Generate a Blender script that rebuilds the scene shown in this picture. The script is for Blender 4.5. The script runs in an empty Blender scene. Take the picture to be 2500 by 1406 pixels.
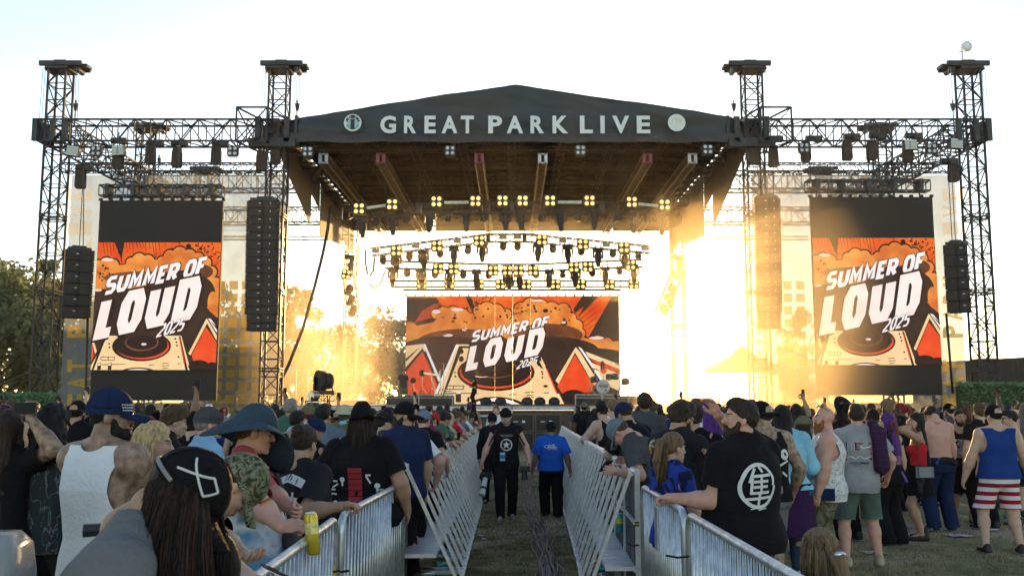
import bpy, bmesh, math, random
import numpy as np
from mathutils import Vector, Matrix, noise as mnoise
from mathutils.bvhtree import BVHTree
R = math.radians
random.seed(7); np.random.seed(7)
SC = bpy.context.scene
COL = SC.collection
# ------------------------------------------------------------------ camera, sky, sun
CAMZ, FPX, PITCH = 1.8, 2300.0, math.atan((972-703)/2300.0)
cam = bpy.data.objects.new('camera', bpy.data.cameras.new('camera')); COL.objects.link(cam)
cam.location = (0, 0, CAMZ); cam.rotation_euler = (R(90)+PITCH, 0, 0)
cam.data.sensor_width = 36; cam.data.lens = 36*FPX/2500; cam.data.clip_end = 3000; cam.data.clip_start = .05
cam.data.dof.use_dof = True; cam.data.dof.focus_distance = 9.0; cam.data.dof.aperture_fstop = 8.0
SC.camera = cam
SUN_AZ, SUN_EL = R(3.9), R(7.0)
w = bpy.data.worlds.new('World'); SC.world = w; w.use_nodes = True
nt = w.node_tree; bg = nt.nodes['Background']
sky = nt.nodes.new('ShaderNodeTexSky'); sky.sky_type = 'NISHITA'; sky.sun_disc = False
sky.sun_elevation = SUN_EL; sky.sun_rotation = SUN_AZ; sky.altitude = 50; sky.air_density = .8; sky.dust_density = .22; sky.ozone_density = .3
nt.links.new(sky.outputs[0], bg.inputs[0]); bg.inputs[1].default_value = 0.15
sl = bpy.data.lights.new('sun', 'SUN'); sl.energy = 4.2; sl.angle = R(.5); sl.color = (1.0, .58, .20)
sun = bpy.data.objects.new('sun', sl); COL.objects.link(sun)
sd = Vector((math.sin(SUN_AZ)*math.cos(SUN_EL), math.cos(SUN_AZ)*math.cos(SUN_EL), math.sin(SUN_EL)))
sun.rotation_euler = sd.to_track_quat('Z', 'Y').to_euler(); sun.location = sd*200
SC.view_settings.view_transform = 'Standard'; SC.view_settings.look = 'None'
SC.view_settings.gamma = 1.0; SC.view_settings.exposure = 1.42
SC.cycles.use_denoising = True; SC.cycles.max_bounces = 6; SC.cycles.transparent_max_bounces = 16
SC.cycles.volume_bounces = 0; SC.cycles.sample_clamp_indirect = 8; SC.cycles.volume_step_rate = 2.0
# ------------------------------------------------------------------ geometry of the photograph
CT, ST = math.cos(PITCH), math.sin(PITCH)
def ray(px, py):
    x, y = (px-1250)/FPX, (703-py)/FPX
    return x, CT-y*ST, ST+y*CT
def W(px, py, Y):
    dx, dy, dz = ray(px, py); t = Y/dy
    return Vector((dx*t, Y, CAMZ+dz*t))
def gz(Y):
    t = min(1, max(0, (Y-4)/26)); return -.2*t*t*(3-2*t)
def G(px, py):
    dx, dy, dz = ray(px, py); z = 0
    for _ in range(8):
        t = (z-CAMZ)/dz; z = gz(dy*t)
    return Vector((dx*t, dy*t, z))
def lx(px, Y): return ray(px, 972)[0]/ray(px, 972)[1]*Y
ORD = ['first','second','third','fourth','fifth','sixth','seventh','eighth','ninth','tenth','eleventh','twelfth','thirteenth','fourteenth','fifteenth','sixteenth','seventeenth','eighteenth','nineteenth','twentieth']
# ------------------------------------------------------------------ mesh helpers
class MB:
    def __init__(s): s.V = []; s.F = []; s.M = []; s.c = 0
    def add(s, vs, fs):
        o = len(s.V); s.V += [tuple(v) for v in vs]
        for f in fs: s.F.append(tuple(i+o for i in f)); s.M.append(s.c)
    def box(s, c, d, rot=None):
        c = Vector(c); hx, hy, hz = d[0]/2, d[1]/2, d[2]/2
        vs = [Vector((x, y, z)) for x in (-hx, hx) for y in (-hy, hy) for z in (-hz, hz)]
        if rot is not None: vs = [rot @ v for v in vs]
        s.add([c+v for v in vs], [(0,1,3,2),(4,6,7,5),(0,4,5,1),(2,3,7,6),(0,2,6,4),(1,5,7,3)])
    def cyl(s, a, b, r1, r2=None, n=8, cap=True, sq=1.0):
        a, b = Vector(a), Vector(b); r2 = r1 if r2 is None else r2; d = b-a
        if d.length < 1e-6: return
        d.normalize(); u = d.cross(Vector((0,0,1)) if abs(d.z) < .95 else Vector((0,1,0))).normalized(); v = d.cross(u)
        ph = math.pi/4 if n == 4 else 0
        ring = lambda c, r: [c+(u*math.cos(ph+2*math.pi*i/n)+v*sq*math.sin(ph+2*math.pi*i/n))*r for i in range(n)]
        fs = [(i, i+n, (i+1) % n+n, (i+1) % n) for i in range(n)]
        if cap: fs += [tuple(range(n)), tuple(range(2*n-1, n-1, -1))]
        s.add(ring(a, r1)+ring(b, r2), fs)
    def bar(s, a, b, r): s.cyl(a, b, r, r, 4, True)
    def tube(s, pts, r, n=6):
        pts = [Vector(p) for p in pts]; vs = []; fs = []; k = len(pts)
        rr = r if hasattr(r, '__len__') else [r]*k
        u = None
        for i, p in enumerate(pts):
            d = (pts[min(i+1, k-1)]-pts[max(i-1, 0)])
            d = d.normalized() if d.length > 1e-9 else Vector((0,0,1))
            if u is None: u = d.cross(Vector((0,0,1)) if abs(d.z) < .9 else Vector((0,1,0))).normalized()
            else:
                u = (u-d*u.dot(d)); u = u.normalized() if u.length > 1e-6 else d.orthogonal().normalized()
            v = d.cross(u)
            vs += [p+(u*math.cos(2*math.pi*j/n)+v*math.sin(2*math.pi*j/n))*rr[i] for j in range(n)]
        for i in range(k-1):
            for j in range(n): fs.append((i*n+j, i*n+(j+1) % n, (i+1)*n+(j+1) % n, (i+1)*n+j))
        fs += [tuple(range(n-1, -1, -1)), tuple(range((k-1)*n, k*n))]
        s.add(vs, fs)
    def ell(s, c, r, nu=12, nv=8, rot=None):
        c = Vector(c); vs = []; fs = []
        for j in range(1, nv):
            t = math.pi*j/nv
            for i in range(nu):
                p = 2*math.pi*i/nu; v = Vector((r[0]*math.sin(t)*math.cos(p), r[1]*math.sin(t)*math.sin(p), r[2]*math.cos(t)))
                vs.append(c+(rot @ v if rot is not None else v))
        top, bot = Vector((0,0,r[2])), Vector((0,0,-r[2]))
        vs += [c+(rot @ top if rot is not None else top), c+(rot @ bot if rot is not None else bot)]
        T, B = len(vs)-2, len(vs)-1
        for i in range(nu):
            k = (i+1) % nu; fs.append((T, i, k)); fs.append((B, (nv-2)*nu+k, (nv-2)*nu+i))
            for j in range(nv-2): fs.append((j*nu+i, (j+1)*nu+i, (j+1)*nu+k, j*nu+k))
        s.add(vs, fs)
    def loft(s, rings, cap=True):
        n = len(rings[0]); vs = [v for r in rings for v in r]; fs = []
        for i in range(len(rings)-1):
            for j in range(n): fs.append((i*n+j, i*n+(j+1) % n, (i+1)*n+(j+1) % n, (i+1)*n+j))
        if cap: fs += [tuple(range(n-1, -1, -1)), tuple(range((len(rings)-1)*n, len(rings)*n))]
        s.add(vs, fs)
    def poly(s, vs): s.add(vs, [tuple(range(len(vs)))])
    def slab(s, pts, off):
        off = Vector(off); n = len(pts); pts = [Vector(p) for p in pts]
        s.add(pts+[p+off for p in pts], [tuple(range(n)), tuple(range(2*n-1, n-1, -1))]+[(i, i+n, (i+1) % n+n, (i+1) % n) for i in range(n)])
    def truss(s, A, B, w, h, r=.03, rl=.017, pitch=None, up=(0,0,1), ladder=False):
        A, B = Vector(A), Vector(B); d = B-A; L = d.length; d.normalize(); up = Vector(up)
        side = d.cross(up); side = side.normalized() if side.length > .01 else Vector((1,0,0)); up = side.cross(d).normalized()
        cs = [side*(w/2*a)+up*(h/2*b) for a, b in ((-1,-1),(1,-1),(1,1),(-1,1))]
        for c in cs: s.bar(A+c, B+c, r)
        n = max(1, round(L/(pitch or h))); st = L/n
        for i in range(n+1):
            p = A+d*(st*i)
            for k in range(4): s.bar(p+cs[k], p+cs[(k+1) % 4], rl)
            if i < n and not ladder:
                q = p+d*st
                for k in range(4):
                    a, b = cs[k], cs[(k+1) % 4]
                    if (i+k) % 2: a, b = b, a
                    s.bar(p+a, q+b, rl)
    def build(s, name, mats, parent=None, smooth=False, loc=None, recalc=False):
        me = bpy.data.meshes.new(name)
        o = Vector((0,0,0))
        if parent is not None:
            q = parent
            while q is not None: o += q.location; q = q.parent
        elif loc is not None: o = Vector(loc)
        me.from_pydata([(v[0]-o.x, v[1]-o.y, v[2]-o.z) for v in s.V], [], s.F)
        if not isinstance(mats, (list, tuple)): mats = [mats]
        for m in mats: me.materials.append(m)
        if len(mats) > 1: me.polygons.foreach_set('material_index', s.M)
        if smooth: me.polygons.foreach_set('use_smooth', [True]*len(me.polygons))
        if recalc:
            bm = bmesh.new(); bm.from_mesh(me); bmesh.ops.recalc_face_normals(bm, faces=bm.faces[:]); bm.to_mesh(me); bm.free()
        ob = bpy.data.objects.new(name, me); COL.objects.link(ob)
        if parent is not None: ob.parent = parent
        elif loc is not None: ob.location = o
        return ob
def tag(o, label=None, cat=None, group=None, kind=None):
    if label: o['label'] = label
    if cat: o['category'] = cat
    if group: o['group'] = group
    if kind: o['kind'] = kind
    return o
def thing(name, label, cat, loc=(0,0,0), group=None):
    o = bpy.data.objects.new(name, None); COL.objects.link(o); o.location = loc; o.empty_display_size = .2
    return tag(o, label, cat, group)
def kids(o): return [c for c in list(COL.objects) if c.parent == o]
def copy_tree(o, loc=None, rot=None, label=None, scale=None, ch=None):
    def rec(src, par):
        c = src.copy(); COL.objects.link(c); c.parent = par
        for k in src.children: rec(k, c)
        return c
    c = rec(o, None)
    if loc is not None: c.location = loc
    if rot is not None: c.rotation_euler = rot
    if scale is not None: c.scale = (scale,)*3
    if label: c['label'] = label
    return c
def place(proto, used, loc, rot, label):
    if not used: used.append(1); proto.location = loc; proto.rotation_euler = rot; proto['label'] = label; return proto
    return copy_tree(proto, loc, rot, label)
# ------------------------------------------------------------------ materials
MATS = {}
def mat(name, col, rough=.6, metal=0.0, var=.18, scale=6.0, bump=0.0, bscale=80.0, emit=0.0, spec=.4, transl=0.0, alpha=1.0, sheen=0.0, stretch=None, coat=0.0):
    if name in MATS: return MATS[name]
    m = bpy.data.materials.new(name); m.use_nodes = True; N = m.node_tree.nodes; L = m.node_tree.links
    b = N['Principled BSDF']; b.inputs['Roughness'].default_value = rough; b.inputs['Metallic'].default_value = metal
    b.inputs['Specular IOR Level'].default_value = spec
    if coat: b.inputs['Coat Weight'].default_value = coat
    if sheen: b.inputs['Sheen Weight'].default_value = sheen
    tc = N.new('ShaderNodeTexCoord'); src = tc.outputs['Object']
    if stretch:
        mp = N.new('ShaderNodeMapping'); mp.inputs['Scale'].default_value = stretch; L.new(src, mp.inputs[0]); src = mp.outputs[0]
    no = N.new('ShaderNodeTexNoise'); no.inputs['Scale'].default_value = scale; no.inputs['Detail'].default_value = 5; L.new(src, no.inputs['Vector'])
    cr = N.new('ShaderNodeValToRGB'); e = cr.color_ramp.elements
    e[0].position = .32; e[1].position = .68
    e[0].color = tuple(max(0, c*(1-var)) for c in col)+(1,); e[1].color = tuple(min(1, c*(1+var)) for c in col)+(1,)
    L.new(no.outputs[0], cr.inputs[0]); L.new(cr.outputs[0], b.inputs['Base Color'])
    if bump:
        n2 = N.new('ShaderNodeTexNoise'); n2.inputs['Scale'].default_value = bscale; n2.inputs['Detail'].default_value = 4; L.new(src, n2.inputs['Vector'])
        bp = N.new('ShaderNodeBump'); bp.inputs['Strength'].default_value = bump; bp.inputs['Distance'].default_value = .02
        L.new(n2.outputs[0], bp.inputs['Height']); L.new(bp.outputs[0], b.inputs['Normal'])
    if emit:
        b.inputs['Emission Color'].default_value = tuple(col)+(1,); b.inputs['Emission Strength'].default_value = emit
    out = N['Material Output']; sh = b.outputs[0]
    if transl:
        t = N.new('ShaderNodeBsdfTranslucent'); L.new(cr.outputs[0], t.inputs[0]); mx = N.new('ShaderNodeMixShader'); mx.inputs[0].default_value = transl
        L.new(sh, mx.inputs[1]); L.new(t.outputs[0], mx.inputs[2]); sh = mx.outputs[0]
    if alpha < 1:
        t = N.new('ShaderNodeBsdfTransparent'); mx = N.new('ShaderNodeMixShader'); mx.inputs[0].default_value = alpha
        L.new(t.outputs[0], mx.inputs[1]); L.new(sh, mx.inputs[2]); sh = mx.outputs[0]
    L.new(sh, out.inputs[0])
    MATS[name] = m; return m
def glow(name, col, s):
    if name in MATS: return MATS[name]
    m = bpy.data.materials.new(name); m.use_nodes = True; N = m.node_tree.nodes; b = N['Principled BSDF']
    b.inputs['Base Color'].default_value = tuple(c*.3 for c in col)+(1,); b.inputs['Emission Color'].default_value = tuple(col)+(1,); b.inputs['Emission Strength'].default_value = s
    b.inputs['Roughness'].default_value = .5
    MATS[name] = m; return m
BLK = mat('black_steel', (.030,.032,.038), .5, .3, .3, 3)
BLKM = mat('matte_black_plastic', (.022,.022,.024), .55, 0, .25, 10)
STEEL = mat('dark_truss_steel', (.022,.024,.030), .45, .55, .35, 2)
ALU = mat('weathered_aluminium', (.62,.64,.68), .42, .75, .15, 9, .05, 60)
GALV = mat('galvanised_steel', (.50,.53,.57), .4, .8, .22, 14, .06, 120)
FAB = mat('black_roof_fabric', (.028,.032,.038), .75, 0, .25, 1.2, .25, 3, sheen=.1)
FASC = mat('fascia_vinyl', (.031,.043,.054), .62, 0, .14, .7, .6, 1.6, stretch=(1, 1, 2.5))
VAL = mat('valance_vinyl', (.036,.038,.05), .6, 0, .3, 1.5, .4, 4)
WHITE = mat('white_vinyl_print', (.62,.68,.72), .6, 0, .06, 2)
def text_mesh(txt, bold=0.0, res=3, italic=0.0):
    cu = bpy.data.curves.new('t', 'FONT'); cu.body = txt; cu.size = 1; cu.offset = bold; cu.resolution_u = res; cu.shear = italic
    ob = bpy.data.objects.new('t', cu); COL.objects.link(ob)
    dg = bpy.context.evaluated_depsgraph_get(); dg.update(); me = bpy.data.meshes.new_from_object(ob.evaluated_get(dg))
    V = [Vector(v.co) for v in me.vertices]; F = [tuple(p.vertices) for p in me.polygons]
    bpy.data.objects.remove(ob); bpy.data.curves.remove(cu); bpy.data.meshes.remove(me)
    x0 = min(v.x for v in V); x1 = max(v.x for v in V); y0 = min(v.y for v in V); y1 = max(v.y for v in V)
    return [((v.x-x0)/(x1-x0), (v.y-y0)/(y1-y0)) for v in V], F, (x1-x0)/(y1-y0)
# stroke lettering: polylines in the unit square, widened into ribbons
_c = .22
GLY = {
 'O': [([(_c,0),(1-_c,0),(1,_c),(1,1-_c),(1-_c,1),(_c,1),(0,1-_c),(0,_c)], True)],
 'U': [([(0,1),(0,_c),(_c,0),(1-_c,0),(1,_c),(1,1)], False)],
 'D': [([(0,0),(1-_c,0),(1,_c),(1,1-_c),(1-_c,1),(0,1)], True)],
 'L': [([(0,1),(0,0),(1,0)], False)],
 'S': [([(1,1),(_c,1),(0,.85),(0,.64),(.16,.52),(.84,.48),(1,.36),(1,.15),(1-_c,0),(0,0)], False)],
 'M': [([(0,0),(0,1),(.5,.3),(1,1),(1,0)], False)],
 'E': [([(1,1),(0,1),(0,0),(1,0)], False), ([(0,.5),(.8,.5)], False)],
 'R': [([(0,0),(0,1),(1-_c,1),(1,.86),(1,.62),(1-_c,.46),(.12,.46)], False), ([(.45,.46),(1,0)], False)],
 'F': [([(0,0),(0,1),(1,1)], False), ([(0,.5),(.8,.5)], False)],
 '2': [([(0,1),(1-_c,1),(1,.86),(1,.62),(0,.12),(0,0),(1,0)], False)],
 '0': [([(_c,0),(1-_c,0),(1,_c),(1,1-_c),(1-_c,1),(_c,1),(0,1-_c),(0,_c)], True)],
 '5': [([(1,1),(0,1),(0,.56),(1-_c,.56),(1,.42),(1,.16),(1-_c,0),(0,0)], False)],
 ' ': []}
def ribbon(pts, w, closed, asp):
    P = [Vector((x*asp, y)) for x, y in pts]; n = len(P); Lf = []; Rt = []
    for i in range(n):
        if closed: a, b = (P[i]-P[i-1]).normalized(), (P[(i+1) % n]-P[i]).normalized()
        else:
            b = (P[min(i+1, n-1)]-P[min(i, n-2)]).normalized(); a = (P[max(i, 1)]-P[max(i-1, 0)]).normalized()
        na, nb = Vector((-a.y, a.x)), Vector((-b.y, b.x)); m = (na+nb); m = m.normalized() if m.length > .2 else nb
        k = min(2.0, 1/max(.4, m.dot(nb)))
        ext = Vector((0,0))
        Lf.append(P[i]+m*w/2*k); Rt.append(P[i]-m*w/2*k)
    qs = []
    for i in range(n if closed else n-1):
        j = (i+1) % n; qs.append([Lf[i], Rt[i], Rt[j], Lf[j]])
    return [[(p.x/asp, p.y) for p in q] for q in qs]
# ================================================================== GROUND
def ground_mat():
    m = bpy.data.materials.new('worn_lawn'); m.use_nodes = True; N = m.node_tree.nodes; L = m.node_tree.links; b = N['Principled BSDF']
    b.inputs['Roughness'].default_value = .95; b.inputs['Specular IOR Level'].default_value = .1
    tc = N.new('ShaderNodeTexCoord')
    def noise(s, d=6):
        n = N.new('ShaderNodeTexNoise'); n.inputs['Scale'].default_value = s; n.inputs['Detail'].default_value = d; L.new(tc.outputs['Object'], n.inputs['Vector']); return n
    def ramp(src, a, b_, c0, c1):
        r = N.new('ShaderNodeValToRGB'); e = r.color_ramp.elements; e[0].position = a; e[1].position = b_; e[0].color = c0+(1,); e[1].color = c1+(1,); L.new(src, r.inputs[0]); return r
    n1, n2, n3 = noise(.55), noise(5), noise(60)
    g = ramp(n2.outputs[0], .35, .7, (.15,.15,.072), (.31,.285,.15))
    br = ramp(n3.outputs[0], .3, .75, (.32,.25,.165), (.48,.39,.265))
    k = ramp(n1.outputs[0], .42, .62, (0,0,0), (1,1,1))
    mx = N.new('ShaderNodeMixRGB'); L.new(k.outputs[0], mx.inputs[0]); L.new(g.outputs[0], mx.inputs[1]); L.new(br.outputs[0], mx.inputs[2])
    L.new(mx.outputs[0], b.inputs['Base Color'])
    bp = N.new('ShaderNodeBump'); bp.inputs['Strength'].default_value = .8; bp.inputs['Distance'].default_value = .04; L.new(n3.outputs[0], bp.inputs['Height']); L.new(bp.outputs[0], b.inputs['Normal'])
    return m
GM = ground_mat()
mb = MB(); ys = [-30,0,2,4]+[4+i for i in range(1, 27)]+[36,50,80,200,420]
xs = [-400,-100,-30,-10,0,10,30,100,400]
vs = [(x, y, gz(y)) for y in ys for x in xs]; nx = len(xs)
mb.add(vs, [(j*nx+i, j*nx+i+1, (j+1)*nx+i+1, (j+1)*nx+i) for j in range(len(ys)-1) for i in range(nx-1)])
tag(mb.build('ground', GM), kind='structure')
# grass blades where the lawn is seen bare
def grass(n, reg):
    V = []; F = []
    for i in range(n):
        x0, x1, y0, y1 = random.choice(reg); y = y0+(y1-y0)*random.random()**1.6; x = random.uniform(x0, x1)
        if mnoise.noise(Vector((x*1.1, y*.9, 3))) < -.12 and random.random() < .75: continue
        h = random.uniform(.015, .045); a = random.uniform(0, 6.28); dx, dy = math.cos(a)*.006, math.sin(a)*.006; z = gz(y); lx_, ly_ = random.uniform(-.02,.02), random.uniform(-.02,.02)
        o = len(V); V += [(x-dx, y-dy, z-.002), (x+dx, y+dy, z-.002), (x+lx_, y+ly_, z+h)]; F.append((o, o+1, o+2))
    m = MB(); m.V = V; m.F = F; m.M = [0]*len(F); return m
GR = mat('grass_blades', (.22,.20,.105), .8, 0, .5, 3, transl=.3)
tag(grass(70000, [(-.6,1.0,9.5,17),(-.5,.9,9.5,13),(3.2,7.5,8.5,15),(3.2,7.5,8.5,12),(-.7,1.2,14,30)]).build('grass', GR), 'short trampled grass on the lawn', 'grass', kind='stuff')
# ================================================================== ROOF AND STAGE
YF = 38.0
stage = thing('stage', 'black concert stage with silver edge trim and a deep dark skirt below the roof', 'stage', (0, YF, gz(YF)))
zd = W(1250, 990, YF).z
mb = MB(); mb.box((0, YF+9.6, zd-.08), (21, 19.2, .16)); mb.build('deck', mat('stage_deck', (.05,.045,.04), .5), stage)
SK = mat('stage_skirt', (.12,.092,.072), .8, 0, .2, 2)
mb = MB(); mb.box((0, YF+.35, (zd-.2+gz(YF))/2), (20.8, .1, zd-.2-gz(YF))); mb.build('skirt', SK, stage)
mb = MB()
for i in range(8): mb.box((-9.1+i*2.6, YF-.03, zd-.09), (2.56, .08, .14))
for i in range(9): mb.box((-10.4+i*2.6, YF-.02, zd-.42), (.06, .07, .5))
for i in range(8):
    if i % 3 != 1: mb.box((-9.1+i*2.6, YF-.01, zd-.40), (2.2, .05, .07))
mb.build('edge_trim', mat('stage_trim', (.45,.45,.46), .5, .3), stage)
# subwoofer wall at the end of the lane
SUB = mat('subwoofer_paint', (.13,.092,.068), .7, 0, .15, 3)
for i, (px, lb) in enumerate([(1272, 'brown subwoofer cabinet closing the lane below the stage, left of the pair'), (1338, 'brown subwoofer cabinet closing the lane below the stage, right of the pair')]):
    c = W(px, 1055, 36.6); s = thing('subwoofer', lb, 'loudspeaker', (c.x, 36.6, gz(36.6)), 'subwoofers below the stage')
    mb = MB()
    for k in range(2): mb.box((c.x, 36.6+.35, gz(36.6)+.36+k*.71), (1.02, .7, .69))
    mb.build('cabinet', SUB, s)
    mb = MB()
    for k in range(2): mb.box((c.x, 36.59, gz(36.6)+.36+k*.71), (.9, .03, .58))
    mb.build('grille', mat('sub_grille', (.05,.037,.03), .9, 0, .3, 60), s)
    for k in range(2):
        mb = MB(); mb.box((c.x+.1, 36.57, gz(36.6)+.4+k*.71), (.12, .02, .09)); mb.build('badge', WHITE, s)
        mb = MB(); mb.box((c.x-.2, 36.57, gz(36.6)+.4+k*.71), (.16, .02, .03)); mb.build('badge', WHITE, s)
roof = thing('stage_roof', 'dark gabled stage roof with a lettered grey fabric front above the stage', 'stage roof', (0, YF, 0))
Yf = YF-.25
f0, f1, f2, f3, f4 = W(705,348,Yf), W(705,290,Yf), W(1255,207,Yf), W(1806,288,Yf), W(1812,346,Yf)
# draped fascia: a subdivided sheet with shallow folds
def fascia():
    mb = MB(); nu, nv = 88, 22; V = []
    for j in range(nv+1):
        for i in range(nu+1):
            u = i/nu; x = f0.x+(f4.x-f0.x)*u
            zt = f1.z+(f2.z-f1.z)*min(1, (x-f1.x)/(f2.x-f1.x)) if x < f2.x else f2.z+(f3.z-f2.z)*(x-f2.x)/(f3.x-f2.x)
            zb = W(1250, 327, Yf).z; z = zb+(zt-zb)*j/nv
            y = Yf+.15*mnoise.noise(Vector((x*.45+z*.5, z*1.3, 1)))+.07*mnoise.noise(Vector((x*1.1+z*1.5, z*2.6, 5)))
            if u < .02 or u > .98: y += .25
            V.append((x, y, z))
    n = nu+1
    mb.add(V, [(j*n+i, j*n+i+1, (j+1)*n+i+1, (j+1)*n+i) for j in range(nv) for i in range(nu)]); return mb
fa = fascia().build('fascia', FASC, roof, True)
mb = MB(); V = []
for j in range(7):
    for i in range(89):
        x = f0.x-.05+(f4.x-f0.x+.1)*i/88; zt = W(1250, 326, Yf).z; zb = W(1250, 348, Yf).z+.04*math.sin(x*2.1)*math.sin(x*.7)
        V.append((x, Yf-.05+.06*mnoise.noise(Vector((x*1.4, j*.5, 9))), zb+(zt-zb)*j/6))
mb.add(V, [(j*89+i, j*89+i+1, (j+1)*89+i+1, (j+1)*89+i) for j in range(6) for i in range(88)])
mb.build('valance', VAL, roof, True)
def letter(ch, x0, x1, y0, y1, Y, parent, name, m, bold=.02, thick=.012):
    V, F, a = text_mesh(ch, bold); A, B = W(x0, y1, Y), W(x1, y0, Y)
    mb = MB(); P = [(A.x+(B.x-A.x)*u, Y, A.z+(B.z-A.z)*v) for u, v in V]
    mb.add(P, F); mb.build(name, m, parent)
for ch, a, b in [('G',928,967),('R',986,1016),('E',1036,1064),('A',1078,1117),('T',1125,1157),('P',1192,1226),('A',1237,1277),('R',1295,1328),('K',1349,1387),('L',1416,1447),('I',1466,1476),('V',1495,1536),('E',1555,1587)]:
    letter(ch, a, b, 283, 326, Yf-.28, roof, 'letter', WHITE, .035)
def disc_at(px, py, rpx, Y, m, parent, name, n=40, ry=None):
    c = W(px, py, Y); e = W(px+rpx, py, Y); r = e.x-c.x; mb = MB()
    mb.poly([(c.x+r*math.cos(2*math.pi*i/n), Y, c.z+r*math.sin(2*math.pi*i/n)) for i in range(n)]); return mb.build(name, m, parent)
TEAL = mat('teal_print', (.16,.38,.40), .6); NAVYP = mat('navy_print', (.02,.03,.05), .6); SKYP = mat('pale_teal_print', (.33,.52,.58), .6)
e1 = disc_at(861, 300, 21.5, Yf-0.270, WHITE, roof, 'city_emblem')
c = W(861, 300, Yf-0.280); r = W(882, 300, Yf).x-c.x
def ring(mb, c, r0, r1, a0, a1, Y, n=24):
    for i in range(n):
        t0, t1 = a0+(a1-a0)*i/n, a0+(a1-a0)*(i+1)/n
        mb.poly([(c.x+r0*math.cos(t0), Y, c.z+r0*math.sin(t0)), (c.x+r1*math.cos(t0), Y, c.z+r1*math.sin(t0)), (c.x+r1*math.cos(t1), Y, c.z+r1*math.sin(t1)), (c.x+r0*math.cos(t1), Y, c.z+r0*math.sin(t1))])
mb = MB(); ring(mb, c, r*.72, r*.95, R(200), R(340), Yf-0.290); mb.build('emblem_arc', TEAL, e1)
disc_at(861, 300, 14, Yf-0.285, SKYP, e1, 'emblem_field')
mb = MB(); mb.box((c.x, Yf-0.310, c.z-.07), (.16, .01, .42)); mb.box((c.x, Yf-0.310, c.z+.25), (.16, .01, .13)); mb.build('emblem_mark', NAVYP, e1)
mb = MB()
for i, ch in enumerate('CITYOFIRVINE'):
    V, F, a = text_mesh(ch, .02); t = R(165-150*i/11); rr = r*.83; cx, cz = c.x+rr*math.cos(t), c.z+rr*math.sin(t)
    s = .1; up = Vector((math.cos(t), math.sin(t))); rt = Vector((math.sin(t), -math.cos(t)))
    mb.add([(cx+rt.x*(u-.5)*s*.8+up.x*(v-.5)*s, Yf-0.295, cz+rt.y*(u-.5)*s*.8+up.y*(v-.5)*s) for u, v in V], F)
mb.build('emblem_lettering', NAVYP, e1)
e2 = disc_at(1652, 300, 21.5, Yf-0.270, WHITE, roof, 'sun_emblem')
c = W(1652, 300, Yf-0.280); mb = MB(); ring(mb, c, r*.6, r*.68, R(-20), R(200), Yf-0.285); mb.build('emblem_arc', SKYP, e2)
disc_at(1655, 294, 6, Yf-0.288, mat('sand_print', (.62,.58,.48), .6), e2, 'emblem_sun', 20)
# roof fabric, gable and side skins
YB = 57.0; ex = 9.55
zr, ze = f2.z-.15, f1.z-.12
mb = MB()
for s in (-1, 1): mb.slab([(0, Yf+.15, zr), (s*ex, Yf+.15, ze), (s*ex, YB, ze), (0, YB, zr)], (0, 0, .05))
mb.build('roof_skin', mat('roof_skin_fabric', (.016,.015,.015), .85, 0, .25, 1, transl=.04), roof)
mb = MB(); zlow = W(1250, 352, Yf).z
for i in range(20):
    y = Yf+.6+i*.97
    mb.bar((-ex, y, zlow+.35), (ex, y, zlow+.35), .03)
    if i % 3 == 0:
        for s in (-1, 1): mb.truss((s*ex, y, zlow+.25), (0, y, zlow+.25+(zr-ze)*.8), .3, .5, .04, .022, .9)
        mb.truss((-ex, y+.4, zlow+.2), (ex, y+.4, zlow+.2), .4, .45, .035, .02, .8)
for k in range(-4, 5): mb.truss((k*2.15, Yf+.3, zlow+.55), (k*2.15, YB, zlow+.55), .3, .3, .03, .016, .9)
for k in range(24):
    x = -ex+.4+k*.8; mb.bar((x, Yf+.3, zlow+.02), (x, Yf+.9, zlow+.42), .02)
mb.build('roof_frame', mat('roof_frame_steel', (.018,.015,.013), .5, .4, .3, 2), roof)
# side skins with stepped, ragged lower edges
for s in (-1, 1):
    X = s*(ex+.12)
    def edge(Y): return 11.6-.06*(Y-38)+.12*mnoise.noise(Vector((Y*.9, s*3, 0)))
    mb = MB(); pts = []
    for (ya, yb, za, zb) in [(37.9, 44.6, 12.0, 10.05), (44.6, 46.6, 11.6, 11.2), (46.8, 52.8, 9.95, 10.4), (53.0, 56.8, 10.8, 10.5)]:
        n = 8; low = [(X, ya+(yb-ya)*i/n, za+(zb-za)*i/n+.06*mnoise.noise(Vector((ya+i, s, 2)))) for i in range(n+1)]
        mb.slab(low+[(X, yb, ze+.02), (X, ya, ze+.02)], (s*.03, 0, 0))
    mb.build('side_skin', FAB, roof)
BACKF = mat('back_fabric', (.05,.045,.04), .8, 0, .2, 1.5, transl=.45)
mb = MB(); za = W(1250, 564, YB).z
for (a, b) in [(-9.9,-4.9),(-4.7,6.0),(6.2,10.3)]:
    n = 14; mb.slab([(a+(b-a)*i/n, YB+.05, za+.05*mnoise.noise(Vector((a+i, 1, 1)))) for i in range(n+1)]+[(b, YB+.05, ze+.5), (a, YB+.05, ze+.5)], (0, .03, 0))
mb.slab([(-ex, YB+.12, ze+.3), (ex, YB+.12, ze+.3), (ex, YB+.12, ze), (0, YB+.12, zr), (-ex, YB+.12, ze)][::1], (0,.02,0)) if False else mb.slab([(-10, YB+.12, ze-.2), (10, YB+.12, ze-.2), (10, YB+.12, ze+.05), (0, YB+.12, zr+.05), (-10, YB+.12, ze+.05)], (0,.02,0)); mb.build('back_skin', BACKF, roof)
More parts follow.
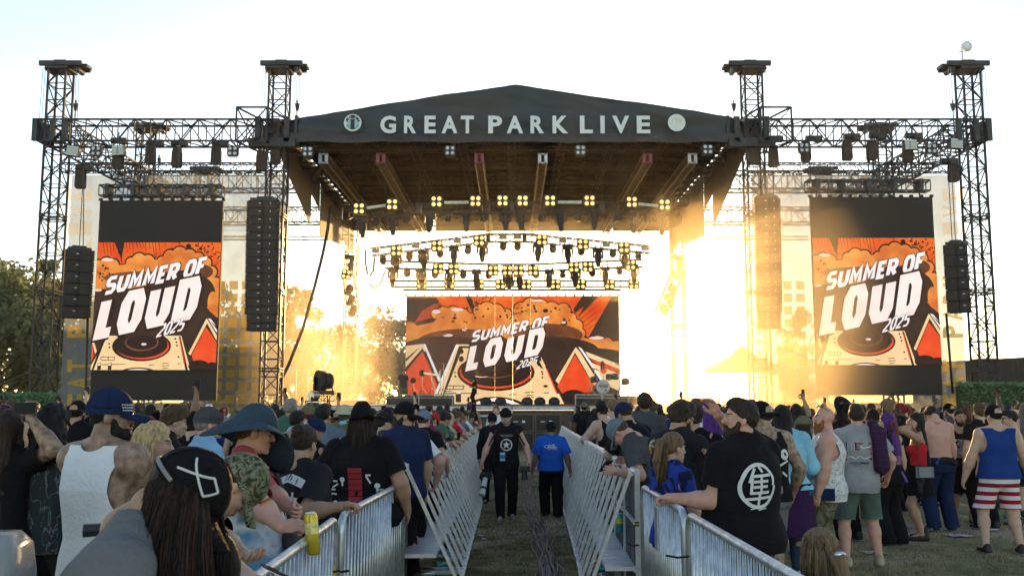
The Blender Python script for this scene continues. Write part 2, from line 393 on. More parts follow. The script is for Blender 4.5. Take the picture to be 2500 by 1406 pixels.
# six long trusses under the roof
ENDS = [mat('pale_blue_truss_end', (.35,.42,.55), .5, .3), mat('maroon_truss_end', (.22,.05,.08), .5, .2), mat('silver_truss_end', (.4,.4,.42), .4, .6)]
names = ['pale blue end frame, outermost on the left', 'maroon end frame, second from the left', 'maroon end frame, left of the middle pair', 'silver end frame, right of the middle pair', 'maroon end frame, second from the right', 'silver end frame, outermost on the right']
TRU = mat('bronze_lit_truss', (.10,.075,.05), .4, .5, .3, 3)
for i, (px, ei) in enumerate([(790,0),(930,1),(1170,1),(1325,2),(1580,1),(1690,2)]):
    A = W(px, 388, 38.6); B = Vector((A.x, 56.6, A.z+.1)); t = thing('roof_truss', 'long box truss under the roof with a '+names[i], 'truss', A, 'long trusses under the roof')
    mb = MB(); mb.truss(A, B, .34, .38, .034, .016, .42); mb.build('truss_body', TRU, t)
    mb = MB()
    for sx in (-1, 1): mb.box(A+Vector((sx*.13, -.06, 0)), (.13, .05, .44))
    mb.box(A+Vector((0, -.06, .19)), (.3, .05, .06)); mb.box(A+Vector((0, -.06, -.19)), (.3, .05, .06)); mb.build('end_frame', ENDS[ei], t)
# ================================================================== TOWERS AND BEAMS
ZT = W(1250, 170, 38.3).z
def tower(x, y, label):
    t = thing('truss_tower', label, 'tower', (x, y, gz(y)), 'lattice towers of the stage')
    mb = MB(); mb.truss((x, y, gz(y)), (x, y, ZT), .72, .72, .055, .028, .72, up=(0,1,0))
    for k in range(1, 5):
        z = gz(y)+k*(ZT-gz(y))/5
        for dz in (-.06, .06):
            for a, b in (((-.4,-.4),(.4,-.4)),((.4,-.4),(.4,.4)),((.4,.4),(-.4,.4)),((-.4,.4),(-.4,-.4))): mb.bar((x+a[0], y+a[1], z+dz), (x+b[0], y+b[1], z+dz), .035)
    mb.build('mast', STEEL, t)
    s = -1 if x < 0 else 1
    mb = MB(); o = -s*.15
    for dy in (-.42, .42): mb.box((x+o, y+dy, ZT+.12), (1.75, .14, .2))
    mb.box((x+o-s*.15, y, ZT+.1), (1.75, .5, .12)); mb.box((x+o, y-.5, ZT+.14), (.5, .04, .2))
    for dx in (-.6, .6): mb.cyl((x+o+dx, y-.3, ZT-.05), (x+o+dx, y+.3, ZT-.05), .13, n=10)
    mb.box((x, y, ZT-.05), (.95, .95, .1)); mb.build('head_block', BLK, t)
    for dx in (-.78, -.68, .62, .74):
        mb = MB(); mb.cyl((x+o+dx, y-.3, ZT), (x+o+dx*1.04, y-.3, 13.05), .012, n=5)
        mb.build('lifting_cable', mat('wire_cable', (.2,.2,.22), .4, .7), t)
    k = x-s*.83; mb = MB(); mb.loft([[(k-.1, y-.34, 13.95), (k+.1, y-.34, 13.95), (k+.1, y-.26, 13.95), (k-.1, y-.26, 13.95)], [(k-.05, y-.34, 13.65), (k+.05, y-.34, 13.65), (k+.05, y-.26, 13.65), (k-.05, y-.26, 13.65)]])
    mb.cyl((k, y-.3, 14.1), (k, y-.3, 13.95), .03); mb.cyl((k, y-.3, 13.65), (k, y-.3, 13.0), .018, n=5); mb.build('pulley_block', BLK, t)
    return t
rows = ['front', 'middle', 'rear']
for xi, (x, nm) in enumerate([(-18.95,'outer left'),(-9.75,'inner left'),(10.05,'inner right'),(19.15,'outer right')]):
    for yi, y in enumerate((38.3, 47.2, 56.3)):
        if nm.startswith('inner') and yi == 1: continue
        xx = x if yi == 0 else x*.992
        t = tower(xx, y, '%s lattice tower of the %s row beside the stage' % (nm, rows[yi]))
        if nm == 'outer right' and yi == 0:
            t['label'] = 'outer right lattice tower of the front row with a dish antenna standing on its top'
# satellite dish on the outer right tower
p0, p1 = W(2349, 146, 38.3), W(2349, 108, 38.3); dsh = thing('dish_antenna', 'small white dish antenna on a thin pole above the outer right tower', 'antenna', p0)
mb = MB(); mb.cyl(p0-Vector((0,0,.2)), p1, .04, n=8); mb.bar(p0+Vector((-.15,0,.35)), p0+Vector((.2,0,.35)), .02); mb.build('pole', GALV, dsh)
c = W(2361, 114, 38.1); mb = MB(); rg = []
for k, (r_, d) in enumerate([(.2,.03),(.2,.0),(.16,-.05),(.06,-.08)]):
    rg.append([c+Vector((r_*math.cos(a), -d-.15*0, r_*1.15*math.sin(a))) for a in [2*math.pi*i/20 for i in range(20)]])
mb.loft(rg); mb.build('dish', mat('white_dish_paint', (.72,.76,.8), .5, 0, .06), dsh, True)
# beams
def beam(A, B, w, h, label, r=.05, rl=.03, pitch=None, name='truss_beam', m=None, grp='truss beams between the towers'):
    mb = MB(); A = Vector(A); mb.truss(A, B, w, h, r, rl, pitch)
    return tag(mb.build(name, m or STEEL, loc=A), label, 'truss', grp)
zb0, zb1 = W(400, 300, 38.3).z, W(400, 352, 38.3).z; zc = (zb0+zb1)/2; hh = zb0-zb1
for s, nm in ((-1, 'left'), (1, 'right')):
    xo, xi = s*18.95, s*9.6
    beam((s*19.55, 38.3, zc), (xi, 38.3, zc), 1.0, hh, 'front truss beam of the %s wing' % nm, pitch=.66)
    beam((xo, 38.95, 11.45), (s*10, 38.95, 11.45), .34, .38, 'slim lower truss under the front beam of the %s wing' % nm, .03, .018, .42)
    beam((xo, 47.2, zc), (xi, 47.2, zc), 1.0, hh, 'middle truss beam of the %s wing behind the mesh banner' % nm, pitch=.72)
    beam((xo, 56.3, zc), (xi, 56.3, zc), 1.0, hh, 'rear truss beam of the %s wing' % nm, pitch=.72)
    beam((xi, 56.6, zc-1.3), (s*18, 56.6, zc-1.3), .3, .2, 'thin rail truss below the rear beam of the %s wing' % nm, .025, .01, 1.2)
    beam((xo, 38.8, zc), (xo*.992, 46.7, zc), 1.0, hh, 'side truss beam running back along the %s edge' % nm, pitch=.72)
    beam((xo*.992, 47.7, zc), (xo*.992, 55.8, zc), 1.0, hh, 'far side truss beam running back along the %s edge' % nm, pitch=.72)
    # dark cage with an open box frame at the inner towers, winch boxes at the outer
    A = W(637 if s < 0 else 1872, 280, 38.3); cg = thing('tower_cage', 'open box frame and dark winch sleeve round the inner %s tower' % nm, 'tower sleeve', (A.x, 38.3, zb0))
    mb = MB(); x = A.x; q = [(x-.75, 37.4), (x+.5, 37.4), (x+.9, 39.2), (x-.2, 39.2)] if s < 0 else [(x-.5, 37.4), (x+.75, 37.4), (x+.2, 39.2), (x-.9, 39.2)]
    zt, zl = W(0, 262, 37.4).z, W(0, 345, 37.4).z
    for i in range(4):
        a, b = q[i], q[(i+1) % 4]
        mb.bar((a[0], a[1], zt), (b[0], b[1], zt), .045); mb.bar((a[0], a[1], zl), (b[0], b[1], zl), .045); mb.bar((a[0], a[1], zl), (a[0], a[1], zt), .045); mb.bar((a[0], a[1], zl), (b[0], b[1], zt), .03)
    mb.build('box_frame', STEEL, cg)
    mb = MB(); tx = s*9.85
    for dx in (-.6, .6): mb.box((tx+dx, 37.75, zc), (.22, .25, hh+.15)); mb.box((tx+dx, 38.9, zc), (.2, .2, hh))
    mb.box((tx, 37.8, zc-.55), (1.9, .35, .35)); mb.box((tx, 38.6, zc+.1), (.9, .5, .8)); mb.box((tx-s*.95, 38.0, zc), (.12, .5, hh+.3)); mb.build('winch_sleeve', BLK, cg)
    mb = MB(); ox = s*19.0
    cg2 = thing('tower_cage', 'dark winch sleeve round the outer %s tower at beam height' % nm, 'tower sleeve', (ox, 38.3, zb1))
    for dx in (-.62, .1, .62): mb = MB(); mb.box((ox+dx, 37.74, zc), (.2, .16, hh+.02)); mb.build('winch_post', BLK, cg2)
    mb = MB(); mb.box((ox+s*.55, 38.4, zc), (.12, .9, hh-.1)); mb.build('winch_plate', BLK, cg2)
# ================================================================== HANGING GEAR ON THE WINGS
CHB = mat('chain_bag_cloth', (.045,.033,.028), .9, 0, .25, 6)
def hoist(px, py, bag, Y, label, small=False):
    c = W(px, py, Y); t = thing('chain_hoist', label, 'chain hoist', c, 'chain hoists on the wing beams'); k = .75 if small else 1
    mb = MB(); mb.cyl(c+Vector((-.3*k, 0, .02)), c+Vector((.12*k, 0, .02)), .13*k, .13*k, 10); mb.box(c+Vector((.2*k, 0, 0)), (.3*k, .26*k, .24*k)); mb.cyl(c+Vector((.0, 0, .1)), c+Vector((0, 0, .38)), .02, n=6); mb.build('motor', BLKM, t)
    b = W(px+bag[0], bag[1], Y+.05); hw, hl = .2*k, .42*k; mb = MB()
    mb.loft([[b+Vector((x*hw*f, y*.11, z)) for x, y in ((-1,-1),(1,-1),(1,1),(-1,1))] for z, f in ((hl, .72), (hl*.4, .95), (-hl*.8, 1.0), (-hl, .8))]); mb.bar(b+Vector((0,0,hl)), c, .012); mb.build('chain_bag', CHB, t)
HP = [(290,345,(0,388)),(378,350,(-10,376)),(437,350,(-5,385)),(536,350,(-8,378)),(205,410,(-8,436)),(638,358,(0,392)),(668,358,(5,376))]
for i, (px, py, b) in enumerate(HP): hoist(px, py, b, 37.9, '%s chain hoist with a dark chain bag along the left wing beam' % ORD[i])
HP = [(1890,340,(-2,384)),(1985,340,(-18,370)),(2078,335,(-10,368)),(2140,333,(-12,367)),(2228,333,(-12,372)),(2315,395,(12,420)),(1840,355,(0,378))]
for i, (px, py, b) in enumerate(HP): hoist(px, py, b, 37.9, '%s chain hoist with a dark chain bag along the right wing beam' % ORD[i])
PANL = mat('floodlight_glass', (.42,.43,.42), .3, .2, .2, 30)
def flood(px, py, Y, label, rz=0):
    c = W(px, py, Y); t = thing('floodlight', label, 'floodlight', c, 'square floodlights on the wing beams'); rot = Matrix.Rotation(R(rz), 3, 'Y')
    mb = MB(); mb.box(c, (.52, .22, .42), rot); mb.bar(c+Vector((0,0,.2)), c+Vector((0,0,.5)), .025); mb.build('housing', BLKM, t)
    mb = MB()
    for k in range(4): mb.box(c+rot @ Vector((0, -.12, -.15+.1*k)), (.48, .03, .085), rot)
    mb.build('glass', PANL, t)
flood(180,370,37.8,'grey square floodlight next to the outer left tower',8); flood(291,369,37.8,'grey square floodlight under the middle of the left wing beam',-3)
flood(2221,355,37.8,'grey square floodlight under the right wing beam, left of the pair',-3); flood(2333,352,37.8,'grey square floodlight next to the outer right tower',3)
LENS = mat('blinder_lens_unlit', (.35,.33,.30), .2, .6, .3, 20)
BULB = glow('blinder_lamp_glow', (1.0, .56, .17), .85)
def blinder_parts(t, c, w, lit, rot=None):
    mb = MB(); rot = rot or Matrix.Identity(3)
    mb.box(c, (w, w*.35, w), rot)
    for s in (-1, 1): mb.box(c+rot @ Vector((s*w*.54, 0, 0)), (w*.05, w*.2, w*.7), rot)
    mb.box(c+rot @ Vector((0, w*.05, -w*.6)), (w*.9, w*.08, w*.06), rot); mb.build('housing', BLKM, t)
    for sx in (-1, 1):
        for sz in (-1, 1):
            p = c+rot @ Vector((sx*w*.25, -w*.18, sz*w*.25)); d = rot @ Vector((0, -1, 0)); mb = MB(); mb.cyl(p-d*.02, p+d*w*.06, w*.18, w*.165, 14); mb.build('lamp', BULB if lit else LENS, t)
def blinder(px, py, Y, w, lit, label, grp, rz=0):
    c = W(px, py, Y); t = thing('blinder_light', label, 'blinder light', c, grp); blinder_parts(t, c, w, lit, Matrix.Rotation(R(rz), 3, 'Y')); return t
for px, py, lb in [(236,370,'beside the grey floodlight on the left wing'),(569,370,'near the inner end of the left wing beam'),(752,371,'hanging under the left corner of the roof'),(1099,369,'under the roof edge left of the ridge'),(1417,368,'under the roof edge right of the ridge'),(1727,366,'under the right corner of the roof'),(1962,362,'near the inner end of the right wing beam'),(2273,364,'near the outer end of the right wing beam')]:
    blinder(px, py, 37.9, .42, False, 'unlit four lamp blinder '+lb, 'unlit blinders')
# ================================================================== LIGHTING RIG OVER THE STAGE
def moving_head(label, grp, big):
    t = thing('moving_head_light', label, 'stage light', (0,0,0), grp); k = 1.0 if big else .62
    mb = MB(); mb.box((0,0,-.07*k), (.46*k, .34*k, .14*k)); mb.box((0,0,-.155*k), (.36*k, .28*k, .03*k))
    for s in (-1, 1): mb.cyl((s*.13*k, 0, 0), (s*.13*k, 0, .14*k), .03*k, n=6)
    mb.build('base', BLKM, t)
    mb = MB()
    for s in (-1, 1): mb.box((s*.235*k, 0, -.33*k), (.055*k, .16*k, .34*k))
    mb.box((0, 0, -.185*k), (.5*k, .16*k, .05*k)); mb.build('yoke', BLKM, t)
    mb = MB(); n = 14
    pr = [(-.21,.10),(-.24,.17),(-.5,.19),(-.56,.185),(-.6,.155),(-.86,.105),(-.88,.09)] if big else [(-.20,.10),(-.24,.2),(-.46,.21),(-.56,.20),(-.6,.17)]
    mb.loft([[(r_*k*math.cos(2*math.pi*i/n)*(.9 if big else 1), r_*k*math.sin(2*math.pi*i/n), z*k) for i in range(n)] for z, r_ in pr]); h = mb.build('head', BLKM, t, False)
    mb = MB(); z = pr[-1][0]*k-.004; r_ = pr[-1][1]*k*.85; mb.cyl((0,0,z), (0,0,z-.02), r_, n=14); mb.build('lens', mat('light_lens', (.10,.10,.11), .15, .3), h)
    return t
def rig(rowname, Y, line, th, blind, big, small, bars, seq):
    grp = rowname
    pts = [W(px, py, Y+dy) for px, py, dy in line]; mb = MB()
    for a, b in zip(pts[:-1], pts[1:]): mb.truss(a, b, th, th, .033, .016, th*.95)
    for p in pts[1:-1]: mb.box(p, (.2, th*1.05, th*1.05))
    for px, py, dy in line[1:-1]: mb.bar(W(px, py, Y+dy), W(px, py, Y+dy)+Vector((0,0,1.8)), .02)
    tag(mb.build('lighting_truss', BLK, loc=pts[0]), 'black box truss of the %s carrying stage lights' % rowname, 'truss')
    for i, (px, py) in enumerate(blind): blinder(px, py, Y-.35, .50, True, '%s lit four lamp blinder from the left on the %s' % (ORD[i], rowname), 'lit blinders on the '+rowname)
    for kind, lst in (('big', big), ('small', small)):
        if not lst: continue
        used = []; pr = moving_head('x', '%s moving heads on the %s' % (kind, rowname), kind == 'big')
        for i, (px, py) in enumerate(lst):
            loc = W(px, py, Y-.05); rot = (R(random.uniform(-8, 8)), R(random.uniform(-5, 5)), R(random.uniform(-25, 25)))
            place(pr, used, loc+Vector((0,0,.5 if kind == 'big' else .26)), rot, '%s %s from the left under the %s' % (ORD[i], 'large tapered moving head light' if kind == 'big' else 'small round moving head light', rowname))
    for i, (a, b, py0, py1) in enumerate(bars):
        A, B = W(a, py0, Y-.3), W(b, py1, Y-.3); mb = MB(); mb.cyl(A, B, .07, n=8)
        tag(mb.build('light_bar', mat('pale_tube', (.62,.68,.66), .35), loc=A), '%s pale tube light lying on top of the %s' % (ORD[i], rowname), 'tube light', 'pale tube lights on the '+rowname)
rig('front lighting row', 41, [(858,522,1.2),(1023,510,.2),(1250,508,0),(1470,506,.2),(1648,519,1.2)], .42,
    [(877,510),(958,500),(1066,493),(1161,492),(1227,491),(1276,491),(1343,491),(1439,491),(1542,494),(1622,501)],
    [(884,559),(957,553),(1051,546),(1137,543),(1233,542),(1271,542),(1367,543),(1453,540),(1546,546),(1618,552)],
    [(920,547),(994,539),(1094,535),(1180,535),(1323,535),(1410,533),(1508,533),(1580,537)],
    [(896,946,508,501),(1085,1144,495,494),(1362,1420,494,494),(1555,1607,498,503)], 0)
rig('second lighting row', 44, [(907,616,1.2),(1192,582,0),(1281,581,0),(1586,610,1.2)], .36,
    [(968,613),(1067,601),(1170,588),(1323,586),(1423,597),(1523,605)],
    [(967,646),(1033,637),(1108,628),(1178,620),(1315,619),(1385,624),(1460,631),(1526,637)],
    [(935,639),(1000,629),(1074,622),(1143,614),(1229,605),(1264,605),(1350,611),(1420,617),(1497,622),(1558,627)], [], 0)
rig('third lighting row', 46, [(941,646,0),(1195,654,1),(1300,654,1),(1567,643,0)], .36,
    [(1070,657),(1108,657),(1204,661),(1239,661),(1266,661),(1301,661),(1401,653),(1435,652),(1539,647)],
    [(960,680),(1027,681),(1100,684),(1163,684),(1238,688),(1267,689),(1342,684),(1406,682),(1478,676),(1547,672)],
    [(994,670),(1061,673),(1131,674),(1193,675),(1310,673),(1374,673),(1446,669),(1512,664)], [], 0)
rig('lowest lighting row', 47.4, [(955,693,0),(1250,693,0),(1557,693,0)], .3,
    [(1030,693),(1098,693),(1170,693),(1222,694),(1285,694),(1356,694),(1417,694),(1488,694),(1547,694)], [], [], [], 0)
# strobe boxes on the second row
for i, px in enumerate([918,1015,1116,1228,1263,1374,1480,1575]):
    py = np.interp(px, [907,1192,1281,1586], [614,580,579,608]); c = W(px, py, 43.6); mb = MB(); mb.box(c, (.36, .16, .17)); mb.bar(c, c+Vector((0,.1,.4)), .02)
    tag(mb.build('strobe_light', mat('strobe_glass', (.40,.37,.31), .4), loc=c), '%s pale rectangular strobe from the left on the second lighting row' % ORD[i], 'strobe light', 'strobes on the second lighting row')
# tilted side ladders of lights
for s, nm, (a, b) in ((-1, 'left', ((850,672),(868,772))), (1, 'right', ((1652,672),(1612,766)))):
    A, B = W(a[0], a[1], 42.6), W(b[0], b[1], 42.6); t = thing('light_ladder', 'tilted ladder truss of stage lights hanging at the %s of the rig' % nm, 'light ladder', A)
    mb = MB(); mb.truss(A, B, .5, .36, .04, .02, .55, up=(0,1,0), ladder=True); mb.bar(A, A+Vector((0,0,2.2)), .03); mb.build('ladder_frame', BLK, t)
    d = (B-A)
    mb = MB(); mb.cyl(A+Vector((.1,0,.1)), A+Vector((.15,0,.75)), .14, .1, 8); mb.cyl(A+Vector((-.15,0,.85)), A+Vector((.3,0,.8)), .12, .12, 8); mb.build('ladder_hoist', BLKM, t)
    blinder(a[0]+s*4, a[1]-2, 42.2, .42, True, 'lit four lamp blinder at the top of the %s light ladder' % nm, 'lit blinders on the light ladders', -s*10)
    for k in (.35, .6, .85):
        p = A+d*k; mb = MB(); mb.cyl(p+Vector((0,-.1,.12)), p+Vector((.05*s,-.35,-.22)), .17, .15, 10); mb.box(p, (.3,.2,.2)); mb.build('wash_light', BLKM, t)
# ================================================================== LINE ARRAYS
LA = mat('line_array_grille', (.030,.028,.028), .8, 0, .3, 40, .3, 200); LAB = mat('line_array_box', (.018,.018,.019), .6)
def line_array(px0, px1, py0, py1, Y, n, yaw, label, lower=0, curve=.3):
    a, b = W(px0, py0, Y), W(px1, py1, Y); cx = (a.x+b.x)/2; wd = abs(b.x-a.x)*.98; top, bot = a.z, b.z; hz = (top-bot)/n
    t = thing('line_array', label, 'line array', (cx, Y, top), 'hanging line arrays')
    rot = Matrix.Rotation(R(yaw), 3, 'Z'); w2 = wd/abs(math.cos(R(yaw))) if yaw else wd
    if yaw: w2 = wd/(abs(math.cos(R(yaw)))+.75*abs(math.sin(R(yaw))))
    dp = .75*w2 if yaw else .6
    for i in range(n):
        ww = w2*(.9 if i >= n-lower else 1); z = top-hz*(i+.5); off = curve*((i/n)**2)
        mb = MB(); c = Vector((cx, Y, z)); q = lambda x, y, zz: c+rot @ Vector((x, y+off, zz))
        h2 = hz*.47; fr = -dp/2
        mb.loft([[q(-ww/2, fr+.12, zz), q(-ww*.42, fr, zz), q(-.07, fr, zz), q(0, fr+.05, zz), q(.07, fr, zz), q(ww*.42, fr, zz), q(ww/2, fr+.12, zz), q(ww*.4, dp/2, zz), q(-ww*.4, dp/2, zz)] for zz in (-h2, h2)])
        mb.c = 1
        for k in range(4):
            for s in (-1, 1): mb.box(q(s*ww*.465, fr+.05, -h2+(k+.5)*h2/2), (ww*.08, .06, h2*.2), rot)
        cab = mb.build('cabinet', [LA, LAB], t)
        mb = MB(); mb.box(q(-ww*.09 if not yaw or yaw > 0 else ww*.25, fr-.012, h2*.2), (.10, .012, .035), rot)
        if not yaw: mb.box(q(ww*.23, fr-.012, h2*.2), (.03, .012, .06), rot)
        mb.build('badge', mat('grey_badge', (.5,.5,.5), .5), cab)
    mb = MB(); mb.box((cx, Y, top+.06), (w2*.8, .5, .1), rot); mb.box((cx, Y, top+.14), (w2*.5, .12, .12), rot); mb.bar((cx, Y, top+.1), (cx, Y, 12.0), .018); mb.build('rigging_frame', BLK, t)
    return t
line_array(606, 679, 492, 808, 37.6, 16, 0, 'tall black line array hanging between the left screen and the stage', 2)
line_array(1838, 1912, 486, 802, 37.6, 16, 0, 'tall line array hanging in golden haze right of the stage', 2)
line_array(152, 226, 612, 776, 37.4, 6, 32, 'short black line array hanging left of the left screen')
line_array(2299, 2377, 598, 763, 37.4, 6, -32, 'short black line array hanging right of the right screen')
# slack cable from roof to the inner left tower foot, and other hung cables
def cable(name, pts, r, label, m=BLKM):
    mb = MB(); mb.tube(pts, r, 6); return tag(mb.build(name, m, loc=pts[0], smooth=True), label, 'cable')
cable('power_cable', [W(805,505,41), W(800,560,41.2), W(788,620,41.4), W(768,700,41), W(740,800,40.4), W(705,890,39.6), W(682,935,39.2), W(676,985,39)], .07, 'thick dark cable slung from the roof to the inner left tower foot')
cable('power_cable', [W(805,510,41), W(820,535,41), W(840,540,41), W(862,530,42)], .04, 'short loop of dark cable at the left end of the front lighting row')
cable('power_cable', [W(914,628,44.8), W(912,660,44.8), W(903,674,44.8), W(897,668,44.8), W(892,640,45), W(893,610,45)], .05, 'dark cable loop hanging from the left end of the second row')
cable('power_cable', [W(941,660,46), W(930,690,46), W(914,706,46), W(900,690,46)], .04, 'thin cable loop hanging from the left end of the third row')
cable('power_cable', [W(1568,650,46), W(1572,700,46), W(1585,740,46), W(1608,754,44)], .02, 'thin wire hanging from the right end of the third row')
cable('power_cable', [W(214,776,37.6), W(212,860,37.6), W(209,960,37.6), W(208,1010,37.6)], .05, 'black cable dropping from the left short line array')
cable('power_cable', [W(2310,765,37.6), W(2318,860,37.6), W(2326,960,37.6)], .05, 'black cable dropping from the right short line array')
for i, (a, b, lb) in enumerate([((205,425),(203,606),'left short line array'),((1890,390),(1888,480),'right tall line array'),((630,430),(630,490),'left tall line array'),((2316,440),(2325,595),'right short line array')]): cable('chain', [W(a[0],a[1],37.7), W(b[0],b[1],37.5)], .018, 'thin chain holding the '+lb)
# ================================================================== SCREENS
EXPO = 2**SC.view_settings.exposure
def lin(c): return tuple(((v/255+.055)/1.055)**2.4 if v > 10 else v/255/12.92 for v in c)
def emis(name, c0, c1=None, scale=1.5):
    if name in MATS: return MATS[name]
    m = bpy.data.materials.new(name); m.use_nodes = True; N = m.node_tree.nodes; L = m.node_tree.links; b = N['Principled BSDF']
    b.inputs['Base Color'].default_value = (.015,.015,.015,1); b.inputs['Roughness'].default_value = .7; b.inputs['Specular IOR Level'].default_value = .1
    b.inputs['Emission Strength'].default_value = 1/EXPO
    if c1 is None: b.inputs['Emission Color'].default_value = lin(c0)+(1,)
    else:
        tc = N.new('ShaderNodeTexCoord'); no = N.new('ShaderNodeTexNoise'); no.inputs['Scale'].default_value = scale; no.inputs['Detail'].default_value = 6
        cr = N.new('ShaderNodeValToRGB'); e = cr.color_ramp.elements; e[0].position = .36; e[1].position = .64; e[0].color = lin(c0)+(1,); e[1].color = lin(c1)+(1,)
        L.new(tc.outputs['Object'], no.inputs['Vector']); L.new(no.outputs[0], cr.inputs[0]); L.new(cr.outputs[0], b.inputs['Emission Color'])
    MATS[name] = m; return m
CO = {'dark': emis('screen_dark_brown', (52,36,30), (70,48,36)), 'sky': emis('screen_red_orange', (222,62,22), (246,120,34), .9), 'red': emis('screen_red', (232,66,24), (244,88,40)), 'cloud': emis('screen_cloud_orange', (214,112,44), (248,160,72), 1.3),
 'brown': emis('screen_brown', (92,54,34), (140,80,44), .9), 'line': emis('screen_ink', (44,28,24)), 'cream': emis('screen_cream', (250,204,142), (255,222,170), .8), 'white': emis('screen_white', (250,240,240), (255,250,248)), 'peach': emis('screen_peach', (255,232,222), (255,246,240)), 'rose': emis('screen_highlight', (246,214,206))}
def clip_rect(P, x0, y0, x1, y1):
    for ax, v, s in ((0, x0, 1), (0, x1, -1), (1, y0, 1), (1, y1, -1)):
        o = []; n = len(P)
        for i in range(n):
            a, b = P[i], P[(i+1) % n]; ia, ib = (a[ax]-v)*s >= 0, (b[ax]-v)*s >= 0
            if ia: o.append(a)
            if ia != ib:
                t = (v-a[ax])/(b[ax]-a[ax]); o.append((a[0]+(b[0]-a[0])*t, a[1]+(b[1]-a[1])*t))
        P = o
        if len(P) < 3: return []
    return P
def El(cx, cy, rx, ry, n=26, a0=0, a1=6.2832): return [(cx+rx*math.cos(a0+(a1-a0)*i/n), cy+ry*math.sin(a0+(a1-a0)*i/n)) for i in range(n if a1-a0 > 6.28 else n+1)]
def word(L, txt, o, right, up, adv, gw, wgt, col, sh=None):
    """letters in a slanted frame: o origin, right/up vectors, adv letter pitches, gw letter width"""
    for pas in ([sh] if sh else [])+[None]:
        x = 0
        for ch, a in zip(txt, adv):
            asp = gw*a*math.hypot(*right)/math.hypot(*up)
            for pts, cl in GLY[ch]:
                for q in ribbon(pts, wgt*(1.38 if pas else 1), cl, asp):
                    L.append((pas or col, [(o[0]+right[0]*(x+u*gw*a)+up[0]*v, o[1]+right[1]*(x+u*gw*a)+up[1]*v) for u, v in q]))
            x += a
def strokes(L, col, segs, wd):
    for x0, y0, x1, y1 in segs:
        d = math.hypot(x1-x0, y1-y0); nx, ny = -(y1-y0)/d*wd/2, (x1-x0)/d*wd/2; L.append((col, [(x0+nx, y0+ny), (x1+nx, y1+ny), (x1-nx*.4, y1-ny*.4), (x0-nx, y0-ny)]))
def clouds(L, cs, fill):
    for x, y, r in cs: L.append(('line', El(x, y, r+9, r+9, 18)))
    L.append(('cloud', fill))
    for x, y, r in cs: L.append(('cloud', El(x, y+2, r, r, 18)))
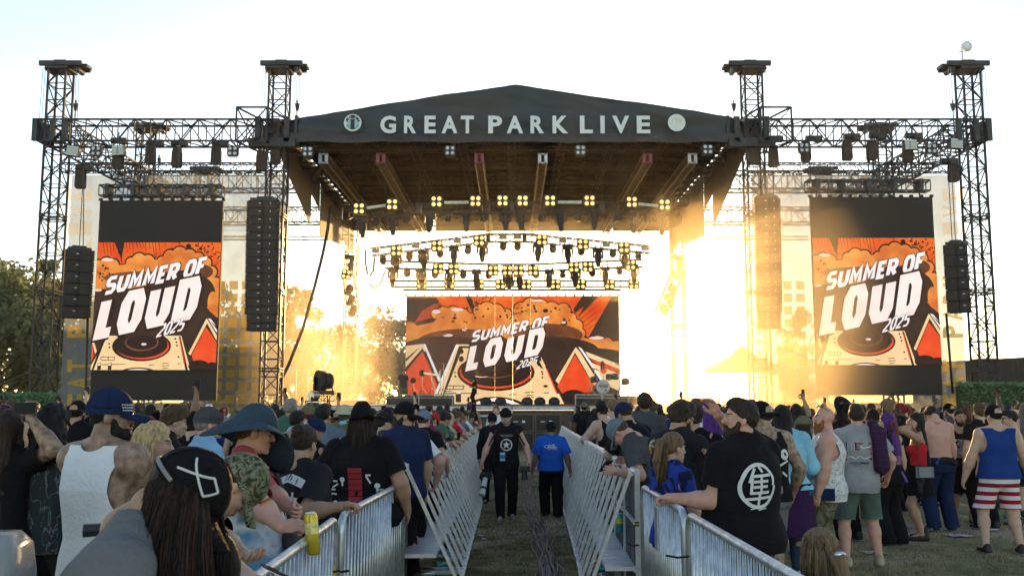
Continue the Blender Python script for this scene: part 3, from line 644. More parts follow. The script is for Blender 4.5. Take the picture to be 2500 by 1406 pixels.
def art_wide():
    L = []; rnd = random.Random(3)
    L.append(('sky', [(440,168),(1900,168),(1760,420),(600,420)])); L.append(('sky', [(1990,168),(2110,168),(1880,560),(1740,420)]))
    L.append(('line', [(720,168),(770,168),(835,330),(795,340)])); L.append(('line', [(1830,168),(1990,168),(1760,330),(1740,300)]))
    strokes(L, 'line', [(780+i*28, 168, 800+i*16, 168+rnd.uniform(40,150)) for i in range(9)]+[(1760+i*24, 330+i*30, 1900+i*20, 200+i*40) for i in range(6)], 6)
    strokes(L, 'red', [(260+i*26, 420-i*8, 330+i*26, 300-i*14) for i in range(7)], 12)
    clouds(L, [(205,480,70),(300,520,60),(390,480,50),(450,340,45),(520,330,60),(610,330,65),(700,350,60),(770,380,50),(860,310,60),(930,300,75),(1020,310,65),(1110,350,60),(1190,380,45),(1250,300,70),(1340,270,80),(1430,265,70),(1540,300,75),(1650,310,70),(1710,380,60),(1770,450,60),(1810,520,45),(1900,600,40),(1970,590,50),(2060,610,50),(2140,640,50)],
        [(168,470),(420,420),(500,350),(800,350),(1200,340),(1600,300),(1760,430),(1830,560),(2175,640),(2175,740),(1700,640),(600,640),(168,620)])
    L.append(('brown', El(700,600,420,120))); L.append(('brown', El(1500,540,330,110))); L.append(('dark', El(560,640,420,90))); L.append(('dark', El(1500,680,480,130))); L.append(('dark', El(1950,720,260,60)))
    for _ in range(46): L.append(('line', El(rnd.uniform(430,1750), rnd.uniform(225,420), *([rnd.uniform(4,13)]*2), 8)))
    for x, y, a, b in [(625,378,20,14),(1480,310,26,20),(1390,315,16,12),(610,410,16,10),(1655,425,34,26)]: L.append(('line', El(x, y, a, b, 8)))
    for x, y, a, b in [(450,320,40,22),(720,485,26,16),(560,540,50,14),(650,300,60,16),(1960,565,70,14),(1650,420,22,12),(1400,215,60,10)]: L.append(('rose', El(x, y, a, b, 12)))
    strokes(L, 'line', [(1140,390,1190,340),(1190,340,1250,325),(1250,325,1330,300),(480,560,560,520),(440,575,620,560),(300,560,420,545),(700,470,760,500)], 9)
    L.append(('dark', [(168,620),(700,640),(2175,690),(2175,1180),(168,1180)]))
    # left tent
    L.append(('cream', [(160,640),(330,620),(300,650),(165,760)])); L.append(('cream', [(160,800),(310,640),(330,622),(360,680),(165,880)]))
    L.append(('line', [(160,850),(325,660),(460,930),(520,1100),(160,1120)])); L.append(('white', [(330,622),(352,622),(500,960),(478,970)])); L.append(('red', [(165,890),(325,690),(425,900),(500,1080),(165,1100)]))
    L.append(('line', El(330,1105,180,26)))
    # console and platter
    L.append(('cream', [(640,625),(1380,625),(1650,1175),(400,1175)])); L.append(('line', [(668,640),(1350,640),(1460,860),(1380,800),(700,800),(520,1175),(490,1175)])); L.append(('cream', [(700,660),(1330,660),(1420,850),(1560,1175),(560,1175),(525,1120)]))
    L.append(('white', [(640,625),(662,625),(440,1175),(405,1175)])); L.append(('line', [(1475,830),(1500,830),(1605,1080),(1580,1080)])); L.append(('red', [(1482,850),(1494,850),(1590,1075),(1574,1075)]))
    L.append(('line', El(1015,885,362,172))); L.append(('red', El(1015,880,340,155))); L.append(('line', El(1015,866,330,150))); L.append(('brown', El(1010,850,210,90))); L.append(('line', El(1010,846,190,80))); L.append(('rose', El(880,920,60,12))); L.append(('line', El(890,914,60,10))); L.append(('dark', El(1010,820,120,60)))
    L.append(('dark', [(760,600),(1420,600),(1440,780),(760,800)]))
    for x, y, a, b in [(690,690,22,26),(690,760,24,28),(632,885,9,7),(636,920,10,9),(1445,880,10,9),(1448,930,9,8),(1450,900,8,8),(1478,1012,22,12)]: L.append(('line', El(x, y, a, b, 10)))
    strokes(L, 'line', [(548,1008,720,1008),(548,1040,720,1040),(548,1008,540,1040),(715,1004,708,1042),(620,1010,618,1038),(545,1060,600,1056),(1140,1092,1205,1086),(1285,1072,1370,1064),(1300,1098,1360,1092),(1300,1118,1370,1110),(1465,1075,1510,1070),(545,1075,850,1078)], 9)
    L.append(('line', El(1010,1255,330,146))); L.append(('cream', El(1010,1262,300,132))); L.append(('white', El(1020,1270,260,150))); L.append(('line', El(1010,1290,250,140)))
    L.append(('line', [(640,1070),(690,1070),(690,1160),(640,1160)])); L.append(('white', [(645,1064),(686,1064),(686,1082),(645,1082)]))
    # right tent
    L.append(('line', [(1765,630),(2060,1010),(1980,1010),(1765,690),(1590,1010),(1550,980)])); L.append(('cream', [(1762,650),(1800,690),(1980,990),(1935,1010),(1755,700),(1600,990),(1570,960)])); L.append(('white', [(1785,645),(1815,660),(2060,1010),(2030,1020)]))
    L.append(('red', [(1755,722),(1925,1000),(1900,1080),(1640,1090),(1588,1010)])); L.append(('line', El(1740,1110,115,66))); L.append(('line', El(1880,1115,90,46)))
    L.append(('cream', [(1850,690),(2175,812),(2175,870),(1880,745)])); L.append(('cream', [(1900,790),(2175,900),(2175,1060),(2060,1010)])); L.append(('red', [(1890,765),(2010,790),(2175,860),(2175,890),(2000,830)])); L.append(('red', El(2020,860,32,40,12))); L.append(('line', El(2012,820,20,42,12)))
    word(L, 'SUMMER OF', (790,594), (730/8.5,-146/8.5), (26,-86), [1.02,1.02,1.16,1.16,.86,.98,.42,1.02,.86], .60, .28, 'white', 'line')
    word(L, 'LOUD', (765,838), (745/3.9,-168/3.9), (40,-198), [.80,1.04,1.04,1.02], .50, .32, 'peach', 'line')
    word(L, '2025', (1212,850), (190/4,-50/4), (28,-66), [1,1,1,1], 60/100., .17, 'white', 'line')
    return L
def art_tall():
    L = []; rnd = random.Random(5)
    L.append(('sky', [(440,303),(1330,303),(1330,560),(440,560)]))
    L.append(('line', [(595,303),(662,303),(650,400),(657,468),(640,400)])); strokes(L, 'line', [(x, 303, x+rnd.uniform(6,20), 303+rnd.uniform(30,95)) for x in range(520, 900, 22)], 4); strokes(L, 'line', [(1030,303,1050,345),(1290,420,1315,380),(1270,470,1312,420)], 5)
    for _ in range(60):
        x = rnd.gauss(1160, 90); L.append(('line', El(x, rnd.uniform(310,400), *([rnd.uniform(2,7)]*2), 7)))
    for x, y, r in [(1097,330,18),(1085,355,8),(1150,325,9),(1180,345,12),(1230,330,8),(1210,360,7)]: L.append(('line', El(x, y, r, r, 10)))
    clouds(L, [(500,450,30),(550,440,38),(600,452,36),(660,480,26),(720,440,38),(770,420,46),(830,430,44),(885,455,30),(925,430,34),(975,395,42),(1040,380,48),(1105,395,46),(1165,410,40),(1215,440,40),(1255,500,40),(1290,570,34)],
        [(440,470),(700,450),(1000,400),(1200,430),(1320,590),(1320,800),(440,800)])
    L.append(('brown', El(800,540,260,44))); L.append(('brown', El(1180,500,90,50))); L.append(('dark', El(640,660,260,50))); L.append(('dark', El(1050,640,240,150)))
    for _ in range(26): L.append(('line', El(rnd.uniform(500,620), rnd.uniform(440,560), *([rnd.uniform(3,8)]*2), 8)))
    L.append(('rose', El(560,420,40,10))); L.append(('rose', El(505,622,28,8)))
    L.append(('dark', [(440,660),(1120,600),(1260,760),(1330,820),(1330,1145),(440,1145)])); L.append(('cloud', El(1275,700,34,70)))
    L.append(('red', [(440,960),(488,945),(500,1050),(470,1145),(440,1145)])); L.append(('cream', [(478,935),(490,935),(520,1020),(510,1040)]))
    L.append(('cream', [(590,920),(1075,920),(1145,1142),(472,1142)])); L.append(('line', [(560,925),(580,925),(505,1142),(492,1142)])); L.append(('line', [(1058,925),(1070,925),(1128,1142),(1112,1142)])); L.append(('red', [(1062,940),(1068,940),(1108,1100),(1098,1100)]))
    L.append(('line', El(815,988,196,98))); L.append(('red', El(822,990,176,84))); L.append(('line', El(812,980,176,84))); L.append(('brown', El(815,965,112,56))); L.append(('line', El(815,960,102,50))); L.append(('rose', El(830,975,18,8))); L.append(('dark', [(700,860),(1000,830),(1010,905),(700,930)]))
    strokes(L, 'line', [(552,1058,640,1058),(552,1078,640,1078),(552,1058,548,1078),(640,1058,640,1078),(600,1058,598,1078),(560,1108,715,1104),(870,1112,905,1108),(958,1100,1000,1096),(958,1116,1008,1112),(962,1132,1000,1128),(1060,1102,1080,1100)], 5)
    for x, y in [(600,972),(604,996),(1038,940),(1046,962),(1050,984),(1064,1058)]: L.append(('line', El(x, y, 7, 6, 8)))
    for x in (530, 600): L.append(('line', [(x,1100),(x+24,1096),(x+24,1140),(x,1142)])); L.append(('white', [(x+2,1104),(x+20,1101),(x+20,1112),(x+2,1114)]))
    L.append(('line', El(800,1160,120,34))); L.append(('white', El(800,1164,104,30)))
    L.append(('line', [(1240,800),(1120,1040),(1150,1060),(1250,845),(1330,960),(1330,880)])); L.append(('cream', [(1240,806),(1128,1036),(1142,1048),(1245,838),(1330,985),(1330,945)])); L.append(('white', [(1248,806),(1330,930),(1330,890),(1270,812)])); L.append(('line', [(1262,820),(1330,905),(1330,880)]))
    L.append(('red', [(1238,862),(1150,1045),(1170,1100),(1330,1100),(1330,990)])); L.append(('line', El(1200,1118,70,40))); L.append(('line', El(1290,1122,50,30))); L.append(('line', [(1146,1110),(1330,1110),(1330,1145),(1146,1145)]))
    word(L, 'SUMMER OF', (562,642), (672/8.5,-140/8.5), (24,-96), [1.02,1.02,1.16,1.16,.86,.98,.42,1.02,.86], .60, .28, 'white', 'line')
    word(L, 'LOUD', (536,912), (690/3.9,-150/3.9), (40,-218), [.80,1.04,1.04,1.02], .50, .32, 'peach', 'line')
    word(L, '2025', (924,926), (178/4,-48/4), (28,-76), [1,1,1,1], 60/100., .17, 'white', 'line')
    return L
def put_art(L, cols, y0, y1, fmap, parent, nm):
    keys = list(CO); mb = MB()
    for k, (x0, x1) in enumerate(cols):
        bgp = [(x0,y0),(x1,y0),(x1,y1),(x0,y1)]; i = 0
        for col, P in [('dark', bgp)]+L:
            Q = clip_rect(P, x0, y0, x1, y1)
            if len(Q) < 3: continue
            mb.c = keys.index(col); mb.poly([fmap(x, y, i*.0006) for x, y in Q]); i += 1
    return mb.build(nm, [CO[k] for k in keys], parent)
SCR = mat('led_panel_black', (.016,.015,.016), .75, 0, .12, .5)
# wide LED wall, built of 12 columns with open seams
YL = 48.0; A, B = W(992, 722, YL), W(1515, 987, YL); Bx = W(1511, 722, YL).x
led = thing('led_wall', 'wide video wall at the back of the stage showing the festival artwork', 'video screen', ((A.x+B.x)/2, YL, B.z))
ncol = 12; cw = (B.x-A.x)/ncol; mb = MB()
for i in range(ncol): mb.box((A.x+cw*(i+.5), YL+.1, (A.z+B.z)/2), (cw-.004, .12, A.z-B.z))
for i in range(25): mb.box((A.x+(B.x-A.x)*i/24, YL+.1, A.z+.04), (.1, .12, .1))
mb.build('panel_columns', SCR, led)
fx = lambda u: A.x+(u-168)/(2175-168)*(B.x-A.x); fz = lambda v: A.z+(v-170)/(1180-170)*(B.z-A.z)
du = 2007/ncol; gp = .004/(B.x-A.x)*2007/2
put_art(art_wide(), [(168+du*i+gp, 168+du*(i+1)-gp) for i in range(ncol)], 172, 1180, lambda u, v, o: (fx(u), YL+.038-o, fz(v)), led, 'screen_image')
mb = MB(); mb.box((0, YL+.1, W(0, 707, YL).z), (11.2, .12, .1))
for i in range(13):
    x = A.x+(B.x-A.x)*(i+.02)/12.05; mb.bar((x-.05, YL+.1, W(0, 707, YL).z), (x, YL+.1, A.z), .02); mb.bar((x+.1, YL+.1, W(0, 700, YL).z+.3), (x, YL+.1, A.z), .015)
mb.build('hanging_bar', BLK, led)
# portrait screens
def side_screen(corn, cont, tr, hang, lab, nm):
    """corn: image corners tl,tr,br,bl; cont: content top/bottom rows"""
    Y = 37.2; P = [W(x, y, Y) for x, y in corn]
    t = thing('video_screen', lab, 'video screen', (P[3]+P[2])/2, 'portrait video screens')
    x0, x1 = (P[0].x+P[3].x)/2, (P[1].x+P[2].x)/2; z1, z0 = (P[0].z+P[1].z)/2, (P[2].z+P[3].z)/2
    mb = MB(); mb.box(((x0+x1)/2, Y+.08, (z0+z1)/2), (x1-x0, .14, z1-z0))
    for i in range(13): mb.box((x0+(x1-x0)*i/12, Y+.08, z1+.05), (.12, .12, .1))
    mb.build('panel', SCR, t)
    zt, zb = W(0, cont[0], Y).z, W(0, cont[1], Y).z
    put_art(art_tall(), [(486, 1312)], 303, 1142, lambda u, v, o: (x0+.02+(u-486)/(1312-486)*(x1-x0-.04), Y-.004-o, zt+(v-303)/(1142-303)*(zb-zt)), t, 'screen_image')
    a, b = W(tr[0], tr[2], Y+.2), W(tr[1], tr[2], Y+.2); mb = MB(); mb.truss(a, b, .42, .42, .04, .022, .5)
    for i in range(5):
        x = a.x+(b.x-a.x)*(i+.35)/4.75; mb.box((x, Y+.1, a.z), (.16, .5, .48)); mb.bar((x, Y+.1, a.z-.2), (x, Y+.1, z1+.05), .03)
    mb.build('hanging_truss', BLK, t)
    for px in hang: mb = MB(); p = W(px, tr[2]-20, Y+.2); mb.bar(p, (p.x, p.y, 12.2), .014); mb.bar(p, p+Vector((-.2,0,-.35)), .02); mb.bar(p, p+Vector((.2,0,-.35)), .02); mb.build('hanging_chain', STEEL, t)
side_screen([(241,491),(541,488),(531,976),(222,978)], (592,903), (247,545,467), (282,373,433,535), 'tall video screen with festival artwork left of the left tall line array', 'l')
side_screen([(1975,482),(2274,480),(2304,963),(2000,966)], (581,891), (1968,2266,455), (1978,2078,2140,2226), 'tall video screen with festival artwork right of the golden haze beside the hedge', 'r')
# ================================================================== MESH BANNERS
def scrim_mat(name, col, alpha, grid=None):
    m = bpy.data.materials.new(name); m.use_nodes = True; N = m.node_tree.nodes; L = m.node_tree.links; b = N['Principled BSDF']; b.inputs['Roughness'].default_value = .8
    b.inputs['Base Color'].default_value = col+(1,); t = N.new('ShaderNodeBsdfTransparent'); tl = N.new('ShaderNodeBsdfTranslucent'); tl.inputs[0].default_value = col+(1,)
    m1 = N.new('ShaderNodeMixShader'); m1.inputs[0].default_value = .55; L.new(b.outputs[0], m1.inputs[1]); L.new(tl.outputs[0], m1.inputs[2])
    m2 = N.new('ShaderNodeMixShader'); m2.inputs[0].default_value = alpha; L.new(t.outputs[0], m2.inputs[1]); L.new(m1.outputs[0], m2.inputs[2]); L.new(m2.outputs[0], N['Material Output'].inputs[0])
    tc = N.new('ShaderNodeTexCoord'); no = N.new('ShaderNodeTexNoise'); no.inputs['Scale'].default_value = .8; L.new(tc.outputs['Object'], no.inputs['Vector'])
    ma = N.new('ShaderNodeMath'); ma.operation = 'MULTIPLY_ADD'; ma.inputs[1].default_value = .2; ma.inputs[2].default_value = alpha-.1; L.new(no.outputs[0], ma.inputs[0]); L.new(ma.outputs[0], m2.inputs[0])
    return m
SCM = scrim_mat('grey_mesh_banner', (.15,.165,.175), .80); SCG = scrim_mat('mesh_banner_grid', (.20,.19,.18), .86); SCY = scrim_mat('yellow_mesh_print', (.72,.44,.06), .8); SCW = scrim_mat('white_mesh_print', (.85,.85,.84), .85)
YS = 46.3
def scrim(pa, pb, label, textx, gridx):
    zt, zb = W(0, 428, YS).z, gz(YS)+.1; xa, xb = lx(pa, YS), lx(pb, YS); t = thing('mesh_banner', label, 'banner', ((xa+xb)/2, YS, zb), 'mesh banners of the wings')
    mb = MB(); n = 30
    V = [(xa+(xb-xa)*i/n, YS+.04*math.sin(i*1.3), z) for z in (zb, zt) for i in range(n+1)]
    mb.add(V, [(i, i+1, n+2+i, n+1+i) for i in range(n)]); mb.build('mesh_sheet', SCM, t)
    s = 'GREAT PARK LIVE'; ys = np.linspace(1075, 448, len(s)+1); 
    for i, ch in enumerate(s):
        if ch == ' ': continue
        V, F, a = text_mesh(ch, .03); y0, y1 = ys[i], ys[i]+(ys[i+1]-ys[i])*.72
        A_, B_ = W(textx[0], y0, YS-.12), W(textx[1], y1, YS-.12)
        if B_.z < zb: continue
        mb = MB(); mb.add([(B_.x+(A_.x-B_.x)*v, YS-.12, A_.z+(B_.z-A_.z)*u) for u, v in V], F); mb.build('letter', SCW if i > 10 else SCY, t)
    g0, g1 = gridx; sz = (lx(g0+31, YS)-lx(g0, YS)); xg = lx(g0, YS); mb = MB(); mb.c = 0; ztop = W(0, 682, YS).z
    mb2 = MB(); z = ztop
    while z > zb+sz:
        x = xg
        while x+sz*.5 < lx(g1, YS):
            mb2.add([(x+sz*.16, YS-.1, z-sz*.84), (x+sz*.84, YS-.1, z-sz*.84), (x+sz*.84, YS-.1, z-sz*.16), (x+sz*.16, YS-.1, z-sz*.16)], [(0,1,2,3)]); x += sz
        z -= sz
    mb2.build('yellow_squares', SCY, t)
    z1 = W(0, 847, YS).z; mb = MB(); mb.add([(xg-.3, YS-.06, zb), (lx(g1, YS), YS-.06, zb), (lx(g1, YS), YS-.06, z1), (xg-.3, YS-.06, z1)], [(0,1,2,3)]); mb.build('grid_panel', SCG, t)
scrim(146, 692, 'grey mesh banner with sideways lettering behind the left screen', (163, 224), (516, 640))
scrim(1850, 2362, 'grey mesh banner with sideways lettering behind the right screen', (2302, 2352), (1915, 1975))
# ================================================================== STAGE GEAR AND CREW AREA
zdk = zd
RAIL = mat('riser_trim', (.42,.40,.36), .5, .3)
def riser(px0, px1, Y, label):
    a, b = lx(px0, Y), lx(px1, Y); h = .46; t = thing('drum_riser', label, 'riser', ((a+b)/2, Y, zdk), 'risers on the stage'); mb = MB()
    mb.box(((a+b)/2, Y+1.1, zdk+h/2-.02), (b-a-.1, 2.1, h-.06)); mb.build('platform', mat('riser_black', (.04,.036,.034), .7), t)
    mb = MB(); n = max(1, round((b-a)/1.3)); mb.box(((a+b)/2, Y, zdk+h), (b-a, .06, .05)); mb.box(((a+b)/2, Y, zdk+h-.15), (b-a, .05, .03))
    for i in range(n+1): mb.box((a+(b-a)*i/n, Y, zdk+h/2), (.05, .06, h))
    for i in range(int((b-a)/.25)): x = a+.25*i; mb.bar((x, Y, zdk+h-.14), (x+.12, Y, zdk+h-.02), .008); mb.bar((x+.12, Y, zdk+h-.02), (x+.25, Y, zdk+h-.14), .008)
    mb.build('trim_frame', RAIL, t); return zdk+h
zr1 = riser(940, 1105, 43.5, 'low black riser with silver trim at the left of the stage'); zr2 = riser(1405, 1600, 43.5, 'low black riser with silver trim under the right drum kit')
CHR = mat('chrome_hardware', (.5,.48,.45), .25, .9, .1); DRM = mat('drum_shell', (.06,.055,.055), .35, .1, .2, 8)
def stand(mb, x, y, z0, h, tilt=0):
    mb.cyl((x, y, z0+.2), (x+tilt, y, z0+h), .015, n=5)
    for a in (0, 2.1, 4.2): mb.bar((x, y, z0+.35), (x+.25*math.cos(a), y+.25*math.sin(a), z0), .012)
def drumkit(cx, Y, z0, label, kick):
    t = thing('drum_kit', label, 'drum kit', (cx, Y, z0), 'drum kits'); mb = MB()
    if kick:
        mb.cyl((cx-.55, Y-.25, z0+.36), (cx-.55, Y+.3, z0+.36), .33, n=24); b = mb.build('kick_drum', DRM, t)
        mb = MB(); mb.cyl((cx-.55, Y-.27, z0+.36), (cx-.55, Y-.255, z0+.36), .315, n=28); mb.build('kick_head', mat('drum_head_white', (.55,.56,.60), .5), b)
        V, F, a = text_mesh('1PROCURE', .03); mb = MB(); mb.add([(cx-.77+.44*u, Y-.285, z0+.32+.15*v) for u, v in V], F); mb.build('kick_lettering', mat('drum_lettering', (.25,.03,.06), .6), b)
        mb = MB(); ring(mb, Vector((cx-.42, 0, z0+.2)), .03, .055, 0, 6.283, Y-.285, 14); mb.build('kick_mark', BLK, b)
    mb = MB()
    for dx, dy, h, r_ in ([(-.25,-.05,.72,.15),(.05,.0,.74,.16),(.5,-.1,.5,.2),(-.95,-.1,.6,.16)] if kick else [(-.5,-.1,.62,.13),(-.1,0,.95,.14)]): mb.cyl((cx+dx, Y+dy-.05, z0+h), (cx+dx, Y+dy+.02, z0+h+(.2 if kick else .08)), r_, n=16)
    mb.build('tom_drums', DRM, t)
    mb = MB()
    for dx, h, r_ in ([(-.9,1.2,.22),(-.5,1.35,.2),(.3,1.4,.24),(.75,1.15,.25),(1.0,1.3,.2)] if kick else [(-.1,1.15,.18),(.75,1.2,.16),(.9,1.45,.14)]): 
        p = Vector((cx+dx, Y+.15, z0+h)); mb.ell(p, (r_, r_, .02), 14, 6, Matrix.Rotation(R(random.uniform(-18,18)), 3, 'Y')); 
    mb.build('cymbals', mat('cymbal_brass', (.35,.28,.16), .3, .8), t)
    mb = MB()
    for dx, h in ([(-.9,1.2),(-.5,1.35),(.3,1.4),(.75,1.15),(1.0,1.3),(.5,.5),(-1.1,.8)] if kick else [(-.5,.66),(-.1,1.1),(.75,1.2),(.9,1.45),(.35,.8)]): stand(mb, cx+dx, Y+.15, z0, h)
    if not kick: mb.box((cx+.35, Y, z0+.95), (.75, .25, .09), Matrix.Rotation(R(8), 3, 'Y')); mb.bar((cx+.6, Y, z0), (cx+.3, Y, z0+.9), .02); mb.bar((cx+.85, Y, z0), (cx+.7, Y, z0+1.1), .02)
    else: mb.box((cx+1.35, Y+.1, z0+1.0), (.55, .3, .06), Matrix.Rotation(R(-14), 3, 'Y')); mb.bar((cx+1.35, Y+.1, z0), (cx+1.35, Y+.1, z0+1), .02)
    mb.build('stands', CHR, t)
drumkit(lx(1500, 44.2), 44.2, zr2, 'full drum kit with a white lettered kick drum on the right riser', True)
drumkit(lx(1035, 44.2), 44.2, zr1, 'electronic pads and keyboard on chrome stands on the left riser', False)
def wedge(px, Y, lb):
    x = lx(px, Y); mb = MB(); mb.ell((x, Y, zdk+.15), (.24, .22, .2), 14, 8); mb.box((x, Y, zdk+.04), (.4, .36, .08)); tag(mb.build('floor_light', BLKM, loc=(x, Y, zdk)), lb, 'stage light', 'floor lights along the stage edge')
for i, px in enumerate([1186, 1222, 1287, 1318, 1353]): wedge(px, 39.2, '%s round floor light from the left at the stage edge' % ORD[i])
# followspot platform left of the stage
Y = 39.0; c = W(788, 960, Y); t = thing('spotlight', 'pair of big dark drum shaped lights standing on a truss left of the stage', 'stage light', c); mb = MB()
for dx, r_ in ((-.08, .36), (.2, .28)): mb.cyl(W(788, 930, Y)+Vector((dx-.12, -.1, 0)), W(788, 930, Y)+Vector((dx+.12, .1, 0)), r_, r_*.92, 16, sq=1.25)
mb.build('lamp_drum', BLKM, t); mb = MB()
for dx in (-.34, .42): mb.box(W(788, 942, Y)+Vector((dx, 0, 0)), (.05, .3, .75))
mb.box(W(790, 958, Y), (.95, .5, .16)); mb.build('yoke', BLKM, t); mb = MB(); mb.truss((c.x, Y, gz(Y)), (c.x, Y, c.z-.1), .5, .5, .03, .018, .5, up=(0,1,0)); mb.truss(W(788, 968, Y), W(818, 968, Y), .4, .35, .025, .012, .3); mb.build('stand_truss', STEEL, t)
c = W(763, 985, 37); t = thing('searchlight', 'chrome searchlight on a road case left of the stage', 'stage light', c); mb = MB(); p = W(763, 966, 37); mb.cyl(p+Vector((.1,.2,0)), p+Vector((-.05,-.12,0)), .2, .17, 14); mb.build('lamp', CHR, t); mb = MB(); mb.box(W(765, 990, 37.2), (.55, .5, .4)); mb.build('road_case', BLKM, t); mb = MB()
for dx in (-.28, .28): mb.bar(W(765, 981, 36.9)+Vector((dx,0,0)), W(765, 1005, 36.9)+Vector((dx,0,0)), .025)
mb.bar(W(765, 981, 36.9)+Vector((-.28,0,0)), W(765, 981, 36.9)+Vector((.28,0,0)), .025); mb.build('case_edge', CHR, t)
c = W(698, 990, 37); t = thing('work_light', 'small dark work light with wire hoops near the inner left tower', 'stage light', c); mb = MB(); mb.cyl((c.x, 37, gz(37)), c, .05, n=6); mb.cyl(c, W(698, 975, 37), .1, .08, 10); mb.cyl(W(698, 972, 37), W(698, 962, 37), .07, .05, 8); mb.build('lamp', BLKM, t); mb = MB()
for s in (-1, 1): mb.tube([W(698, 975, 37), W(698+s*14, 976, 37), W(698+s*16, 985, 37), W(698, 992, 37)], .012, 4)
mb.build('wire_hoop', BLK, t)
# ================================================================== TREES, HEDGES, TENTS, WALL
BARK = mat('tree_bark', (.075,.055,.04), .9, 0, .3, 8, .5, 20)
def leaf(name, c): return mat(name, c, .6, 0, .45, 1.2, transl=.6)
LF = [leaf('tree_leaves_olive', (.17,.185,.09)), leaf('tree_leaves_green', (.15,.18,.09)), leaf('tree_leaves_backlit', (.24,.2,.08))]  # third leaf tone has the golden backlight put into its colour
def tree(x, y, h, wd, label, lf, seed, n=5200, ls=.22):
    rnd = random.Random(seed); t = thing('tree', label, 'tree', (x, y, gz(y)-.1), 'trees behind the stage'); mb = MB()
    z0 = gz(y)-.1; pts = [(x+rnd.uniform(-.2,.2)*k, y, z0+h*.75*k/5) for k in range(6)]; mb.tube(pts, [.28-.045*k for k in range(6)], 8); cl = []
    for k in range(16):
        f = rnd.uniform(.22, .8); b = Vector((x, y, z0+h*f*.7)); a = rnd.uniform(0, 6.28); rr = wd/2*rnd.uniform(.35, 1)*(1.15-abs(f-.45)); e = Vector((x+rr*math.cos(a), y+rr*math.sin(a), z0+h*f+rnd.uniform(0,.12)*h)); mb.tube([b, (b+e)/2+Vector((0,0,.3)), e], [.09,.06,.025], 5); cl.append((e, rnd.uniform(.12,.24)*wd))
    for k in range(12):
        f = rnd.uniform(.2, .98); rr = wd*.3*(1-abs(f-.45)); a = rnd.uniform(0,6.28); cl.append((Vector((x+rr*math.cos(a), y+rr*math.sin(a), z0+h*f)), rnd.uniform(.10,.2)*wd))
    mb.build('trunk', BARK, t, True); V = []; F = []
    for i in range(n):
        c, r_ = rnd.choice(cl); d = Vector((rnd.gauss(0,1), rnd.gauss(0,1), rnd.gauss(0,.8))).normalized()*r_*rnd.uniform(.2,1)**.5; p = c+d
        if p.z > z0+h or p.z < z0+.6: continue
        u = Vector((rnd.gauss(0,1), rnd.gauss(0,1), rnd.gauss(0,1))).normalized(); v = u.orthogonal().normalized(); s = ls*rnd.uniform(.6,1.3); o = len(V)
        V += [p-u*s, p+v*s*.55, p+u*s, p-v*s*.55]; F.append((o, o+1, o+2, o+3))
    m = MB(); m.V = [tuple(v) for v in V]; m.F = F; m.M = [0]*len(F); m.build('crown', LF[lf], t)
def tpx(px, Y, top): return lx(px, Y), Y, W(px, top, Y).z-gz(Y)
for px, Y, top, wd, lb, lf, n, sd_ in [(-10,66,640,10,'broad leafy tree at the far left edge behind the hedge',1,9000,1),(62,72,628,8,'leafy tree just left of the outer left tower',0,7000,2),(190,74,740,9,'dark tree seen through the left mesh banner beside its lettering',0,5200,3),(300,80,700,10,'leafy tree hidden behind the left screen',1,3000,4),(565,70,690,7.5,'backlit tree seen through the grid of the left banner',2,4600,5),(640,78,760,7,'low backlit tree behind the left tall line array',2,3000,6),(722,70,698,5,'narrow backlit tree right of the inner left tower',2,3200,7),(800,82,790,8,'pale backlit tree behind the spotlights left of the stage',2,3600,8),(905,84,745,8,'pale backlit tree left of the video wall',0,4600,9),(975,88,770,7,'pale backlit tree touching the left edge of the video wall',2,3600,10),(1965,74,752,4,'slim tree in golden haze left of the right screen',2,2400,11)]:
    x, y, h = tpx(px, Y, top); tree(x, y, h, wd, lb, lf, sd_, n)
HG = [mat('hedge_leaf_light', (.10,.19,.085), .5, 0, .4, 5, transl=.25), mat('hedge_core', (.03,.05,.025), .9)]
def hedge(px0, px1, pt, Y, label):
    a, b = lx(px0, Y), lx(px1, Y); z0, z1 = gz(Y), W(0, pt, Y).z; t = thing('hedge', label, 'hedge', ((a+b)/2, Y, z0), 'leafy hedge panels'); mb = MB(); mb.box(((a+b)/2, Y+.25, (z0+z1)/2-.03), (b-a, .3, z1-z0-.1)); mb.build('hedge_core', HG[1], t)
    rnd = random.Random(px0); V = []; F = []
    for i in range(int((b-a)*(z1-z0)*420)):
        p = Vector((rnd.uniform(a, b), Y+.1+rnd.uniform(-.13,.05), rnd.uniform(z0, z1)))
        if rnd.random() < .15: p.z = z1+rnd.uniform(-.08,.06); p.y = Y+rnd.uniform(0,.4)
        u = Vector((rnd.gauss(0,1), rnd.gauss(0,.5), rnd.gauss(-.4,1))).normalized(); v = u.orthogonal().normalized(); s = rnd.uniform(.05,.09); o = len(V); V += [p-u*s, p+v*s*.6, p+u*s, p-v*s*.6]; F.append((o,o+1,o+2,o+3))
    m = MB(); m.V = [tuple(v) for v in V]; m.F = F; m.M = [0]*len(F); m.build('foliage', HG[0], t)
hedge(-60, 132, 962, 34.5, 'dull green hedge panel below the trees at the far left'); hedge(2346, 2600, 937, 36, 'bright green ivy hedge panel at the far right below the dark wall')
mb = MB(); Y = 52; a, b = lx(2285, Y), lx(2900, Y); mb.slab([(a, Y, gz(Y)), (b, Y, gz(Y)), (b, Y, W(0, 850, Y).z), (a, Y, W(0, 884, Y).z)], (0, 3, 0)); tag(mb.build('wall', mat('dark_fence_cloth', (.028,.026,.024), .85, 0, .4, 1.5, .3, 6, stretch=(3,1,.4)), loc=(a, Y, gz(Y))), 'long dark wall rising to the right behind the bright ivy hedge', 'wall')
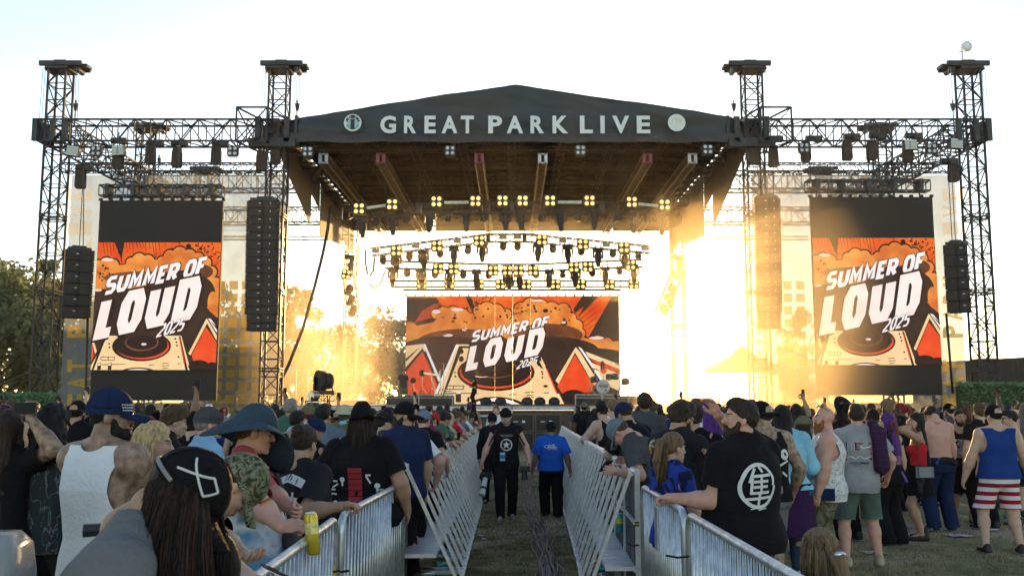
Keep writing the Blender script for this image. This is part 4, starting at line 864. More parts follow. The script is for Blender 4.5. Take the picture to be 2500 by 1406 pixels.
TEN = mat('tent_canvas', (.22,.19,.16), .8, 0, .1, 1, transl=.3)
def tent(px, Y, wpx, ptop, peave, label):
    x = lx(px, Y); hw = (lx(px+wpx/2, Y)-x); zt, ze_ = W(0, ptop, Y).z, W(0, peave, Y).z; t = thing('canopy_tent', label, 'tent', (x, Y, gz(Y)), 'canopy tents behind the stage'); q = [(-hw,-hw),(hw,-hw),(hw,hw),(-hw,hw)]; mb = MB()
    for i in range(4): a, b = q[i], q[(i+1) % 4]; mb.poly([(x+a[0], Y+a[1], ze_), (x+b[0], Y+b[1], ze_), (x+b[0]*.4, Y+b[1]*.4, ze_+(zt-ze_)*.48), (x+a[0]*.4, Y+a[1]*.4, ze_+(zt-ze_)*.48)]); mb.poly([(x+a[0]*.4, Y+a[1]*.4, ze_+(zt-ze_)*.48), (x+b[0]*.4, Y+b[1]*.4, ze_+(zt-ze_)*.48), (x, Y, zt)]); mb.slab([(x+a[0], Y+a[1], ze_-.25), (x+b[0], Y+b[1], ze_-.25), (x+b[0], Y+b[1], ze_), (x+a[0], Y+a[1], ze_)], (0, .01, 0))
    mb.build('canopy', TEN, t)
    for a in q: mb = MB(); mb.bar((x+a[0], Y+a[1], gz(Y)), (x+a[0], Y+a[1], ze_), .04); mb.build('leg', GALV, t)
for px, Y, wp, pt, pe, lb in [(1815,58,150,842,898,'tall peaked canopy tent in golden haze right of the stage'),(1945,60,140,855,902,'peaked canopy tent in golden haze next to the right screen'),(672,58,130,880,905,'grey canopy tent behind the inner left tower'),(198,62,100,925,955,'pale canopy tent seen through the left banner')]: tent(px, Y, wp, pt, pe, lb)
CASE = mat('road_case_black', (.05,.045,.04), .6)
for px, Y, s, lb in [(1700,47,(1.3,1,1.9),'tall road case in the glare right of the stage'),(1818,46,(2.4,1.2,1.5),'wide road case in golden haze below the right tall line array'),(1762,47,(1.1,1,1.2),'low road case in the glare left of the wide case'),(1930,47,(2.2,1,1.7),'road case in golden haze left of the right screen'),(850,47,(1.2,1,1.8),'dark road case behind the spotlights left of the stage'),(905,45,(1.6,1,1.1),'low road case left of the left riser')]:
    x = lx(px, Y); c = thing('road_case', lb, 'road case', (x, Y, gz(Y)), 'road cases beside the stage'); z = gz(Y)+s[2]/2+.12; zz = 1.3 if px > 1600 else 1.4
    mb = MB(); mb.box((x, Y, z), s); mb.build('case_body', CASE, c); mb = MB()
    for dx in (-1, 1): mb.box((x+dx*s[0]/2, Y-s[1]/2, z), (.05, .05, s[2]+.02)); mb.cyl((x+dx*s[0]*.4, Y-s[1]*.3, z-s[2]/2-.12), (x+dx*s[0]*.4, Y-s[1]*.2, z-s[2]/2-.12), .07, n=8)
    for k in (-1, 1): mb.box((x, Y-s[1]/2, z+k*s[2]/2), (s[0], .05, .05))
    mb.build('case_edge', GALV, c)
# ================================================================== PEOPLE: distance-field bodies meshed with surface nets
def surf_nets(F, org, vs):
    ins = F < 0; s = [slice(None,-1), slice(1,None)]
    c = sum(ins[s[a], s[b], s[d]].astype(np.int8) for a in (0,1) for b in (0,1) for d in (0,1))
    act = (c > 0) & (c < 8); idx = np.argwhere(act); m = len(idx)
    vid = -np.ones(act.shape, np.int64); vid[act] = np.arange(m); acc = np.zeros((m,3)); cnt = np.zeros(m)
    C = [(a,b,d) for a in (0,1) for b in (0,1) for d in (0,1)]
    for p in C:
        for q in C:
            if sum(q) == sum(p)+1 and all(q[i] >= p[i] for i in range(3)):
                pa, qa = np.array(p), np.array(q); fa = F[tuple((idx+pa).T)]; fb = F[tuple((idx+qa).T)]; x = (fa < 0) != (fb < 0)
                t = fa[x]/(fa[x]-fb[x]); acc[x] += pa+(qa-pa)*t[:,None]; cnt[x] += 1
    V = org+vs*(idx+acc/cnt[:,None]); Q = []
    nx, ny, nz = F.shape
    for ax in range(3):
        sl0 = [slice(1,-1)]*3; sl1 = [slice(1,-1)]*3; sl0[ax] = slice(0,-1); sl1[ax] = slice(1,None)
        a, b = ins[tuple(sl0)], ins[tuple(sl1)]; e = np.argwhere(a != b); fl = a[a != b]
        off = [1,1,1]; off[ax] = 0; e = e+np.array(off); u, v = [i for i in range(3) if i != ax]
        du = np.zeros(3, int); du[u] = 1; dv = np.zeros(3, int); dv[v] = 1
        q = np.stack([vid[tuple((e-du-dv).T)], vid[tuple((e-dv).T)], vid[tuple(e.T)], vid[tuple((e-du).T)]], 1)
        if ax == 1: fl = ~fl
        q[~fl] = q[~fl][:, ::-1]; Q.append(q)
    return V, np.concatenate(Q)
_rs = np.random.RandomState(11); _dirs = _rs.normal(size=(40,3)); _dirs /= np.linalg.norm(_dirs, axis=1)[:,None]; _ph = _rs.uniform(0, 6.28, 40)
def fnoise(P, f, seed=0, st=(1,1,1)):
    r = 0; S = np.array(st)
    for i in range(6):
        k = (i+seed*5) % 40; r = r+np.sin(P @ (_dirs[k]*S*f*(1+.35*i))+_ph[k]+seed)/(1+.5*i)
    return r/3
def vec(*a): return np.array(a, float)
def rc(a, b, ra, rb, sc=None):
    a, b = np.array(a, float), np.array(b, float); rm = max(ra, rb); ab = b-a; L2 = max(ab @ ab, 1e-9)
    def f(P):
        t = np.clip(((P-a) @ ab)/L2, 0, 1); return np.linalg.norm(P-a-t[...,None]*ab, axis=-1)-(ra+(rb-ra)*t)
    return f, np.minimum(a, b)-rm, np.maximum(a, b)+rm
def ell(c, r, Rm=None):
    c, r = np.array(c, float), np.array(r, float); m = r.max()
    def f(P):
        q = P-c
        if Rm is not None: q = q @ Rm
        k0 = np.linalg.norm(q/r, axis=-1); k1 = np.linalg.norm(q/r**2, axis=-1)+1e-9; return k0*(k0-1)/k1
    return f, c-m, c+m
def sdf(prims, vs, k=.03, nz=None, grow=.03):
    lo = np.min([p[1] for p in prims], 0)-grow-3*vs; hi = np.max([p[2] for p in prims], 0)+grow+3*vs
    n = np.ceil((hi-lo)/vs).astype(int)+1; F = np.full(n, 9.0)
    ax = [lo[i]+vs*np.arange(n[i]) for i in range(3)]; mg = k+3*vs+grow
    for f, a, b in prims:
        i0 = np.maximum(0, ((a-mg-lo)/vs).astype(int)); i1 = np.minimum(n, ((b+mg-lo)/vs).astype(int)+2); s = tuple(slice(i0[i], i1[i]) for i in range(3))
        P = np.stack(np.meshgrid(*[ax[i][s[i]] for i in range(3)], indexing='ij'), -1); d = f(P); o = F[s]
        if k > 0: h = np.maximum(k-np.abs(o-d), 0)/k; F[s] = np.minimum(o, d)-h*h*k*.25
        else: F[s] = np.minimum(o, d)
    if nz is not None:
        P = np.stack(np.meshgrid(*ax, indexing='ij'), -1); near = np.abs(F) < .08; F[near] += nz(P[near])
    return surf_nets(F, lo, vs)
def clip_mesh(V, Fq, f):
    T = np.concatenate([Fq[:,[0,1,2]], Fq[:,[0,2,3]]]) if Fq.shape[1] == 4 else Fq
    pos = f[T] > 0; n = pos.sum(1); out = [T[n == 3]]; VL = list(V); ed = {}; new = []
    def cut(i, j):
        key = (min(i,j), max(i,j))
        if key not in ed:
            t = f[i]/(f[i]-f[j]); ed[key] = len(VL); VL.append(V[i]+(V[j]-V[i])*t)
        return ed[key]
    for t, p in zip(T[(n == 1)|(n == 2)], pos[(n == 1)|(n == 2)]):
        if p.sum() == 1:
            k = int(np.argmax(p)); a, b, c = t[k], t[(k+1) % 3], t[(k+2) % 3]; new.append((a, cut(a,b), cut(a,c)))
        else:
            k = int(np.argmin(p)); a, b, c = t[k], t[(k+1) % 3], t[(k+2) % 3]; ab, ac = cut(a,b), cut(a,c); new += [(ab, b, c), (ab, c, ac)]
    if new: out.append(np.array(new))
    T = np.concatenate(out); VL = np.array(VL); used = np.unique(T); mp = np.zeros(len(VL), int); mp[used] = np.arange(len(used))
    return VL[used], mp[T]
def tris(F): return np.concatenate([F[:,[0,1,2]], F[:,[0,2,3]]]) if F.shape[1] == 4 else F
def join(*ms):
    Vs, Ts, Is = [], [], []; o = 0
    for V, F, *mi in ms:
        T = tris(F); Vs.append(V); Ts.append(T+o); o += len(V)
        i = np.zeros(len(F), int) if not mi else mi[0]; Is.append(np.concatenate([i, i]) if F.shape[1] == 4 else i)
    return np.concatenate(Vs), np.concatenate(Ts), np.concatenate(Is)
def np_mesh(name, V, F, mi=None, slots=1, smooth=True):
    me = bpy.data.meshes.new(name); k = F.shape[1]; me.vertices.add(len(V)); me.vertices.foreach_set('co', np.asarray(V, np.float32).ravel())
    me.loops.add(len(F)*k); me.loops.foreach_set('vertex_index', F.astype(np.int32).ravel()); me.polygons.add(len(F))
    me.polygons.foreach_set('loop_start', np.arange(0, len(F)*k, k, dtype=np.int32)); me.polygons.foreach_set('loop_total', np.full(len(F), k, np.int32))
    for _ in range(slots): me.materials.append(None)
    if mi is not None: me.polygons.foreach_set('material_index', mi.astype(np.int32))
    me.polygons.foreach_set('use_smooth', np.full(len(F), smooth)); me.update(calc_edges=True); me.validate(); return me
def obj_mat(name, me, mats, parent=None, loc=None, rot=None, sc=None):
    o = bpy.data.objects.new(name, me); COL.objects.link(o)
    if parent is not None: o.parent = parent
    if not isinstance(mats, (list, tuple)): mats = [mats]
    for i, m in enumerate(mats): o.material_slots[i].link = 'OBJECT'; o.material_slots[i].material = m
    if loc is not None: o.location = loc
    if rot is not None: o.rotation_mode = 'QUATERNION'; o.rotation_quaternion = Matrix(rot.tolist()).to_quaternion()
    if sc is not None: o.scale = (sc,)*3
    return o
def rx(a): c, s = math.cos(R(a)), math.sin(R(a)); return np.array([[1,0,0],[0,c,-s],[0,s,c]])
def ry(a): c, s = math.cos(R(a)), math.sin(R(a)); return np.array([[c,0,s],[0,1,0],[-s,0,c]])
def rz(a): c, s = math.cos(R(a)), math.sin(R(a)); return np.array([[c,-s,0],[s,c,0],[0,0,1]])
# ---- head
def head_template(vs):
    P = [ell((0,-.012,.028), (.076,.096,.092)), ell((0,.026,-.035), (.064,.066,.085)), ell((0,.048,-.078), (.044,.044,.036)), rc((0,.088,.012), (0,.108,-.022), .010, .015), ell((0,.082,.026), (.046,.014,.010)),
         ell((.034,.07,-.018), (.022,.02,.018)), ell((-.034,.07,-.018), (.022,.02,.018)), ell((0,.090,-.056), (.025,.013,.006)), ell((0,.088,-.066), (.021,.013,.007)), ell((0,.084,-.098), (.02,.018,.015)),
         rc((0,-.022,-.05), (0,-.045,-.17), .056, .062)]
    for s in (-1, 1): P.append(ell((s*.079,-.008,-.012), (.010,.022,.032), rz(s*22)))
    V, Q = sdf(P, vs, .014); V = np.array(V)
    for s in (-1, 1):   # eye sockets
        d = np.linalg.norm((V-vec(s*.031,.090,.006))/vec(1.25,1,.8), axis=1); w_ = np.clip(1-d/.022, 0, 1); V[:,1] -= .012*w_
    c = V[Q].mean(1); mi = np.zeros(len(Q), int)
    mi[(c[:,1] > .082) & (np.abs(c[:,0]) < .024) & (c[:,2] < -.047) & (c[:,2] > -.073)] = 1
    mi[(c[:,1] > .06) & (np.abs(c[:,0]) < .053) & (np.abs(c[:,0]) > .014) & (c[:,2] < .036) & (c[:,2] > .026)] = 3
    ms = [(V, Q, mi)]
    if vs < .01:
        for s in (-1, 1):
            Ve, Qe = sdf([ell((s*.031,.0735,.006), (.0135,.0115,.0058))], .004, 0); ce = Ve[Qe].mean(1); i2 = np.full(len(Qe), 2); i2[(np.hypot(ce[:,0]-s*.031, ce[:,2]-.006) < .0066) & (ce[:,1] > .07)] = 3; ms.append((Ve, Qe, i2))
    return join(*ms)
HEAD = head_template(.0065); HEAD_LO = head_template(.013)
def hand_template(curl, spread=1.0, thumb=.5):
    """right hand: fingers +X, palm facing -Z, thumb on +Y"""
    P = [ell((.045,0,0), (.052,.042,.017)), rc((-.01,0,0), (.03,0,0), .026, .03)]
    for i, (y, L) in enumerate([(.031,.072),(.011,.082),(-.010,.076),(-.029,.060)]):
        a = vec(.082-abs(y)*.15, y*1.0, 0); t = 0; seg = [.45, .32, .23]; ang = rz_a = (y*180*spread)
        dir0 = vec(math.cos(R(ang)), math.sin(R(ang)), 0)
        for k in range(3):
            t += R(curl*(.75 if k == 0 else 1)); d = dir0*math.cos(t)+vec(0,0,-1)*math.sin(t); b = a+d*L*seg[k]; P.append(rc(a, b, .0095-.0012*k, .0085-.0012*k)); a = b
    a = vec(.015,.03,-.004); b = vec(.05,.058,-.012-.02*thumb); c = vec(.085,.058-.02*thumb,-.016-.035*thumb); P += [rc(a, b, .014, .011), rc(b, c, .011, .008)]
    return sdf(P, .0058, .004)
HANDS = {'relaxed': hand_template(26), 'grip': hand_template(62, .4, 1.0), 'flat': hand_template(8, 1.2, .1), 'fist': hand_template(85, .2, 1.2)}
def put(V, M, t): return V @ M.T+t
# ---- hair templates in the head frame
def hairline(V, a=-.004, b=.85): return V[:,2]-(a+b*V[:,1])
def hair_template(st):
    n1 = lambda A, f, s, q=(1,1,1): (lambda P: A*fnoise(P, f, s, q))
    cran = lambda e: ell((0,-.016,.030), (.077+e,.098+e,.094+e*1.2))
    if st == 'buzz': V, Q = sdf([cran(.003)], .007, 0); return clip_mesh(V, Q, hairline(V, .006, .8))
    if st == 'short': V, Q = sdf([cran(.012), ell((0,.03,.10), (.06,.06,.035))], .007, .03, n1(.006, 70, 1)); return clip_mesh(V, Q, hairline(V, .004)+.006*fnoise(V, 160, 4))
    if st == 'tousled': V, Q = sdf([cran(.02), ell((0,.03,.11), (.07,.07,.045)), ell((0,-.06,.06), (.085,.06,.08))], .007, .03, n1(.011, 60, 2)); return clip_mesh(V, Q, hairline(V, .0)+.01*fnoise(V, 140, 3))
    if st == 'afro': V, Q = sdf([ell((0,-.02,.05), (.13,.135,.13)), ell((0,-.06,-.03), (.12,.09,.10))], .009, .04, n1(.014, 75, 3)); return clip_mesh(V, Q, np.maximum(hairline(V, .02, .8), -V[:,1]-.03))
    if st == 'curlylong': V, Q = sdf([cran(.03), ell((0,-.07,-.08), (.13,.09,.15)), ell((0,-.08,-.22), (.14,.08,.12))], .009, .05, n1(.016, 80, 5)); return clip_mesh(V, Q, np.maximum(hairline(V, .01, .8), -V[:,1]-.01))
    if st in ('long', 'verylong', 'bob'):
        L = {'long': .34, 'verylong': .50, 'bob': .17}[st]
        P = [cran(.014), ell((0,-.06,-.03), (.088,.062,.13))]+[ell((0,-.078-.012*i, -.06-L*i/4), (.094+.004*i,.044,.10)) for i in range(1, 5)]
        for s in (-1, 1): P += [rc((s*.076,.01,.02), (s*.084,.0,-.10), .020, .022), rc((s*.084,0,-.1), (s*.092,-.03,-.06-L*.85), .022, .016)]
        V, Q = sdf(P, .008, .035, lambda p: .006*fnoise(p, 95, 6, (1,1,.08))+.004*fnoise(p, 40, 2, (1,1,.3)))
        keep = np.maximum(hairline(V, .0, .9), np.where(V[:,2] < .05, -V[:,1]+.012+.0*V[:,0], -1)); return clip_mesh(V, Q, np.minimum(keep, V[:,2]+.08+L+.03*fnoise(V, 90, 8, (1,1,0))))
    if st in ('pony', 'lowpony'):
        z0 = .05 if st == 'pony' else -.02
        V, Q = sdf([cran(.010), rc((0,-.10,z0), (0,-.145,z0-.02), .03, .034), rc((0,-.145,z0-.02), (0,-.16,z0-.16), .036, .034), rc((0,-.16,z0-.16), (0,-.14,z0-.30), .034, .012)], .007, .02, lambda p: .004*fnoise(p, 110, 6, (1,1,.1))); return clip_mesh(V, Q, np.maximum(hairline(V, .0, .82), -V[:,1]-.1))
    if st == 'bun': V, Q = sdf([cran(.010), ell((0,-.10,.075), (.048,.045,.045))], .007, .02, n1(.004, 110, 6)); return clip_mesh(V, Q, hairline(V, .0, .82))
    if st == 'beard': V, Q = sdf([ell((0,.042,-.088), (.060,.064,.050)), rc((.066,.015,-.03), (.05,.035,-.08), .016, .022), rc((-.066,.015,-.03), (-.05,.035,-.08), .016, .022), ell((0,.095,-.046), (.03,.012,.008))], .006, .02, n1(.004, 130, 2)); return clip_mesh(V, Q, np.minimum(np.maximum(-.042-V[:,2], np.maximum(.068-V[:,1]-.2*(V[:,2]+.02), -1)), .2-V[:,1]))
    if st == 'longbeard': V, Q = sdf([ell((0,.044,-.095), (.064,.068,.06)), ell((0,.062,-.15), (.05,.04,.07)), rc((.066,.015,-.03), (.05,.035,-.08), .016, .022), rc((-.066,.015,-.03), (-.05,.035,-.08), .016, .022), ell((0,.095,-.046), (.032,.014,.010))], .007, .025, n1(.006, 110, 2)); return clip_mesh(V, Q, np.minimum(np.maximum(-.042-V[:,2], .068-V[:,1]-.2*(V[:,2]+.02)), .3-V[:,1]))
HAIRS = {}
def hair_mesh(st, hatted=False):
    key = st; st = st+('_h' if hatted else '')
    if st not in HAIRS:
        V, F = hair_template(key)
        if hatted: V, F = clip_mesh(V, F, .034-V[:,2])
        HAIRS[st] = np_mesh('hair' if 'beard' not in st else 'beard', V, F)
    return HAIRS[st]
# ---- hats in the head frame
def mb_mesh(mb, name, smooth=True, slots=1):
    me = bpy.data.meshes.new(name); me.from_pydata([tuple(v) for v in mb.V], [], mb.F)
    for _ in range(slots): me.materials.append(None)
    me.polygons.foreach_set('material_index', mb.M)
    bm = bmesh.new(); bm.from_mesh(me); bmesh.ops.recalc_face_normals(bm, faces=bm.faces[:]); bm.to_mesh(me); bm.free()
    me.polygons.foreach_set('use_smooth', [smooth]*len(me.polygons)); return me
def dome(mb, r, z0, h, n=24, k=7, pinch=0, flat=1.0):
    rg = []
    for j in range(k+1):
        t = j/k*math.pi/2*flat; q = math.cos(t) if flat == 1 else math.cos(t)
        rg.append([Vector((r[0]*q*math.cos(2*math.pi*i/n)*(1-pinch*j/k*(1 if math.sin(2*math.pi*i/n) > 0 else .3)), -.012+r[1]*q*math.sin(2*math.pi*i/n), z0+h*math.sin(t))) for i in range(n)])
    mb.loft(rg)
def brim_ring(mb, r0, r1, z0, z1, n=36, wob=0, th=.004, front=0):
    rg = []
    for k in range(6):
        f = k/5; rg.append([Vector(((r0[0]+(r1[0]-r0[0])*f)*math.cos(2*math.pi*i/n), -.012+(r0[1]+(r1[1]-r0[1])*f)*math.sin(2*math.pi*i/n), z0+(z1-z0)*f**1.2+wob*f*math.sin(4*math.pi*i/n+.6)+front*f*max(0, math.sin(2*math.pi*i/n)))) for i in range(n)])
    rg += [[v-Vector((0,0,th)) for v in r] for r in rg[::-1]]; mb.loft(rg, False)
HATS = {}
def hat_meshes(st):
    if st in HATS: return HATS[st]
    mb, b2 = MB(), MB()
    if st in ('cap', 'capback'):
        dome(mb, (.094,.118), .030, .112); mb.loft([[Vector((.0945*math.cos(6.2832*i/24), -.012+.1185*math.sin(6.2832*i/24), z)) for i in range(24)] for z in (.008,.034)], False); mb.ell((0,-.012,.142), (.010,.010,.005), 8, 5)
        for a in (0, math.pi/3, 2*math.pi/3): mb.tube([(.0948*math.cos(t)*math.cos(a), -.012+.1188*math.cos(t)*math.sin(a), .030+.1128*math.sin(t)) for t in np.linspace(.05, math.pi-.05, 22)], .0014, 4)
        rg = []
        for k in range(7):
            f = k/6; y = .078+.115*f; hw = .084*(1-f**3*.5); rg.append([Vector((hw*(2*i/8-1), y-.03*(2*i/8-1)**2, .022-.028*(2*i/8-1)**2-.03*f+.006)) for i in range(9)])
        for k in range(6):
            for i in range(8): b2.add([rg[k][i], rg[k][i+1], rg[k+1][i+1], rg[k+1][i], rg[k][i]-Vector((0,0,.005)), rg[k][i+1]-Vector((0,0,.005)), rg[k+1][i+1]-Vector((0,0,.005)), rg[k+1][i]-Vector((0,0,.005))], [(0,1,2,3),(7,6,5,4),(0,4,5,1),(2,6,7,3)])
    elif st == 'bucket': dome(mb, (.097,.119), .035, .10, flat=.86); brim_ring(b2, (.092,.112), (.150,.17), .045, -.005, wob=.004)
    elif st == 'bigbucket': dome(mb, (.112,.132), .015, .155, flat=.82); brim_ring(b2, (.110,.130), (.262,.275), .035, -.085, wob=.06)
    elif st == 'fedora': dome(mb, (.096,.118), .035, .145, pinch=.25, flat=.78); brim_ring(b2, (.09,.112), (.20,.22), .04, .03, wob=-.022)
    elif st == 'bighat': dome(mb, (.096,.118), .035, .11, flat=.8); brim_ring(b2, (.09,.112), (.21,.21), .04, .05)
    elif st == 'beanie': dome(mb, (.095,.118), .0, .145)
    HATS[st] = (mb_mesh(mb, 'hat_crown'), mb_mesh(b2, 'hat_brim') if b2.V else None); return HATS[st]
def glasses_mesh():
    if 'g' not in HATS:
        mb = MB()
        for s in (-1, 1):
            mb.ell((s*.033,.100,.004), (.026,.008,.019), 12, 8); mb.tube([(s*.058,.095,.010), (s*.078,.03,.010), (s*.082,-.02,.004)], .003, 5)
        mb.tube([(-.012,.104,.008), (.012,.104,.008)], .003, 5); HATS['g'] = mb_mesh(mb, 'sunglasses')
    return HATS['g']
def shoe_mesh(kind='shoe'):
    if kind not in HATS:
        P = [rc((0,-.05,.045), (0,.02,.05), .040, .043), rc((0,.02,.045), (0,.14,.032), .046, .036), rc((0,-.045,.06), (0,-.04,.12 if kind == 'boot' else .085), .042, .045)]
        V, Q = sdf(P, .012, .03); V = np.array(V); V[:,2] = np.maximum(V[:,2], .0); c = V[Q].mean(1); HATS[kind] = np_mesh('shoe', V, Q, (c[:,2] < .022).astype(int), 2)
    return HATS[kind]
# ---- colours
def skin(n, c): return mat('skin_'+n, c, .55, 0, .10, 14, .08, 120, spec=.35)
SKIN = {'fair': skin('fair', (.50,.31,.23)), 'tan': skin('tan', (.38,.22,.145)), 'olive': skin('olive', (.32,.19,.12)), 'brown': skin('brown', (.20,.11,.07)), 'deep': skin('deep', (.09,.05,.035)), 'pink': skin('pink', (.52,.28,.215))}
SKIN['tattoo'] = mat('skin_tattooed', (.25,.16,.12), .55, 0, .5, 20, .05, 90); SKIN['inked'] = mat('skin_inked_arm', (.26,.17,.12), .55, 0, .6, 22)
LIP = mat('lip_skin', (.30,.12,.10), .5, 0, .1); EYE = mat('eye_white', (.6,.58,.55), .3, 0, .05); IRIS = mat('brow_and_iris', (.025,.018,.014), .6, 0, .2)
def hairm(n, c): return mat('hair_'+n, c, .62, 0, .5, 70, .6, 160, spec=.22, stretch=(1,1,.12))
HC = {'black': hairm('black', (.012,.010,.010)), 'dark': hairm('dark_brown', (.028,.018,.013)), 'brown': hairm('brown', (.075,.042,.022)), 'blond': hairm('blond', (.48,.35,.18)), 'ginger': hairm('ginger', (.22,.075,.025)), 'grey': hairm('grey', (.22,.20,.18)), 'purple': hairm('purple', (.075,.018,.16)), 'red': hairm('dyed_red', (.16,.012,.018)), 'lightbrown': hairm('light_brown', (.16,.10,.055))}
def cloth(n, c, var=.16, scale=5, **k): return mat('cloth_'+n, c, .85, 0, var, scale, .45, 45, spec=.10, **k)
CL = {'black': cloth('black', (.009,.009,.0105)), 'ink': cloth('faded_black', (.018,.019,.023)), 'charcoal': cloth('charcoal', (.06,.062,.068)), 'grey': cloth('grey', (.26,.27,.29)), 'midgrey': cloth('mid_grey', (.14,.145,.155)), 'white': cloth('white', (.68,.70,.74), .05), 'navy': cloth('navy', (.012,.022,.065)), 'blue': cloth('blue', (.010,.040,.19)), 'royal': cloth('royal_blue', (.012,.085,.42)), 'lightblue': cloth('light_blue', (.26,.46,.68)), 'sky': cloth('sky_blue', (.24,.52,.70)), 'denim': cloth('denim', (.035,.055,.10), .35, 12), 'maroon': cloth('maroon', (.17,.025,.055)), 'red': cloth('red', (.50,.02,.03)), 'olive': cloth('olive', (.13,.12,.075)), 'green': cloth('green', (.05,.12,.085)), 'sage': cloth('sage_green', (.085,.125,.11)), 'khaki': cloth('khaki', (.30,.25,.17)), 'beige': cloth('beige', (.42,.37,.27)), 'purple': cloth('purple', (.04,.015,.06)), 'orange': cloth('orange', (.5,.16,.03)), 'pink': cloth('pink', (.5,.28,.34)), 'slate': cloth('slate_blue', (.035,.058,.085)), 'capgrey': cloth('cap_grey_blue', (.13,.17,.22)), 'yellow': cloth('yellow', (.55,.42,.04))}
def patt(name, cols, scale, kind='noise', rough=.85, stretch=None):
    if name in MATS: return MATS[name]
    m = bpy.data.materials.new(name); m.use_nodes = True; N = m.node_tree.nodes; L = m.node_tree.links; b = N['Principled BSDF']; b.inputs['Roughness'].default_value = rough; b.inputs['Specular IOR Level'].default_value = .15
    tc = N.new('ShaderNodeTexCoord'); mp = N.new('ShaderNodeMapping'); L.new(tc.outputs['Object'], mp.inputs[0])
    if stretch: mp.inputs['Scale'].default_value = stretch
    if kind == 'wave': t = N.new('ShaderNodeTexWave'); t.bands_direction = 'Z'; t.inputs['Scale'].default_value = scale; o = t.outputs[1]
    elif kind == 'vor': t = N.new('ShaderNodeTexVoronoi'); t.inputs['Scale'].default_value = scale; o = t.outputs[1]
    else: t = N.new('ShaderNodeTexNoise'); t.inputs['Scale'].default_value = scale; t.inputs['Detail'].default_value = 3; t.inputs['Distortion'].default_value = .8; o = t.outputs[0]
    L.new(mp.outputs[0], t.inputs['Vector'])
    cr = N.new('ShaderNodeValToRGB'); cr.color_ramp.interpolation = 'CONSTANT' if kind != 'soft' else 'LINEAR'
    while len(cr.color_ramp.elements) < len(cols): cr.color_ramp.elements.new(.5)
    for e, (p, c) in zip(cr.color_ramp.elements, cols): e.position = p; e.color = c+(1,)
    L.new(o, cr.inputs[0]); L.new(cr.outputs[0], b.inputs['Base Color']); MATS[name] = m; return m
CL['stripes'] = patt('flag_stripe_cloth', [(0,(.30,.012,.03)),(.5,(.66,.66,.70))], 3.1, 'wave')
def tiedye():
    m = bpy.data.materials.new('tie_dye_cloth'); m.use_nodes = True; N = m.node_tree.nodes; L = m.node_tree.links; b = N['Principled BSDF']; b.inputs['Roughness'].default_value = .85
    tc = N.new('ShaderNodeTexCoord'); sp = N.new('ShaderNodeSeparateXYZ'); L.new(tc.outputs['Object'], sp.inputs[0]); no = N.new('ShaderNodeTexNoise'); no.inputs['Scale'].default_value = 7; no.inputs['Distortion'].default_value = .6; L.new(tc.outputs['Object'], no.inputs['Vector'])
    r = N.new('ShaderNodeMapRange'); r.inputs['From Min'].default_value = .85; r.inputs['From Max'].default_value = 1.55; L.new(sp.outputs[2], r.inputs[0]); ma = N.new('ShaderNodeMath'); ma.operation = 'MULTIPLY_ADD'; ma.inputs[1].default_value = .75; L.new(no.outputs[0], ma.inputs[0]); L.new(r.outputs[0], ma.inputs[2])
    cr = N.new('ShaderNodeValToRGB'); E = cr.color_ramp.elements
    for _ in range(4): E.new(.5)
    for e, (p, c) in zip(E, [(.0,(.06,.17,.30)),(.50,(.10,.26,.42)),(.66,(.55,.58,.64)),(.80,(.06,.13,.2)),(.88,(.38,.05,.08)),(1.0,(.42,.06,.09))]): e.position = p; e.color = c+(1,)
    s = N.new('ShaderNodeMath'); s.operation = 'MULTIPLY'; s.inputs[1].default_value = .90; L.new(ma.outputs[0], s.inputs[0]); L.new(s.outputs[0], cr.inputs[0]); L.new(cr.outputs[0], b.inputs['Base Color']); return m
CL['tiedye'] = tiedye()
CL['camo'] = patt('camouflage_cloth', [(0,(.045,.045,.035)),(.42,(.10,.095,.06)),(.52,(.17,.15,.10)),(.62,(.06,.06,.045))], 9)
CL['treecamo'] = patt('tree_camo_cloth', [(0,(.04,.045,.03)),(.40,(.10,.12,.06)),(.48,(.20,.19,.14)),(.56,(.06,.05,.03)),(.64,(.22,.26,.16))], 26)
CL['paisley'] = patt('white_paisley_cloth', [(0,(.30,.30,.31)),(.42,(.62,.62,.64)),(.55,(.42,.42,.43)),(.6,(.66,.66,.68))], 34)
CL['squiggle'] = patt('dark_figured_cloth', [(0,(.02,.026,.03)),(.5,(.09,.10,.11)),(.535,(.022,.026,.03))], 14, stretch=(1,1,.4))
CL['plaid'] = patt('purple_plaid_cloth', [(0,(.040,.015,.045)),(.55,(.028,.014,.042)),(.9,(.06,.02,.045))], 5, 'wave', stretch=(1,1,1))
CL['floral'] = patt('flame_print_cloth', [(0,(.03,.028,.025)),(.50,(.34,.09,.03)),(.56,(.42,.25,.03)),(.62,(.40,.44,.36)),(.66,(.05,.04,.03))], 8)
CL['hayblue'] = patt('blue_dyed_cloth', [(0,(.012,.015,.06)),(.45,(.02,.05,.30))], 7)
CL['paint'] = patt('splashed_blue_cloth', [(0,(.015,.017,.022)),(.62,(.03,.10,.30))], 5)
SOLE = mat('shoe_sole', (.5,.5,.5), .7); SHO = {'black': mat('shoe_black', (.018,.018,.02), .6), 'white': mat('shoe_white', (.55,.55,.55), .6), 'tan': mat('shoe_tan', (.36,.30,.22), .8), 'grey': mat('shoe_grey', (.2,.2,.21), .7)}
LENSM = mat('sunglass_lens', (.012,.012,.014), .12, 0, .1); LENSR = mat('red_sunglass_lens', (.5,.05,.04), .15, .3, .1)
